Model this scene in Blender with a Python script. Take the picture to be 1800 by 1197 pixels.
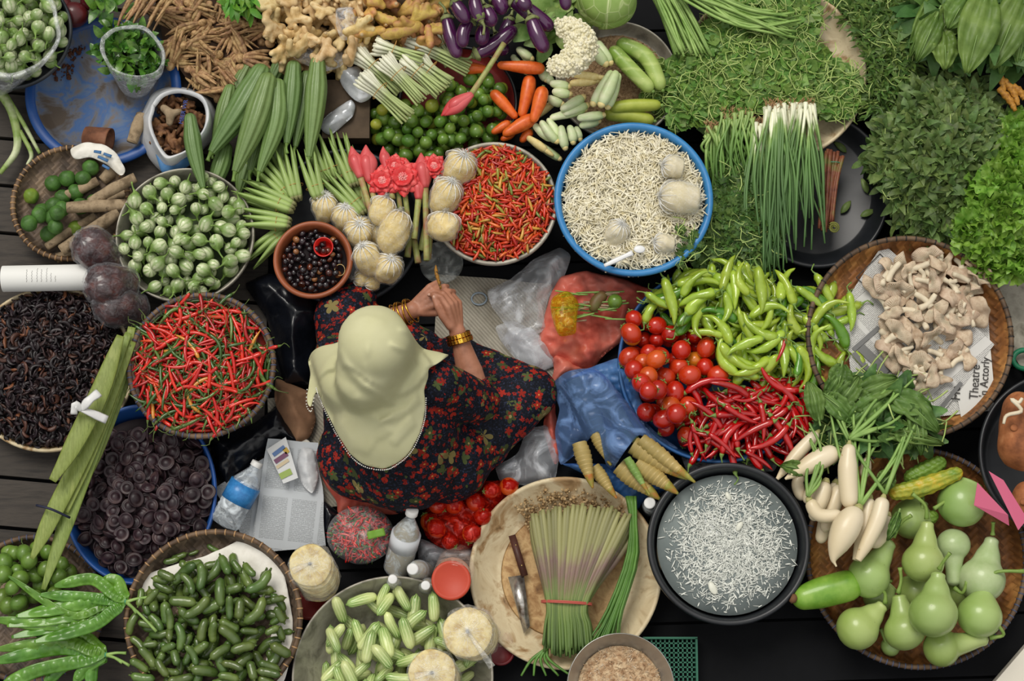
import bpy, math, random
import numpy as np
from mathutils import Matrix, Vector, Euler
for o in list(bpy.data.objects): bpy.data.objects.remove(o)
SC=bpy.context.scene; COL=SC.collection
R=random.Random(7); NR=np.random.RandomState(7)
pi=math.pi
# ---------------- camera, sky, sun, exposure
D=6.0; TH=math.radians(11.5); FPX=3600.0
cd=bpy.data.cameras.new('camera'); cam=bpy.data.objects.new('camera',cd); COL.objects.link(cam)
cam.location=(0,-D*math.sin(TH),D*math.cos(TH)); cam.rotation_euler=(TH,0,0)
cd.sensor_width=36; cd.lens=FPX/1800*36; cd.clip_end=60; SC.camera=cam
wd=bpy.data.worlds.new('overcast_sky'); SC.world=wd; wd.use_nodes=True
wn=wd.node_tree.nodes; wl=wd.node_tree.links
bg=wn['Background']; tc=wn.new('ShaderNodeTexCoord'); sp=wn.new('ShaderNodeSeparateXYZ'); rp=wn.new('ShaderNodeValToRGB')
wl.new(tc.outputs['Generated'],sp.inputs[0]); wl.new(sp.outputs[2],rp.inputs[0]); wl.new(rp.outputs[0],bg.inputs[0])
rp.color_ramp.elements[0].position=0.0; rp.color_ramp.elements[0].color=(.03,.032,.035,1)
rp.color_ramp.elements[1].position=0.9; rp.color_ramp.elements[1].color=(1.0,.985,.955,1)
bg.inputs[1].default_value=.92
sd=bpy.data.lights.new('sun','SUN'); sd.energy=1.9; sd.angle=math.radians(28); sd.color=(1,.95,.87)
sun=bpy.data.objects.new('sun',sd); COL.objects.link(sun); sun.rotation_euler=(math.radians(-28),math.radians(-16),0)
vs=SC.view_settings; vs.view_transform='Standard'; vs.look='None'; vs.gamma=1; vs.use_curve_mapping=False; vs.exposure=0.0
# ---------------- pixel of the 1800x1197 frame -> point of the place at height z
CL=np.array(cam.location); CTH,STH=math.cos(TH),math.sin(TH)
def W(px,py,z=0.0):
    dx=(px-900)/FPX; dy=-(py-598.5)/FPX
    d=np.array([dx, dy*CTH+STH, dy*STH-CTH])
    t=(z-CL[2])/d[2]; p=CL+d*t
    return np.array([p[0],p[1],z])
def mpp(z,py=598): return (CL[2]-z)/CTH/FPX
def WL(pts,z): return [W(p[0],p[1],p[2] if len(p)>2 else z) for p in pts]
# ---------------- geometry helpers
def spl(P,n=12):
    P=np.array(P,float); m=len(P)
    if m==2: return np.array([P[0]+(P[1]-P[0])*t for t in np.linspace(0,1,n)])
    Q=np.vstack([2*P[0]-P[1],P,2*P[-1]-P[-2]]); out=[]
    for t in np.linspace(0,m-1-1e-6,n):
        i=int(t); f=t-i; a,b,c,d=Q[i],Q[i+1],Q[i+2],Q[i+3]
        out.append(.5*((2*b)+(-a+c)*f+(2*a-5*b+4*c-d)*f*f+(-a+3*b-3*c+d)*f**3))
    return np.array(out)
def itp(xs,ys,n): return np.interp(np.linspace(0,1,n),xs,ys)
def tube(P,rad,seg=8,cross=None,flat=1.0,up=None):
    P=np.array(P,float); n=len(P); rad=np.broadcast_to(np.array(rad,float),(n,))
    T=np.gradient(P,axis=0); T/=np.linalg.norm(T,axis=1)[:,None]+1e-12
    u=np.array(up if up is not None else ([0,0,1] if abs(T[0][2])<.9 else [0,1,0]),float)
    th=np.arange(seg)*2*pi/seg; V=[]
    for i in range(n):
        u=u-T[i]*np.dot(u,T[i]); u/=np.linalg.norm(u)+1e-12; s=np.cross(T[i],u)
        k=np.ones(seg) if cross is None else np.array([cross(a,i/(n-1)) for a in th])
        V.append(P[i]+rad[i]*k[:,None]*(np.cos(th)[:,None]*s+flat*np.sin(th)[:,None]*u))
    V=np.vstack(V); F=[]
    for i in range(n-1):
        for j in range(seg):
            k=(j+1)%seg; F.append((i*seg+j,i*seg+k,(i+1)*seg+k,(i+1)*seg+j))
    F.append(tuple(range(seg-1,-1,-1))); F.append(tuple((n-1)*seg+j for j in range(seg)))
    return V,F
def lathe(prof,seg=48,cross=None):
    V=[];F=[];n=len(prof); th=np.arange(seg)*2*pi/seg
    for i,(r,z) in enumerate(prof):
        k=1 if cross is None else np.array([cross(a,i/(n-1)) for a in th])
        V.append(np.stack([r*k*np.cos(th),r*k*np.sin(th),np.full(seg,z)],1))
    for i in range(n-1):
        for j in range(seg):
            k=(j+1)%seg; F.append((i*seg+j,i*seg+k,(i+1)*seg+k,(i+1)*seg+j))
    F.append(tuple(range(seg-1,-1,-1))); F.append(tuple((n-1)*seg+j for j in range(seg)))
    return np.vstack(V),F
def ball(c,r,seg=14,rings=9,sc=(1,1,1)):
    pr=[(max(1e-4,math.sin(a)),-math.cos(a)) for a in np.linspace(0,pi,rings)]
    V,F=lathe(pr,seg); return V*r*np.array(sc)+np.array(c),F
def box(a,b):
    a=np.array(a,float);b=np.array(b,float)
    V=np.array([[x,y,z] for z in(a[2],b[2]) for y in(a[1],b[1]) for x in(a[0],b[0])])
    return V,[(0,2,3,1),(4,5,7,6),(0,1,5,4),(2,6,7,3),(0,4,6,2),(1,3,7,5)]
def grid(f,nu,nv):
    V=np.array([f(u,v) for v in np.linspace(0,1,nv) for u in np.linspace(0,1,nu)])
    F=[(j*nu+i,j*nu+i+1,(j+1)*nu+i+1,(j+1)*nu+i) for j in range(nv-1) for i in range(nu-1)]
    return V,F
def vn(P,f,seed=0,k=6):
    r=np.random.RandomState(seed); P=np.asarray(P); s=0
    for _ in range(k):
        d=r.normal(size=P.shape[-1]); d/=np.linalg.norm(d); s=s+np.sin(P@d*f*r.uniform(.6,1.6)+r.uniform(0,6.3))
    return s/k*1.6
def crm(P,f,seed=0,k=7):   # crumple: sharp creases, about -1..1
    r=np.random.RandomState(seed); P=np.asarray(P); s=0
    for _ in range(k):
        d=r.normal(size=P.shape[-1]); d/=np.linalg.norm(d)
        x=P@d*f*r.uniform(.5,1.5)+r.uniform(0,9)+.4*np.sin(P@np.roll(d,1)*f*.7); s=s+(np.abs((x/pi)%2-1)*2-1)*r.uniform(.5,1)
    return s/k*1.7
def thick(V,F,t):   # closed sheet of thickness t (along z)
    n=len(V); V2=np.vstack([V,V-np.array([0,0,t])]); E={}
    for f in F:
        for a,b in zip(f,f[1:]+f[:1]): E[(a,b)]=1
    F2=[tuple(f) for f in F]+[tuple(i+n for i in reversed(f)) for f in F]
    for a,b in E:
        if (b,a) not in E: F2.append((b,a,a+n,b+n))
    return V2,F2
class G:
    def __init__(s,V=None,F=None): s.V=[];s.F=[];s.M=[];s.n=0; (s.add((V,F)) if V is not None else 0)
    def add(s,vf,m=0,T=None):
        V,F=vf; V=np.asarray(V,float)
        if T is not None: T=np.array(T); V=V@T[:3,:3].T+T[:3,3]
        s.V.append(V); n=s.n
        s.F+= [tuple(i+n for i in f) for f in F]; s.M+=[m]*len(F); s.n+=len(V); return s
    def mesh(s,name,mats,smooth=True):
        me=bpy.data.meshes.new(name); V=np.vstack(s.V)
        me.from_pydata(V.tolist(),[],s.F)
        for m in (mats if isinstance(mats,(list,tuple)) else [mats]): me.materials.append(m)
        me.polygons.foreach_set('material_index',s.M)
        if smooth: me.polygons.foreach_set('use_smooth',[True]*len(s.F))
        me.update(); return me
    def obj(s,name,mats,parent=None,smooth=True,link=True,loc=None):
        o=bpy.data.objects.new(name,s.mesh(name,mats,smooth))
        if link: COL.objects.link(o)
        if parent is not None: o.parent=parent
        if loc is not None: o.location=loc
        return o
def soften(V,F,it=5):   # round off the stair-stepped rim of a sheet
    ec={}
    for f in F:
        f=tuple(f)
        for a,b in zip(f,f[1:]+f[:1]): k=(min(a,b),max(a,b)); ec[k]=ec.get(k,0)+1
    nb={}
    for (a,b),n in ec.items():
        if n==1: nb.setdefault(a,[]).append(b); nb.setdefault(b,[]).append(a)
    V=np.array(V,float)
    for _ in range(it):
        V2=V.copy()
        for a,l in nb.items():
            if len(l)==2: V2[a]=V[a]*.4+(V[l[0]]+V[l[1]])*.3
        V=V2
    return V,F
def center(g):   # move the geometry so that it stands on its own origin; returns that origin
    V=np.vstack(g.V); c=np.array([(V[:,0].min()+V[:,0].max())/2,(V[:,1].min()+V[:,1].max())/2,V[:,2].min()])
    g.V=[v-c for v in g.V]; return c
def tag(o,label=None,cat=None,group=None,kind=None):
    if label: o['label']=label
    if cat: o['category']=cat
    if group: o['group']=group
    if kind: o['kind']=kind
    return o
def thing(name,loc,label,cat,group=None,rz=0):
    o=bpy.data.objects.new(name,None); o.empty_display_size=.02; COL.objects.link(o); o.location=loc; o.rotation_euler=(0,0,rz)
    return tag(o,label,cat,group)
def solo(name,g,mats,label,cat,group=None,smooth=True,kind=None):   # a thing that is one mesh, geometry given in place
    c=center(g); o=g.obj(name,mats,None,smooth,True,c); return tag(o,label,cat,group,kind)
def part(name,g,mats,parent,smooth=True,label=None):                # geometry given in place of the world; parent is unrotated
    off=np.array(parent.location); p=parent.parent
    while p is not None: off=off+np.array(p.location); p=p.parent
    g.V=[v-off for v in g.V]; o=g.obj(name,mats,parent,smooth); tag(o,label); return o
KID={}
def proto(name,g,mats,kids=(),spine=None,rad=None):
    o=g.obj(name,mats,link=False); KID[o.name]=[]
    for kn,kg,km in kids:
        k=kg.obj(kn,km,o,link=False); KID[o.name].append(k)
    if spine is not None:
        o['n']=0; SPH[o.name]=np.hstack([np.array(spine,float),np.array(rad,float)[:,None]])
    return o
SPH={}
def put(p,M,label=None,cat=None,group=None,name=None):
    c=p.copy(); 
    if 'n' in c: del c['n']
    c.name=name or p.name.split('.')[0]; COL.objects.link(c)
    c.matrix_world=M
    for k in KID.get(p.name,[]):
        d=k.copy(); d.name=k.name.split('.')[0]; d.parent=c; COL.objects.link(d)
    return tag(c,label,cat,group)
def TM(loc,yaw=0,pitch=0,roll=0,s=1.0):
    S=Matrix.Diagonal((*(s if isinstance(s,(tuple,list)) else (s,s,s)),1))
    return Matrix.Translation(Vector([float(v) for v in loc]))@Matrix.Rotation(yaw,4,'Z')@Matrix.Rotation(-pitch,4,'Y')@Matrix.Rotation(roll,4,'X')@S
def arr(me):
    n=len(me.vertices); a=np.empty(n*3); me.vertices.foreach_get('co',a); return a.reshape(-1,3)
def bulk(name,items,mats,link=True):   # items: list of (V,F(list),mi, array of 4x4): one mesh
    VV=[];LV=[];LS=[];MI=[];n=0
    for V,F,mi,Ms in items:
        if len(Ms)==0: continue
        Ms=np.array(Ms); V=np.asarray(V); A=np.einsum('kij,vj->kvi',Ms[:,:3,:3],V)+Ms[:,None,:3,3]
        k=len(Ms); VV.append(A.reshape(-1,3)); fl=np.concatenate([np.array(f) for f in F]); ln=np.array([len(f) for f in F])
        LV.append((fl[None]+(np.arange(k)*len(V))[:,None]+n).reshape(-1)); LS.append(np.tile(ln,k))
        MI.append(np.tile(np.broadcast_to(mi,(len(F),)),k)); n+=k*len(V)
    VV=np.vstack(VV);LV=np.concatenate(LV);LS=np.concatenate(LS);MI=np.concatenate(MI)
    me=bpy.data.meshes.new(name); me.vertices.add(len(VV)); me.vertices.foreach_set('co',VV.ravel())
    me.loops.add(len(LV)); me.loops.foreach_set('vertex_index',LV.astype(np.int32))
    me.polygons.add(len(LS)); st_=np.concatenate([[0],np.cumsum(LS)[:-1]])
    me.polygons.foreach_set('loop_start',st_.astype(np.int32)); me.polygons.foreach_set('loop_total',LS.astype(np.int32))
    for m in mats: me.materials.append(m)
    me.polygons.foreach_set('material_index',MI.astype(np.int32)); me.polygons.foreach_set('use_smooth',np.ones(len(LS),bool))
    me.update(calc_edges=True); me.validate()
    o=bpy.data.objects.new(name,me); COL.objects.link(o) if link else None; return o
def rots(n,yaw=None,tilt=.5,tm=0,rnd=NR,roll=None):
    y=rnd.uniform(0,2*pi,n) if yaw is None else yaw; p=rnd.normal(tm,tilt,n); r=rnd.normal(0,tilt,n) if roll is None else roll
    cy,sy,cp,sp_,cr,sr=np.cos(y),np.sin(y),np.cos(p),np.sin(p),np.cos(r),np.sin(r)
    z=np.zeros(n);o=np.ones(n)
    A=np.array([[cy,-sy,z],[sy,cy,z],[z,z,o]]).transpose(2,0,1); B=np.array([[cp,z,-sp_],[z,o,z],[sp_,z,cp]]).transpose(2,0,1)
    C_=np.array([[o,z,z],[z,cr,-sr],[z,sr,cr]]).transpose(2,0,1); return A@B@C_
def mats4(Rm,P,s):
    n=len(P); M=np.zeros((n,4,4)); M[:,:3,:3]=Rm*np.reshape(s,(n,1,1)); M[:,:3,3]=P; M[:,3,3]=1; return M
def inpoly(x,y,P):
    c=np.zeros(np.shape(x),bool); n=len(P)
    for i in range(n):
        x1,y1=P[i][:2]; x2,y2=P[i-1][:2]
        c^=((y1>y)!=(y2>y))&(x<(x2-x1)*(y-y1)/(y2-y1+1e-12)+x1)
    return c
def sample(P,n,rnd=NR):
    P=np.array([p[:2] for p in P]); lo,hi=P.min(0),P.max(0); out=np.zeros((0,2))
    while len(out)<n:
        q=rnd.uniform(lo,hi,(n*2,2)); out=np.vstack([out,q[inpoly(q[:,0],q[:,1],P)]])
    return out[:n]
def blob(chains,vox=.005,smooth=3,extra=()):
    g=G()
    for P,r in chains:
        P=np.array(P,float); r=np.broadcast_to(np.array(r,float),(len(P),))
        for p,q in zip(P,r): g.add(ball(p,q,16,11))
        for i in range(len(P)-1):
            if np.linalg.norm(P[i+1]-P[i])>1e-5: g.add(tube([P[i],P[i+1]],[r[i]*.985,r[i+1]*.985],16))
    for e in extra: g.add(e)
    o=g.obj('tmp',[]); m=o.modifiers.new('r','REMESH'); m.mode='VOXEL'; m.voxel_size=vox
    if smooth: s=o.modifiers.new('s','SMOOTH'); s.iterations=smooth; s.factor=.5
    dg=bpy.context.evaluated_depsgraph_get(); dg.update(); me=bpy.data.meshes.new_from_object(o.evaluated_get(dg))
    V=arr(me); F=[tuple(p.vertices) for p in me.polygons]; bpy.data.objects.remove(o); bpy.data.meshes.remove(me); return V,F
# ---------------- materials
def c(h,k=1.0):
    h=h.lstrip('#'); v=[int(h[i:i+2],16)/255 for i in(0,2,4)]
    return tuple(k*(x/12.92 if x<=.04045 else ((x+.055)/1.055)**2.4) for x in v)+(1,)
class N:   # tiny node builder
    def __init__(s,name):
        s.m=bpy.data.materials.new(name); s.m.use_nodes=True; s.t=s.m.node_tree; s.b=s.t.nodes['Principled BSDF']; s.out=s.t.nodes['Material Output']
    def n(s,ty,**k):
        q=s.t.nodes.new('ShaderNode'+ty)
        for a,b in k.items(): setattr(q,a,b)
        return q
    def l(s,a,b): s.t.links.new(a,b)
    def v(s,sock,x):
        if hasattr(x,'is_output') or isinstance(x,bpy.types.NodeSocket): s.l(x,sock)
        else: sock.default_value=x
    def math(s,op,a,b=0.0,cc=None):
        q=s.n('Math',operation=op); s.v(q.inputs[0],a); s.v(q.inputs[1],b)
        if cc is not None: s.v(q.inputs[2],cc)
        return q.outputs[0]
    def coord(s,kind='Object',scale=None):
        q=s.n('TexCoord').outputs[kind]
        if scale is not None:
            m=s.n('Mapping'); s.l(q,m.inputs[0]); m.inputs['Scale'].default_value=scale; q=m.outputs[0]
        return q
    def noise(s,co,sc,det=3,rough=.6,dist=0):
        q=s.n('TexNoise'); s.l(co,q.inputs['Vector']); q.inputs['Scale'].default_value=sc; q.inputs['Detail'].default_value=det; q.inputs['Roughness'].default_value=rough; q.inputs['Distortion'].default_value=dist; return q.outputs[0]
    def ramp(s,x,st,lin=True):
        q=s.n('ValToRGB'); s.l(x,q.inputs[0]); e=q.color_ramp.elements
        if not lin: q.color_ramp.interpolation='CONSTANT'
        while len(e)<len(st): e.new(.5)
        for k,(p,cc) in zip(e,st): k.position=p; k.color=cc if not isinstance(cc,(int,float)) else (cc,cc,cc,1)
        return q.outputs[0]
    def mix(s,f,a,b):
        q=s.n('Mix',data_type='RGBA'); s.v(q.inputs[0],f); s.v(q.inputs[6],a); s.v(q.inputs[7],b); return q.outputs[2]
    def rand(s,island=False): return s.n('NewGeometry').outputs['Random Per Island'] if island else s.n('ObjectInfo').outputs['Random']
    def hsv(s,col,h=.5,sa=1,va=1):
        q=s.n('HueSaturation'); s.v(q.inputs['Hue'],h); s.v(q.inputs['Saturation'],sa); s.v(q.inputs['Value'],va); s.v(q.inputs['Color'],col); return q.outputs[0]
    def bump(s,h,st=.3,d=.002):
        q=s.n('Bump'); q.inputs['Strength'].default_value=st; q.inputs['Distance'].default_value=d; s.l(h,q.inputs['Height']); s.l(q.outputs[0],s.b.inputs['Normal']); return q
    def fin(s,col,rough=.5,spec=.5,coat=0,sss=0,metal=0,trans=0,alpha=None):
        b=s.b; s.v(b.inputs['Base Color'],col); s.v(b.inputs['Roughness'],rough); b.inputs['Specular IOR Level'].default_value=spec; b.inputs['Coat Weight'].default_value=coat; b.inputs['Metallic'].default_value=metal
        if sss: b.inputs['Subsurface Weight'].default_value=sss; b.inputs['Subsurface Scale'].default_value=.01; b.inputs['Subsurface Radius'].default_value=(1,.6,.3)
        if trans:
            t=s.n('BsdfTranslucent'); s.v(t.inputs[0],col); mx=s.n('MixShader'); mx.inputs[0].default_value=trans; s.l(b.outputs[0],mx.inputs[1]); s.l(t.outputs[0],mx.inputs[2]); s.l(mx.outputs[0],s.out.inputs[0])
        return s.m
def mat(name,cols,rough=.5,sc=20,var=.12,hue=.0,bmp=(60,.25),island=False,spec=.4,coat=0,trans=0,metal=0,sss=0,stretch=None,pos=None,gen='Object',dist=0):
    """surface of one kind: cols along a noise, each object (or island) a little lighter/darker"""
    k=N(name); co=k.coord(gen,stretch); nz=k.noise(co,sc,4,.6,dist)
    cols=[c(x) if isinstance(x,str) else x for x in (cols if isinstance(cols,list) else [cols])]
    if len(cols)>1:
        ps=pos or list(np.linspace(.33,.67,len(cols))); col=k.ramp(nz,list(zip(ps,cols)))
    else: col=cols[0]
    r=k.rand(island)
    col=k.hsv(col, k.math('MULTIPLY_ADD',r,hue,.5-hue/2) if hue else .5, 1, k.math('MULTIPLY_ADD',k.math('FRACT',k.math('MULTIPLY',r,7.31)),2*var,1-var)) if (var or hue) else col
    if bmp and bmp[1]: k.bump(k.noise(co,bmp[0],3),bmp[1])
    return k.fin(col,rough,spec,coat,sss,metal,trans)
def rmat(name,stops,rough=.35,island=False,var=.15,coat=.2,bmp=(80,.15),trans=0,spec=.5,endc=None):
    """colour chosen per object (or island) out of a list with shares"""
    k=N(name); r=k.rand(island); col=k.ramp(r,[(p,c(h)) for p,h in stops],False)
    col=k.hsv(col,.5,1,k.math('MULTIPLY_ADD',k.math('FRACT',k.math('MULTIPLY',r,13.7)),2*var,1-var))
    if bmp: k.bump(k.noise(k.coord(),bmp[0],3),bmp[1])
    return k.fin(col,rough,spec,coat,trans=trans)
def film(name,col='#ffffff',op=.22,rough=.18,wr=60,bs=.5,tint=None):
    k=N(name); co=k.coord(); h=k.noise(co,wr,3,.6,1.5)
    k.bump(h,bs,.004); k.fin(c(col),rough,.6,.3)
    t=k.n('BsdfTransparent'); t.inputs[0].default_value=c(tint) if tint else (1,1,1,1)
    mx=k.n('MixShader'); lw=k.n('LayerWeight'); lw.inputs[0].default_value=.35
    f=k.math('ADD',k.math('MULTIPLY',k.math('POWER',lw.outputs['Facing'],2.0),.28),k.math('MULTIPLY_ADD',k.ramp(h,[(.45,0.0),(.75,1.0)]),op*.75,op*.18)); f=k.math('MINIMUM',f,.9)
    k.l(f,mx.inputs[0]); k.l(t.outputs[0],mx.inputs[1]); k.l(k.b.outputs[0],mx.inputs[2]); k.l(mx.outputs[0],k.out.inputs[0]); return k.m
# ---------------- heaps: items dropped one by one on what already lies there
class Heap:
    def __init__(s,cx,cy,Rr,base,cell=.004):
        s.cx,s.cy,s.R,s.c=cx,cy,Rr,cell; s.n=int(2*(Rr+.06)/cell)+1; s.x0=cx-Rr-.06; s.y0=cy-Rr-.06
        X,Y=np.meshgrid(s.x0+np.arange(s.n)*cell,s.y0+np.arange(s.n)*cell,indexing='ij'); s.H=base(X,Y); s.K={}; s.rs=np.random.RandomState(int(abs(cx*997+cy*313)*100)%9999)
    def ker(s,r):
        k=int(round(r/s.c*2))
        if k not in s.K:
            m=int(math.ceil(r/s.c)); a=np.arange(-m,m+1)*s.c; d=a[:,None]**2+a[None]**2
            s.K[k]=(m,np.where(d<=r*r,np.sqrt(np.maximum(r*r-d,0)),-9.))
        return s.K[k]
    def fit(s,S,x,y):
        z=-9
        for a,b,h,r in S:
            m,K=s.ker(r); i=int(round((x+a-s.x0)/s.c)); j=int(round((y+b-s.y0)/s.c))
            if i-m<0 or j-m<0 or i+m+1>s.n or j+m+1>s.n: return 9
            z=max(z,(s.H[i-m:i+m+1,j-m:j+m+1]+K).max()-h)
        return z
    def stamp(s,S,x,y,z):
        for a,b,h,r in S:
            m,K=s.ker(r); i=int(round((x+a-s.x0)/s.c)); j=int(round((y+b-s.y0)/s.c))
            if i-m<0 or j-m<0 or i+m+1>s.n or j+m+1>s.n: continue
            p=s.H[i-m:i+m+1,j-m:j+m+1]; np.maximum(p,np.where(K>0,z+h+K,-9),out=p)
    def hit(s,p,M):   # rest a posed proto (its z is ignored), return matrix
        S=SPH[p.name]; A=np.array(M); Q=S[:,:3]@A[:3,:3].T; k=np.linalg.norm(A[:3,0]); Sp=np.hstack([Q,S[:,3:]*k*.86]); x,y=A[0,3],A[1,3]
        z=s.fit(Sp,x,y); z=z if z<5 else 0.1; s.stamp(Sp,x,y,z); M=M.copy(); M[2][3]=z; return M
    def fill(s,protos,n,target,region,cand=8,pitch=.25,roll=3.2,sc=(.85,1.15),sq=.93,w=None,tol=.012,yaw=None,flip=False):
        out=[];fails=0; rs=s.rs
        for _ in range(n):
            best=None; p=protos[rs.choice(len(protos),p=w)]; S=SPH[p.name]; k=rs.uniform(*sc)
            for t in range(cand):
                while True:
                    x=s.cx+rs.uniform(-s.R,s.R); y=s.cy+rs.uniform(-s.R,s.R)
                    if region(x,y): break
                ya=rs.uniform(0,2*pi) if yaw is None else yaw(x,y,rs)
                M=TM((x,y,0),ya,rs.normal(0,pitch),rs.uniform(-roll,roll),k); A=np.array(M)
                Sp=np.hstack([S[:,:3]@A[:3,:3].T,S[:,3:]*k*sq]); z=s.fit(Sp,x,y); q=z-target(x,y)
                if best is None or q<best[0]: best=(q,x,y,z,M,Sp)
            if best[0]>tol:
                fails+=1
                if fails>25: break
                continue
            q,x,y,z,M,Sp=best; s.stamp(Sp,x,y,z); M[2][3]=z; out.append((p,M,Sp,x,y,z))
        s.pl=getattr(s,'pl',[])+out; return out
    def vis(s,o):
        p,M,Sp,x,y,z=o; t=0
        for a,b,h,r in Sp:
            i=int(round((x+a-s.x0)/s.c)); j=int(round((y+b-s.y0)/s.c))
            if 0<=i<s.n and 0<=j<s.n: t+=max(0,1-(s.H[i,j]-(z+h+r))/.006)*r
        return t
def where(x,y,cx,cy,Rr,what):
    dx,dy=(x-cx)/Rr,(y-cy)/Rr; d=math.hypot(dx,dy)
    if d<.3: return 'central in '+what
    a=['right','upper right','upper','upper left','left','lower left','lower','lower right'][int(round(math.atan2(dy,dx)/(pi/4)))%8]
    return ('by the %s rim of '%a if d>.68 else '%s in '%a)+what
def realise(h,pl,desc,what,cat,group,maxn=300,stuff=None,core=None):
    pl=sorted(pl,key=h.vis,reverse=True); res=[]
    for o in pl[:maxn]:
        f=desc(o) if callable(desc) else desc
        A=np.array(o[1]); lv=''
        if len(SPH[o[0].name])>2:
            an=math.degrees(math.atan2(A[1,0],A[0,0]))%180; lv=' '+('lying level' if an<22 or an>158 else 'tilting right' if an<68 else 'upright' if an<112 else 'tilting left')
        top=' on top' if h.vis(o)>.8*sum(o[2][:,3]) else ' half buried' if h.vis(o)<.35*sum(o[2][:,3]) else ''
        lb=f+lv+top+', '+where(o[3],o[4],h.cx,h.cy,h.R,what)
        if len(lb.split())>16: lb=f+lv+', '+where(o[3],o[4],h.cx,h.cy,h.R,what)
        if len(lb.split())>16: lb=f+', '+where(o[3],o[4],h.cx,h.cy,h.R,what)
        res.append(put(o[0],o[1],lb,cat,group))
    rest=pl[maxn:]
    if rest or core: merge(pl[0][0].name.split('.')[0]+'_heap',[(o[0],o[1]) for o in rest],stuff or ('lower layers of the '+group),cat,group,core)
    return res
def merge(name,pm,label,cat,group=None,extra=None):
    by={}; mats=[]; items=[]
    if extra: mats.append(extra[2]); items.append((extra[0],extra[1],0,[np.eye(4)]))
    for p,M in pm: by.setdefault(p.name,(p,[]))[1].append(np.array(M))
    for nm,(p,Ms) in by.items():
        for q in [p]+KID.get(p.name,[]):
            me=q.data; mi=[]
            for m in me.materials:
                if m not in mats: mats.append(m)
            mi=np.array([mats.index(me.materials[f.material_index]) for f in me.polygons])
            items.append((arr(me),[tuple(f.vertices) for f in me.polygons],mi,Ms))
    return tag(bulk(name,items,mats),label,cat,group,'stuff')
def leafT(L,Wd,bend=.25,fold=.15,n=4,sh=None):
    sh=sh or (lambda t: math.sin(pi*min(1,t**.8)*.97+.03)**.8); V=[]
    for i in range(n+1):
        t=i/n; w=Wd/2*sh(t); z=L*bend*math.sin(t*2.2)*.5-L*bend*t*t*.6
        V+=[(L*t,w,z+fold*w),(L*t,0,z),(L*t,-w,z+fold*w)]
    F=[]
    for i in range(n):
        a=i*3; F+=[(a,a+1,a+4,a+3),(a+1,a+2,a+5,a+4)]
    return np.array(V,float),F
def disc_reg(cx,cy,r): return lambda x,y:(x-cx)**2+(y-cy)**2<r*r
def poly_reg(P): 
    P=[p[:2] for p in P]; return lambda x,y: bool(inpoly(np.array(x),np.array(y),P))

def mound(k,ze,zc,gap,cm,fr=.95,cell=.004,R2=None):
    q=CT[k]; Rr=R2 or q['R']; cx,cy=q['cx'],q['cy']; T=lambda r: ze+(zc-ze)*(1-(r/Rr)**2)
    def base(X,Y):
        r=np.sqrt((X-cx)**2+(Y-cy)**2); return np.maximum(q['base'](X,Y),np.where(r<Rr*fr,T(r)-gap,-1))
    rr=np.linspace(1e-3,Rr*fr,14); V,F=lathe([(r,T(r)-gap-.001) for r in rr]+[(Rr*fr*.995,T(Rr*fr)-gap-.012)],48)
    V=V+np.array([cx,cy,0]); V[:,2]+=vn(V,90,3)*.0015
    h=Heap(cx,cy,Rr,base,cell); return h,(lambda x,y:float(T(math.hypot(x-cx,y-cy)))),disc_reg(cx,cy,Rr*fr),(V,F,cm)
def ptube(pts,z,rad,n=18,seg=12,cross=None,flat=1.0,caps='tt',up=None):
    rad=list(rad); C_=spl(WL(pts,z),60); L=np.linalg.norm(np.diff(C_,axis=0),axis=1).sum(); m=mpp(z)
    if caps[0]=='b' and rad[0]<.8*rad[1]: rad[0]=.82*rad[1]
    if caps[1]=='b' and rad[-1]<.8*rad[-2]: rad[-1]=.82*rad[-2]
    u=.5-.5*np.cos(np.linspace(0,pi,n)) if 'b' in caps else np.linspace(0,1,n)
    q=spl(np.stack([np.linspace(0,1,len(rad)),rad],1),80); r=np.maximum(np.interp(u,np.linspace(0,1,80),q[:,1]),.3)*m
    for e,t,rr in ((0,u,rad[0]*m),(1,1-u,rad[-1]*m)):
        if caps[e]=='b': k=np.clip(t*L/max(rr,1e-5)/1.1,0,1); r=r*np.sqrt(np.maximum(1-(1-k)**2,.0015))
    P=np.array([[np.interp(x,np.linspace(0,1,60),C_[:,j]) for j in range(3)] for x in u]); return tube(P,r,seg,cross,flat,up)
def lay(h,p,a,b,z,L,label=None,cat=None,group=None,pitch=0,roll=0):   # rest a copy on the heap, from point a to point b of the photo
    A=W(a[0],a[1],z);B=W(b[0],b[1],z); d=B-A; s=float(np.linalg.norm(d))/L/max(.2,math.cos(pitch)); m=(A+B)/2
    return put(p,h.hit(p,TM((m[0],m[1],0),math.atan2(d[1],d[0]),pitch,roll,s)),label,cat,group)
# ================= the ground
GM_dark=mat('dark_boards',['#07080b','#0c0d10','#08090c'],.7,4,0,bmp=(30,.3),spec=.12)  # dark wood, blacked further to carry the deep shade between containers
GM_grey=mat('grey_boards',['#2c2825','#413b35','#35302c'],.75,6,.18,bmp=(50,.4),island=True,stretch=(1,8,1))
g=G(); g.add(box((-2.6,-2.2,-.06),(2.6,2.2,-.03))); tag(g.obj('floor',GM_dark,smooth=False),kind='structure')
g=G(); y=-1.6
while y<1.5:   # boards seen on the left, running across with a slight slope
    V,F=box((-2.2,y,-.028),(-.72,y+.134,0)); V[:,1]-=V[:,0]*.09+.09; g.add((V,F)); y+=.145
tag(g.obj('floor',GM_grey,smooth=False),kind='structure')
g=G(); y=-1.9
while y<1.7:
    V,F=box((-.70,y,-.028),(2.3,y+.17,-.004)); V[:,1]+=V[:,0]*.03; g.add((V,F)); y+=.178
tag(g.obj('floor',GM_dark,smooth=False),kind='structure')
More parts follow.
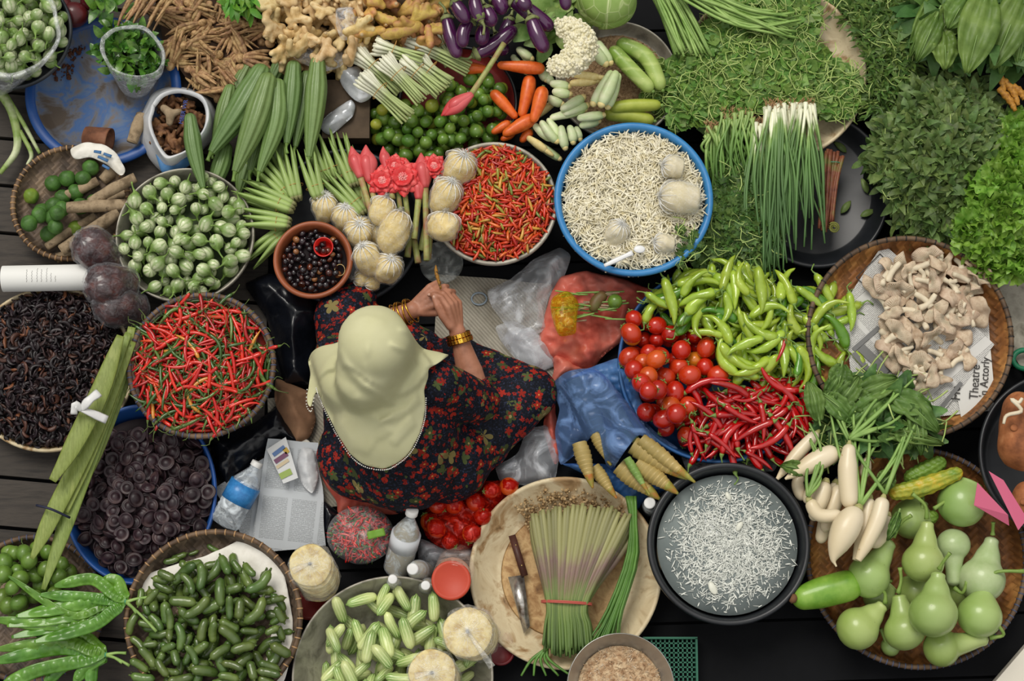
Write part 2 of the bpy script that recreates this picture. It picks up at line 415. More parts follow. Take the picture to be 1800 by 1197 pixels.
# pale board and dark beam in the lower right corner
a=W(1735,1215,.05); b=W(1830,1105,.05); d=(b-a)/np.linalg.norm(b-a); nrm=np.array([d[1],-d[0],0])
V=np.array([p+q*nrm*.25+np.array([0,0,zz]) for zz in (-.05,0) for p in (a-d*.1,b+d*.2) for q in (0,1)])
g=G(); g.add((V,[(0,1,3,2),(4,6,7,5),(0,4,5,1),(2,3,7,6),(0,2,6,4),(1,5,7,3)])); solo('board',g,mat('pale_board','#cfc9bb',.7,30,0),'pale board in the lower right corner of the floor','board',smooth=False)
# ================= containers
BLUE=mat('blue_plastic',['#1a4688','#1f4f94'],.42,9,.05,bmp=(15,.05),spec=.5)
BLUE2=mat('sky_blue_plastic',['#2c74ae','#3480ba','#2e72a6'],.4,12,0,bmp=(15,.05),spec=.5)
BLUED2=mat('dull_blue_plastic',['#224f86','#2a5c96','#3a5f8a'],.45,8,0,bmp=(40,.08))
BLUED=mat('dusty_blue_plastic',['#574c42','#6a6c74','#41659a','#5f728e','#786a5e'],.7,9,0,bmp=(90,.3),pos=[.38,.46,.53,.6,.67],dist=.6)
BLACKP=mat('black_plastic',['#17191d','#222529'],.4,14,0,bmp=(20,.08),spec=.5)
GREYP=mat('dark_grey_plastic',['#23272e','#30353c','#4a4a4a'],.5,10,0,bmp=(40,.15),pos=[.35,.55,.75])
TERRA=mat('terracotta_plastic',['#8a4a2c','#9c5636'],.4,9,0,bmp=(30,.1))
ENAM=mat('worn_cream_enamel',['#5f4528','#a98a62','#d8c9a6','#cdbb97','#8a6a42'],.55,11,0,bmp=(60,.4),pos=[.28,.38,.5,.62,.75],dist=.8)
ENAMF=mat('rusty_enamel_floor',['#6b4a2a','#a07a4e','#c9a877','#b08c5c'],.7,22,0,bmp=(110,.6),pos=[.3,.42,.58,.7],dist=.5)
ALU=mat('dull_metal',['#6a665c','#9b968a','#b5b0a2','#7d776a'],.5,12,0,bmp=(60,.2),metal=.3,pos=[.3,.45,.6,.75],dist=.7)
STEEL=mat('steel',['#b9b9b6','#9c9c98'],.3,8,0,bmp=(30,.05),metal=.8)
BAMR=mat('bamboo_rim',['#33261c','#5a4532','#7a624a'],.6,16,0,bmp=(90,.4))
def weave(name,c1,c2,c3,sc=62,rot=.78):
    k=N(name); q=k.n('TexCoord').outputs['Object']; m=k.n('Mapping'); k.l(q,m.inputs[0]); m.inputs['Rotation'].default_value=(0,0,rot)
    s=k.n('SeparateXYZ'); k.l(m.outputs[0],s.inputs[0]); u=k.math('MULTIPLY',s.outputs[0],sc); v=k.math('MULTIPLY',s.outputs[1],sc)
    st_=k.math('FRACT',k.math('DIVIDE',k.math('ADD',k.math('FLOOR',u),k.math('FLOOR',v)),4.0)); sel=k.math('GREATER_THAN',st_,.45)
    su=k.math('SINE',k.math('MULTIPLY',u,pi*2)); sv=k.math('SINE',k.math('MULTIPLY',v,pi*2))
    h=k.math('ADD',k.math('MULTIPLY',su,sel),k.math('MULTIPLY',sv,k.math('SUBTRACT',1.0,sel)))
    n1=k.noise(q,9,4); col=k.ramp(n1,[(.33,c(c1)),(.5,c(c2)),(.68,c(c3))]); col=k.hsv(col,.5,1,k.math('MULTIPLY_ADD',sel,.35,k.math('MULTIPLY_ADD',h,.1,.75)))
    k.bump(h,.5,.002); return k.fin(col,.6,.3)
WEAVE=weave('brown_woven_bamboo','#55341c','#8a5a30','#b58349')
WEAVED=weave('grey_woven_bamboo','#3b332c','#665648','#84705a')
WEAVEG=weave('worn_woven_cane','#7d7668','#a59d8c','#c3bcaa')
BIND=mat('dark_binding','#2a2623',.6,20,0,bmp=None); BINDB=mat('blue_grey_binding','#4a4f66',.5,20,0,bmp=None); BINDT=mat('tan_binding','#a8845c',.6,20,0,bmp=None)
CT={}
def container(key,name,px,py,rpx,zr,depth,label,cat,m_in,m_out,wall=.84,lip=.012,style='basin',sqy=1.0,m_floor=None,bind=None,nb=60,rot=0,ribs=0):
    ce=W(px,py,zr); Rr=rpx*mpp(zr); zb=zr-depth; Ri=Rr-lip; wl=wall*Rr
    if style=='basin': inner=[(1e-3,zb),(wl-.012,zb),(wl,zb+.008),(wl+(Ri-wl)*.5,zb+depth*.42),(Ri-.003,zr-.012),(Ri,zr-.002)]
    else: inner=[(1e-3,zb),(wl*.97,zb+.0004),(wl,zb+.003),(wl+(Ri-wl)*.6,zb+depth*.45),(Ri,zr-.003)]
    lipp=[(Ri+lip*.25,zr+.002),(Ri+lip*.6,zr+.003),(Rr-.001,zr),(Rr,zr-.008),(Rr-.003,zr-.011),(Ri+.003,zr-.010)]
    outer=[(wl+(Ri-wl)*.55+.004,zb+depth*.42),(wl+.004,zb+.002),(wl-.005,zb-.004),(1e-3,zb-.004)]
    root=thing(name,(ce[0],ce[1],zb-.004),label,cat)
    def fixv(VF): V,F=VF; V=V.copy(); V[:,1]*=sqy; V[:,2]-=zb-.004; return V,F
    g=G(); g.add(fixv(lathe(inner+lipp+outer,96))); o=g.obj('shell',[m_in],root)
    if m_out is not m_in:
        o.data.materials.append(m_out)
        for p in o.data.polygons:
            if p.index>=(len(inner)-1)*96: p.material_index=1
    if m_floor is not None:
        g=G(); g.add(fixv(lathe([(1e-3,zb+.0012),(wl-.02,zb+.0012),(wl-.014,zb+.0006)],64))); g.obj('base',[m_floor],root)
    if style=='bamboo':
        g=G(); th=np.linspace(0,2*pi,97)[:-1]; P=np.stack([(Rr-.004)*np.cos(th),(Rr-.004)*np.sin(th)*sqy,np.full(96,depth+.005)],1)
        V,F=tube(np.vstack([P,P[:1],P[1:2]]),.0075,8); g.add((V,F)); rim=g.obj('rim',[BAMR],root)
        g=G()
        for i in range(nb):
            a=2*pi*i/nb; q=[(Rr-.004)*math.cos(a),(Rr-.004)*math.sin(a)*sqy,depth+.005]; t=np.array([-math.sin(a),math.cos(a)*sqy,0]); t/=np.linalg.norm(t)
            g.add(tube([np.array(q)-t*.0018,np.array(q)+t*.0018],.0088,8))
        g.obj('binding',[bind or BIND],rim)
    pr=sorted([(r,z) for r,z in inner],key=lambda a:a[0]); rr=[a[0] for a in pr]+[Ri+.02,Ri+.03]; zz=[a[1] for a in pr]+[zr,0.0]
    cx,cy=ce[0],ce[1]
    base=lambda X,Y: np.interp(np.sqrt((X-cx)**2+((Y-cy)/sqy)**2),rr,zz)
    CT[key]=dict(c=ce,cx=cx,cy=cy,R=Ri,zb=zb,zr=zr,base=base,root=root,wl=wl); return root
container('bluetray','tray',181,160,141,.05,.04,'shallow dusty blue plastic tray, nearly empty, in the upper left','tray',BLUED,BLUE,.76,.03,'tray')
container('kaffir','basket_tray',124,357,105,.085,.03,'round woven tray of kaffir limes and root sticks','tray',WEAVED,WEAVED,.86,.008,'bamboo',bind=BINDT)
container('eggb','basin',325,413,124,.15,.13,'worn grey metal basin filled with small round eggplants','basin',ALU,ALU,.7,.008,'basin')
container('dried','tray',88,648,148,.07,.04,'round tray heaped with dark dried fruit slices','tray',ENAMF,ENAM,.85,.012,'tray')
container('redch','basket',354,642,129,.235,.115,'deep pale woven basket full of long red and green chillies','basket',WEAVEG,WEAVEG,.72,.01,'bamboo',bind=BINDB,nb=70)
container('jering','basin',246,868,133,.115,.11,'blue plastic basin full of dark purple jering beans','basin',BLUE,BLUE,.8,.01,sqy=1.19)
container('bilimbi','basket_tray',375,1087,151,.18,.05,'round bamboo tray of small dark green fruit on paper','tray',WEAVED,WEAVED,.88,.01,'bamboo',bind=BINDT,nb=56)
container('cuc','basin',690,1190,172,.15,.12,'wide grey metal basin of small cucumbers','basin',ALU,ALU,.72,.008)
container('lem','tray',994,1006,166,.09,.06,'rusty cream enamel tray holding the big lemongrass bundle and knife','tray',ENAM,ENAM,.72,.014,'tray',m_floor=ENAMF)
container('water','basin',1281,955,141,.19,.16,'black plastic basin of water with floating white shreds','basin',BLACKP,BLACKP,.78,.016)
container('bowl','bowl',1091,1208,92,.27,.1,'shiny metal bowl of pale mash at the lower edge','bowl',STEEL,STEEL,.6,.004)
container('gourd','basket_tray',1611,979,190,.09,.05,'round brown bamboo tray of pale green bottle gourds','tray',WEAVE,WEAVE,.88,.01,'bamboo',bind=BINDB,nb=110)
container('mush','basket_tray',1599,592,181,.19,.05,'round brown bamboo tray with mushrooms on newspaper','tray',WEAVE,WEAVE,.88,.01,'bamboo',bind=BIND,nb=64)
container('tom','basin',1262,640,176,.13,.11,'big blue basin of tomatoes, green peppers and red chillies','basin',BLUED2,BLUED2,.84,.01)
container('sprout','basin',1114,349,142,.23,.2,'blue plastic basin full of white bean sprouts','basin',BLUE2,BLUE2,.8,.018)
container('bird','basin',868,357,114,.2,.13,'dented metal pan full of tiny orange and red chillies','basin',ALU,ALU,.74,.012)
container('okra','basin',606,398,136,.085,.075,'dark grey plastic basin under the okra and ginger flowers','basin',GREYP,GREYP,.8,.012,sqy=1.06)
container('nuts','bowl',550,456,71,.2,.17,'small brown plastic bowl of dark shiny seeds','bowl',TERRA,TERRA,.66,.014)
container('blackt','tray',1435,332,133,.065,.05,'wide black plastic tray under the scallions','tray',BLACKP,BLACKP,.78,.014,'tray',sqy=1.1)
container('cress','tray',1362,125,167,.12,.05,'wide rust-edged white enamel tray under the creeping greens','tray',ENAM,ENAM,.8,.012,'tray')
container('corn','tray',1085,140,112,.09,.04,'round metal tray covered with brown bran under cucumbers and corn','tray',ALU,ALU,.86,.008,'tray',m_floor=ENAMF)
container('lime','tray',805,180,108,.04,.03,'worn red tray under the limes and carrots','tray',mat('worn_red',['#6b2320','#8f2f2c','#55302c'],.55,14,0,bmp=(50,.3)),BLACKP,.86,.01,'tray')
container('petai','basket_tray',55,1070,125,.06,.04,'woven tray under the petai pods in the lower left corner','tray',WEAVED,WEAVED,.86,.01,'bamboo',bind=BINDB)
container('tuber','basin',1870,800,148,.21,.1,'black pan of large orange-brown tubers at the right edge','pan',BLACKP,BLACKP,.85,.012)
container('egg2','basket_tray',20,55,110,.16,.05,'tray under the bag of small eggplants, upper left corner','tray',GREYP,GREYP,.86,.01,'tray')

CRATE=mat('old_crate_wood',['#241b14','#3a2d22'],.8,12,0,bmp=(60,.3))
for ky,tx in (('redch','the deep basket of red chillies'),('bilimbi','the tray of small dark green fruit'),('mush','the mushroom tray'),('bird','the pan of tiny chillies'),('tuber','the pan of tubers')):
    q=CT[ky]; w=q['wl']*.55; zt=q['zb']-.005; root=thing('crate',(q['cx'],q['cy'],-.004),'dark wooden crate hidden under '+tx,'crate')
    g=G(); g.add(box((-w,-w,zt-.012),(w,w,zt+.004))); g.obj('lid',CRATE,root,False)
    for sx in (-1,1):
        g=G(); g.add(box((sx*w*.9-.01,-w,0),(sx*w*.9+.01,w,zt-.012))); g.obj('side_board',CRATE,root,False)
# ================= vegetables that lie in heaps
STEM=mat('green_stem',['#5d7a35','#7d9a4c'],.5,30,.15,bmp=(80,.2))
STEMD=mat('dark_stem',['#3c4f22','#5a6b30'],.55,30,.15,bmp=(80,.2))
def gradmat(name,a,b,x0,x1,extra=None,rough=.38,sc=25,var=.12,stripe=None,coat=.15,hue=0,bmp=(70,.25)):
    """two colours of the skin, one towards each end of the fruit (local X), with spots"""
    k=N(name); co=k.coord(); s=k.n('SeparateXYZ'); k.l(co,s.inputs[0]); nz=k.noise(co,sc,4)
    t=k.math('ADD',k.math('DIVIDE',k.math('SUBTRACT',s.outputs[0],x0),x1-x0),k.math('MULTIPLY_ADD',nz,.6,-.3))
    col=k.ramp(t,[(.1,c(a)),(.9,c(b))])
    if stripe:
        ang=k.math('ARCTAN2',s.outputs[1],s.outputs[2]); w=k.math('SINE',k.math('ADD',k.math('MULTIPLY',ang,stripe[1]),k.math('MULTIPLY',nz,6.0)))
        m=k.ramp(k.math('MULTIPLY_ADD',w,.3,k.math('MULTIPLY_ADD',nz,.8,.1)),[(stripe[2],0.0),(stripe[3],1.0)]); col=k.mix(m,col,c(stripe[0]))
    if extra: col=k.mix(k.ramp(k.noise(co,extra[1],2),[(extra[2],0.0),(extra[2]+.04,1.0)]),col,c(extra[0]))
    r=k.rand(); col=k.hsv(col,k.math('MULTIPLY_ADD',r,hue,.5-hue/2) if hue else .5,1,k.math('MULTIPLY_ADD',k.math('FRACT',k.math('MULTIPLY',r,7.31)),2*var,1-var))
    k.bump(k.noise(co,bmp[0],3),bmp[1]); return k.fin(col,rough,.5,coat)
# --- small round eggplants
EGP=gradmat('green_white_eggplant_skin','#ccd3ac','#76924c',-.014,.018,rough=.3,sc=60,stripe=('#7f9c58',8,.45,.95))
def mk_egg(i):
    g=G(); g.add(ball((0,0,0),.0185,18,12,(1.06+.12*(i%2),1,1)))
    cx=G(); P=spl([(.012,0,0),(.022,.001*i,0),(.034,.004*(i-1),.003),(.046,.009*(i-1),.002)],8); cx.add(tube(P,[.0125,.011,.0065,.003,.0022,.002,.002,.0024],8,lambda a,t:1+(.25*math.cos(4*a) if t<.3 else 0)))
    return proto('round_eggplant',g,EGP,[('stem',cx,STEM)],[(-.002,0,0),(.022,0,0),(.04,.006*(i-1),.002)],[.0185,.008,.003])
EGGS=[mk_egg(i) for i in range(3)]
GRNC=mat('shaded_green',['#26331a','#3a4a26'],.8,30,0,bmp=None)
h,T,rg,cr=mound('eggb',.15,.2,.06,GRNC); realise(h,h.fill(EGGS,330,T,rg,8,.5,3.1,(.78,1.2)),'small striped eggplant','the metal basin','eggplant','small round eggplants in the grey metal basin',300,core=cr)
q=CT['egg2']; h=Heap(q['cx'],q['cy'],q['R']*1.0,lambda X,Y:q['base'](X,Y)+.0,.004)
realise(h,h.fill(EGGS,170,lambda x,y:.26-.9*((x-q['cx'])**2+(y-q['cy'])**2),lambda x,y:(x-q['cx'])**2+(y-q['cy'])**2<.155**2 and x>-1.58,8,.5,3.1,(.8,1.15),tol=.03),'small green eggplant','the corner bag','eggplant','small round eggplants in the clear bag',200)
# --- tiny chillies
BIRD=rmat('bird_chilli_skin',[(0,'#b8260c'),(.3,'#c43c12'),(.55,'#a41a0c'),(.68,'#cc6020'),(.8,'#8f8a30'),(.88,'#c09038'),(.95,'#6a7a2c')],.28,False,.15)
BIRDI=rmat('bird_chilli_skin_in_bulk',[(0,'#b0240c'),(.3,'#bc3a12'),(.55,'#941a0c'),(.68,'#c45c20'),(.8,'#848030'),(.9,'#b48838')],.28,True,.2)
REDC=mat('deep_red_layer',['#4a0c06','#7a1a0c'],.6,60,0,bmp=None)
def mk_bird(i):
    g=G(); P=spl([(-.022,0,0),(0,.002*(i-1),.001),(.02,0,0)],7); g.add(tube(P,[.0006,.0024,.0037,.0043,.0044,.004,.0024],6))
    return proto('tiny_chilli',g,BIRD,(),P[[1,3,5]],[.0028,.0043,.0042])
BIRDS=[mk_bird(i) for i in range(3)]
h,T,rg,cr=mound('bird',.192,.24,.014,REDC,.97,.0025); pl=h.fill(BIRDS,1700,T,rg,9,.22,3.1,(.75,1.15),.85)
realise(h,pl,'tiny orange chilli','the metal pan','chilli','tiny chillies in the metal pan',300,core=cr)
for o in COL.objects:
    if o.name.startswith('tiny_chilli_heap'):
        for j,m in enumerate(o.data.materials):
            if m==BIRD: o.data.materials[j]=BIRDI
# --- long red and green chillies
LONG=rmat('long_chilli_skin',[(0,'#b81410'),(.3,'#cf2a18'),(.55,'#9c100e'),(.66,'#d8481e'),(.7,'#35551c'),(.88,'#55702a'),(.97,'#c8842c')],.25,False,.15,.35)
LONGI=rmat('long_chilli_skin_in_bulk',[(0,'#b81410'),(.4,'#cf2a18'),(.6,'#9c100e'),(.7,'#35551c'),(.9,'#55702a')],.25,True,.2)
def mk_long(i,L=.085,r=.0052,mt=LONG,nm='long_chilli',sm=STEMD,wr=0):
    b=[.3,-.25,.12,.5,-.1][i%5]; n=12; P=spl([(-L/2,b*L*.5,0),(-L*.2,0,.003),(L*.15,-b*L*.2,0),(L/2,0,0)],n)
    g=G(); g.add(tube(P,np.interp(np.linspace(0,1,n),[0,.15,.5,.9,1],[.0008,r*.55,r*.95,r,r*.5]),8,(lambda a,t:1+wr*math.sin(a*3+t*22)+wr*math.sin(t*41+a)) if wr else None))
    k=G(); e=P[-1]; d=(P[-1]-P[-2]); d/=np.linalg.norm(d); k.add(tube(spl([e-d*.001,e+d*.008,e+d*.02+np.array([0,.004,.003]),e+d*.032+np.array([0,.01*(1 if i%2 else -1),.004])],6),[r*.75,r*.6,r*.25,r*.2,r*.2,r*.25],6))
    return proto(nm,g,mt,[('stem',k,sm)],P[[1,4,7,10]],[r*.7,r,r,r])
LONGS=[mk_long(i) for i in range(5)]
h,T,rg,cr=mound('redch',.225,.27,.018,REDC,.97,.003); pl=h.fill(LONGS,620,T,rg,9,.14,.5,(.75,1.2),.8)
realise(h,pl,'slim long chilli','the deep basket','chilli','long red and green chillies in the deep basket',300,core=cr)
for o in COL.objects:
    if o.name.startswith('long_chilli_heap'):
        for j,m in enumerate(o.data.materials):
            if m==LONG: o.data.materials[j]=LONGI
# --- jering beans
JER=mat('jering_skin',['#180e12','#2e1e24','#423030'],.45,22,.25,bmp=(70,.3),spec=.4)
def mk_jer(i):
    g=G(); V,F=lathe([(1e-3,.009),(.006,.0085),(.0105,.006),(.0135,.0022),(.017,.0018),(.0205,.0042),(.0228,.003),(.0225,.0005),(.017,-.005),(.009,-.009),(1e-3,-.010)],20)
    V=V*np.array([1,1+.1*i,1]); V[:,2]+=V[:,0]**2*(6 if i else -5); g.add((V,F)); return proto('jering_bean',g,JER,(),[(.012,0,0),(-.012,0,0),(0,.012,0),(0,-.012,0),(0,0,0)],[.008]*4+[.009])
JERS=[mk_jer(i) for i in range(2)]
JC=mat('jering_layer','#1a1014',.8,30,0,bmp=None)
q=CT['jering']
h,T,rg,cr=mound('jering',.105,.15,.03,JC,.93); cr[0][:,1]=q['cy']+(cr[0][:,1]-q['cy'])*1.15
rgj=lambda x,y:((x-q['cx'])**2+((y-q['cy'])/1.17)**2)<(q['R']*.95)**2
h=Heap(q['cx'],q['cy'],q['R']*1.19,lambda X,Y:np.maximum(q['base'](X,Y),np.where((X-q['cx'])**2+((Y-q['cy'])/1.15)**2<(q['R']*.93)**2,.118-1.2*((X-q['cx'])**2+(Y-q['cy'])**2)*.8-.03,-1)),.004)
pl=h.fill(JERS,330,lambda x,y:.155-1.1*((x-q['cx'])**2+(y-q['cy'])**2),lambda x,y:rgj(x,y) and y<q['cy']+.17,9,.55,.5,(.8,1.12),tol=.02)
realise(h,pl,'dark cup-shaped bean','the blue basin','bean','dark jering beans in the blue basin',300,core=cr)
# --- dark shiny seeds and what lies on them
NUT=rmat('shiny_seed_skin',[(0,'#1a1216'),(.55,'#24141a'),(.75,'#3a1812'),(.88,'#5c2a16'),(.96,'#8a5a34')],.18,False,.25,.5,None)
g=G(); g.add(ball((0,0,0),.0098,14,9,(1.1,1,.85))); NP=[proto('dark_seed',g,NUT,(),[(0,0,0)],[.0096])]
g=G(); V,F=lathe([(1e-4,.002),(.006,.0015),(.0092,.005),(.0098,.004),(.0095,-.002),(.006,-.007),(1e-4,-.008)],14); g.add((V,F)); NP.append(proto('dark_seed',g,NUT,(),[(0,0,0)],[.0096]))
h,T,rg,cr=mound('nuts',.170,.186,.016,JC,.94,.0025); pl=h.fill(NP,560,T,rg,8,.5,3,(.8,1.1),.95,w=[.7,.3])
realise(h,pl,'small dark shiny round seed','the brown plastic bowl','seed','dark seeds in the brown plastic bowl',300,core=cr)
RCUP=mat('red_plastic','#c01a10',.3,10,0,bmp=None,spec=.5)
p=W(570,433,.2); g=G(); V,F=lathe([(1e-3,.003),(.021,.003),(.025,.036),(.0285,.037),(.0285,.032),(.0265,.032),(.023,0),(1e-3,0)],40); g.add((V,F)); o=g.obj('cup',RCUP); o.location=(p[0],p[1],.172); o.rotation_euler=(.1,-.05,0); tag(o,'small red plastic measuring cup standing among the dark seeds','cup')
p=W(597,474,.19); th=np.linspace(0,2*pi,29); P=np.stack([.0145*np.cos(th),.0165*np.sin(th),.002*np.sin(2*th)],1); g=G(); g.add(tube(P,.0012,6)); o=g.obj('rubber_band',mat('tan_rubber','#b39a66',.5,10,0,bmp=None)); o.location=(p[0],p[1],.186); tag(o,'thin tan rubber band lying on the dark seeds','rubber band')
# --- dried fruit slices
DRY=rmat('dried_slice_skin',[(0,'#1a0f12'),(.4,'#24151a'),(.7,'#33201f'),(.86,'#4a2a1e'),(.95,'#7a4a2e')],.5,False,.25,.1)
DRYI=rmat('dried_slice_skin_in_bulk',[(0,'#140c0f'),(.4,'#20131a'),(.7,'#2e1d1d'),(.88,'#452a20'),(.96,'#6a4430')],.5,True,.3,.1)
def mk_dry(i):
    a=[2.4,3.3,1.7,2.8][i]; n=9; th=np.linspace(-a/2,a/2,n); Rr=.0135; P=np.stack([Rr*np.cos(th)-Rr*.6,Rr*np.sin(th),.003*np.sin(th*2+i)],1)
    g=G(); g.add(tube(P,np.interp(np.linspace(0,1,n),[0,.3,.7,1],[.0012,.0045,.0048,.0014]),6,lambda q,t:1+.3*math.sin(q*2+i+t*9),.5)); return proto('dried_slice',g,DRY,(),P[[1,4,7]],[.003,.0038,.003])
DRYS=[mk_dry(i) for i in range(4)]
h,T,rg,cr=mound('dried',.075,.14,.014,JC,.98,.003); xl=W(-25,640,.1)[0]
pl=h.fill(DRYS,1900,T,lambda x,y:rg(x,y) and x>xl and y>q['cy']-.0,6,.5,1.2,(.9,1.5),.8)
realise(h,pl,'dark dried fruit slice','the left-edge tray','dried fruit','dried fruit slices on the round tray',300,core=cr)
for o in COL.objects:
    if o.name.startswith('dried_slice_heap'):
        for j,m in enumerate(o.data.materials):
            if m==DRY: o.data.materials[j]=DRYI
# --- small dark green fruit on paper
BIL=gradmat('dark_green_fruit_skin','#48602a','#5c7034',-.03,.03,('#7a7a34',40,.72),.3,30,.22,coat=.3,hue=.03)
def mk_bil(i):
    L=[.06,.072,.05,.066][i]; b=[.12,.3,.0,-.2][i]; n=12; P=spl([(-L/2,b*L*.6,0),(0,0,0),(L/2,b*L*.4,0)],n)
    g=G(); g.add(tube(P,.0118*np.interp(np.linspace(0,1,n),[0,.05,.14,.5,.85,.96,1],[.1,.6,.9,1,.92,.55,.15]),10,lambda a,t:1+.05*math.sin(t*26+a)))
    k=G(); k.add(tube([P[-1]-(P[-1]-P[-2])*.3,P[-1]+(P[-1]-P[-2])*.9],[.0035,.002],6)); return proto('green_fruit',g,BIL,[('stem',k,STEMD)],P[[1,4,7,10]],[.009,.0116,.0116,.009])
BILS=[mk_bil(i) for i in range(4)]
q2=CT['bilimbi']; h=Heap(q2['cx'],q2['cy'],q2['R'],q2['base'],.004)
PAPER=mat('white_paper',['#d9d5ca','#e9e6dd','#cfcabd'],.7,12,0,bmp=(60,.3))
pp=WL([(252,1022),(300,992),(372,975),(420,948),(470,968),(505,1040),(512,1120),(500,1197),(255,1197)],.15)
bp=poly_reg([p for p in WL([(255,1040),(300,1005),(360,985),(420,985),(490,1040),(505,1120),(500,1230),(240,1230),(232,1100)],.16)])
pl=h.fill(BILS,420,lambda x,y:.20-.5*((x-q2['cx'])**2+(y-q2['cy']+.03)**2),lambda x,y:bp(x,y),5,.25,3,(.85,1.35),.85,tol=.03)
realise(h,pl,'dark green fruit','the bamboo tray','fruit','small dark green fruit on the bamboo tray',300)
for (a,b) in (((300,983),(328,973)),((330,975),(348,968)),((287,990),(316,982)),((362,958),(384,970))): lay(h,BILS[0],a,b,.15,.06,'dark green fruit lying above the paper, %s'%{300:'left of the middle pair',330:'left of the top pair',287:'lowest by the rim',362:'rightmost and alone'}[a[0]],'fruit','small dark green fruit on the bamboo tray')
# --- cucumbers
CUC=gradmat('small_cucumber_skin','#ccd690','#64903a',-.045,.06,None,.35,30,.14,('#dbe2a8',12,.5,1.05),.2)
def mk_cuc(i):
    L=.098; b=[.0,.12,-.1][i]; n=14; P=spl([(-L/2,b*L*.5,0),(0,0,0),(L/2,b*L*.5,0)],n); rr=[.0185,.017,.0195][i]
    g=G(); g.add(tube(P,rr*np.interp(np.linspace(0,1,n),[0,.03,.1,.3,.6,.85,.95,1],[.08,.45,.78,1,.98,.84,.6,.12]),14,lambda a,t:1+.015*math.sin(a*6)))
    k=G(); k.add(tube([P[-1]-(P[-1]-P[-2])*.2,P[-1]+(P[-1]-P[-2])*.3],[.004,.003],6)); return proto('cucumber',g,CUC,[('stem_end',k,STEM)],P[[1,3,6,9,12]],[rr*.8,rr,rr,rr,rr*.75])
CUCS=[mk_cuc(i) for i in range(3)]
q=CT['cuc']; h=Heap(q['cx'],q['cy'],q['R'],q['base'],.005); cc=W(684,1172,.1)
pl=h.fill(CUCS,230,lambda x,y:.15-1.2*((x-cc[0])**2+(y-cc[1])**2),lambda x,y:(x-cc[0])**2+(y-cc[1])**2<.262**2,4,.25,3,(.72,1.0),.86,tol=.05)
realise(h,pl,'small cucumber','the metal basin','cucumber','small cucumbers in the metal basin',300)
# --- limes
LIM=mat('lime_skin',['#47691f','#5b802c','#76963c'],.32,18,.16,.03,bmp=(220,.12),spec=.5,coat=.2)
LIMY=mat('yellow_lime_skin',['#a8a83a','#8a9a30'],.35,18,.1,0,bmp=(220,.12),coat=.2)
def mk_lime(m):
    g=G(); V,F=lathe([(1e-4,-.0205),(.006,-.0192),(.0125,-.0155),(.018,-.008),(.0195,0),(.018,.008),(.0125,.0155),(.006,.019),(.0025,.0205),(1e-4,.0215)],18); V=V[:,[2,0,1]]; g.add((V,F))
    k=G(); k.add(tube([(.0195,0,0),(.0222,0,0)],[.003,.002],8)); return proto('lime',g,m,[('stem_end',k,STEM)],[(0,0,0)],[.0195])
LIMES=[mk_lime(LIM),mk_lime(LIMY)]
lr=WL([(652,190),(700,170),(740,200),(790,150),(850,125),(885,140),(880,225),(850,245),(790,250),(745,285),(700,275),(655,235)],.1); lreg=poly_reg(lr); lc=np.mean(lr,0)
q=CT['lime']; h=Heap(lc[0],lc[1],.24,lambda X,Y:np.full(X.shape,.012),.004)
pl=h.fill(LIMES,210,lambda x,y:.105-.9*((x-lc[0])**2+(y-lc[1])**2),lreg,8,.8,3,(.85,1.12),w=[.95,.05],tol=.03)
realise(h,pl,'round green lime','the lime heap','lime','limes heaped beside the lemongrass',300); HL=h
# --- tomatoes, green peppers and red chillies in the big blue basin
TOM=rmat('tomato_skin',[(0,'#b5220e'),(.35,'#c03614'),(.6,'#a81a0c'),(.78,'#c85018'),(.9,'#cf7820')],.22,False,.08,.3,None)
def mk_tom(i):
    g=G(); V,F=ball((0,0,0),.024,22,14,(1.18 if i else 1.05,1,1)); V*=(1+.03*vn(V,60,i))[:,None]; g.add((V,F))
    k=G(); 
    for j in range(5):
        a=j*2*pi/5; k.add(tube(spl([(.0255*(1.1 if i else 1),0,0),(.026*(1.1 if i else 1),.006*math.cos(a),.006*math.sin(a)),(.024*(1.1 if i else 1),.011*math.cos(a),.011*math.sin(a))],4),[.0016,.0014,.001,.0004],5))
    k.add(tube([(.024,0,0),(.033,.002,0)],[.002,.0015],6)); return proto('tomato',g,TOM,[('calyx',k,STEM)],[(.002,0,0),(-.002,0,0)],[.0242,.0242])
TOMS=[mk_tom(i) for i in range(2)]
q=CT['tom']; base=lambda X,Y: q['base'](X,Y)
h=Heap(q['cx']+.06,q['cy']+.04,.42,lambda X,Y: np.where((X-q['cx'])**2+(Y-q['cy'])**2<(q['R']+.01)**2,np.maximum(q['base'](X,Y),.06),.095),.004); HT=h
tp=poly_reg(WL([(1098,560),(1125,545),(1160,560),(1245,575),(1260,640),(1240,700),(1215,770),(1165,755),(1120,730),(1100,680)],.14))
tt=[(1114,561,0),(1155,571,0),(1179,586,0),(1225,585,0),(1111,592,0),(1106,627,0),(1140,620,3),(1160,630,0),(1197,617,0),(1241,612,0),(1129,640,0),(1193,645,0),(1112,656,0),(1170,662,0),(1137,669,0),(1211,662,0),(1239,645,0),(1124,685,0),(1153,694,3),(1186,690,0),(1136,725,0),(1177,716,0),(1209,715,0),(1165,741,3),(1207,764,0),(1108,590,0),(1134,702,0),(1262,660,0),(1185,735,0),(1150,640,0)]
pl=h.fill(TOMS,40,lambda x,y:.09,tp,9,.5,3,(.9,1.1),.9,tol=.03)
res=realise(h,pl,'plum tomato low in the pile','the blue basin','tomato','plum tomatoes in the blue basin',60)
ci=W(1180,650,.16)
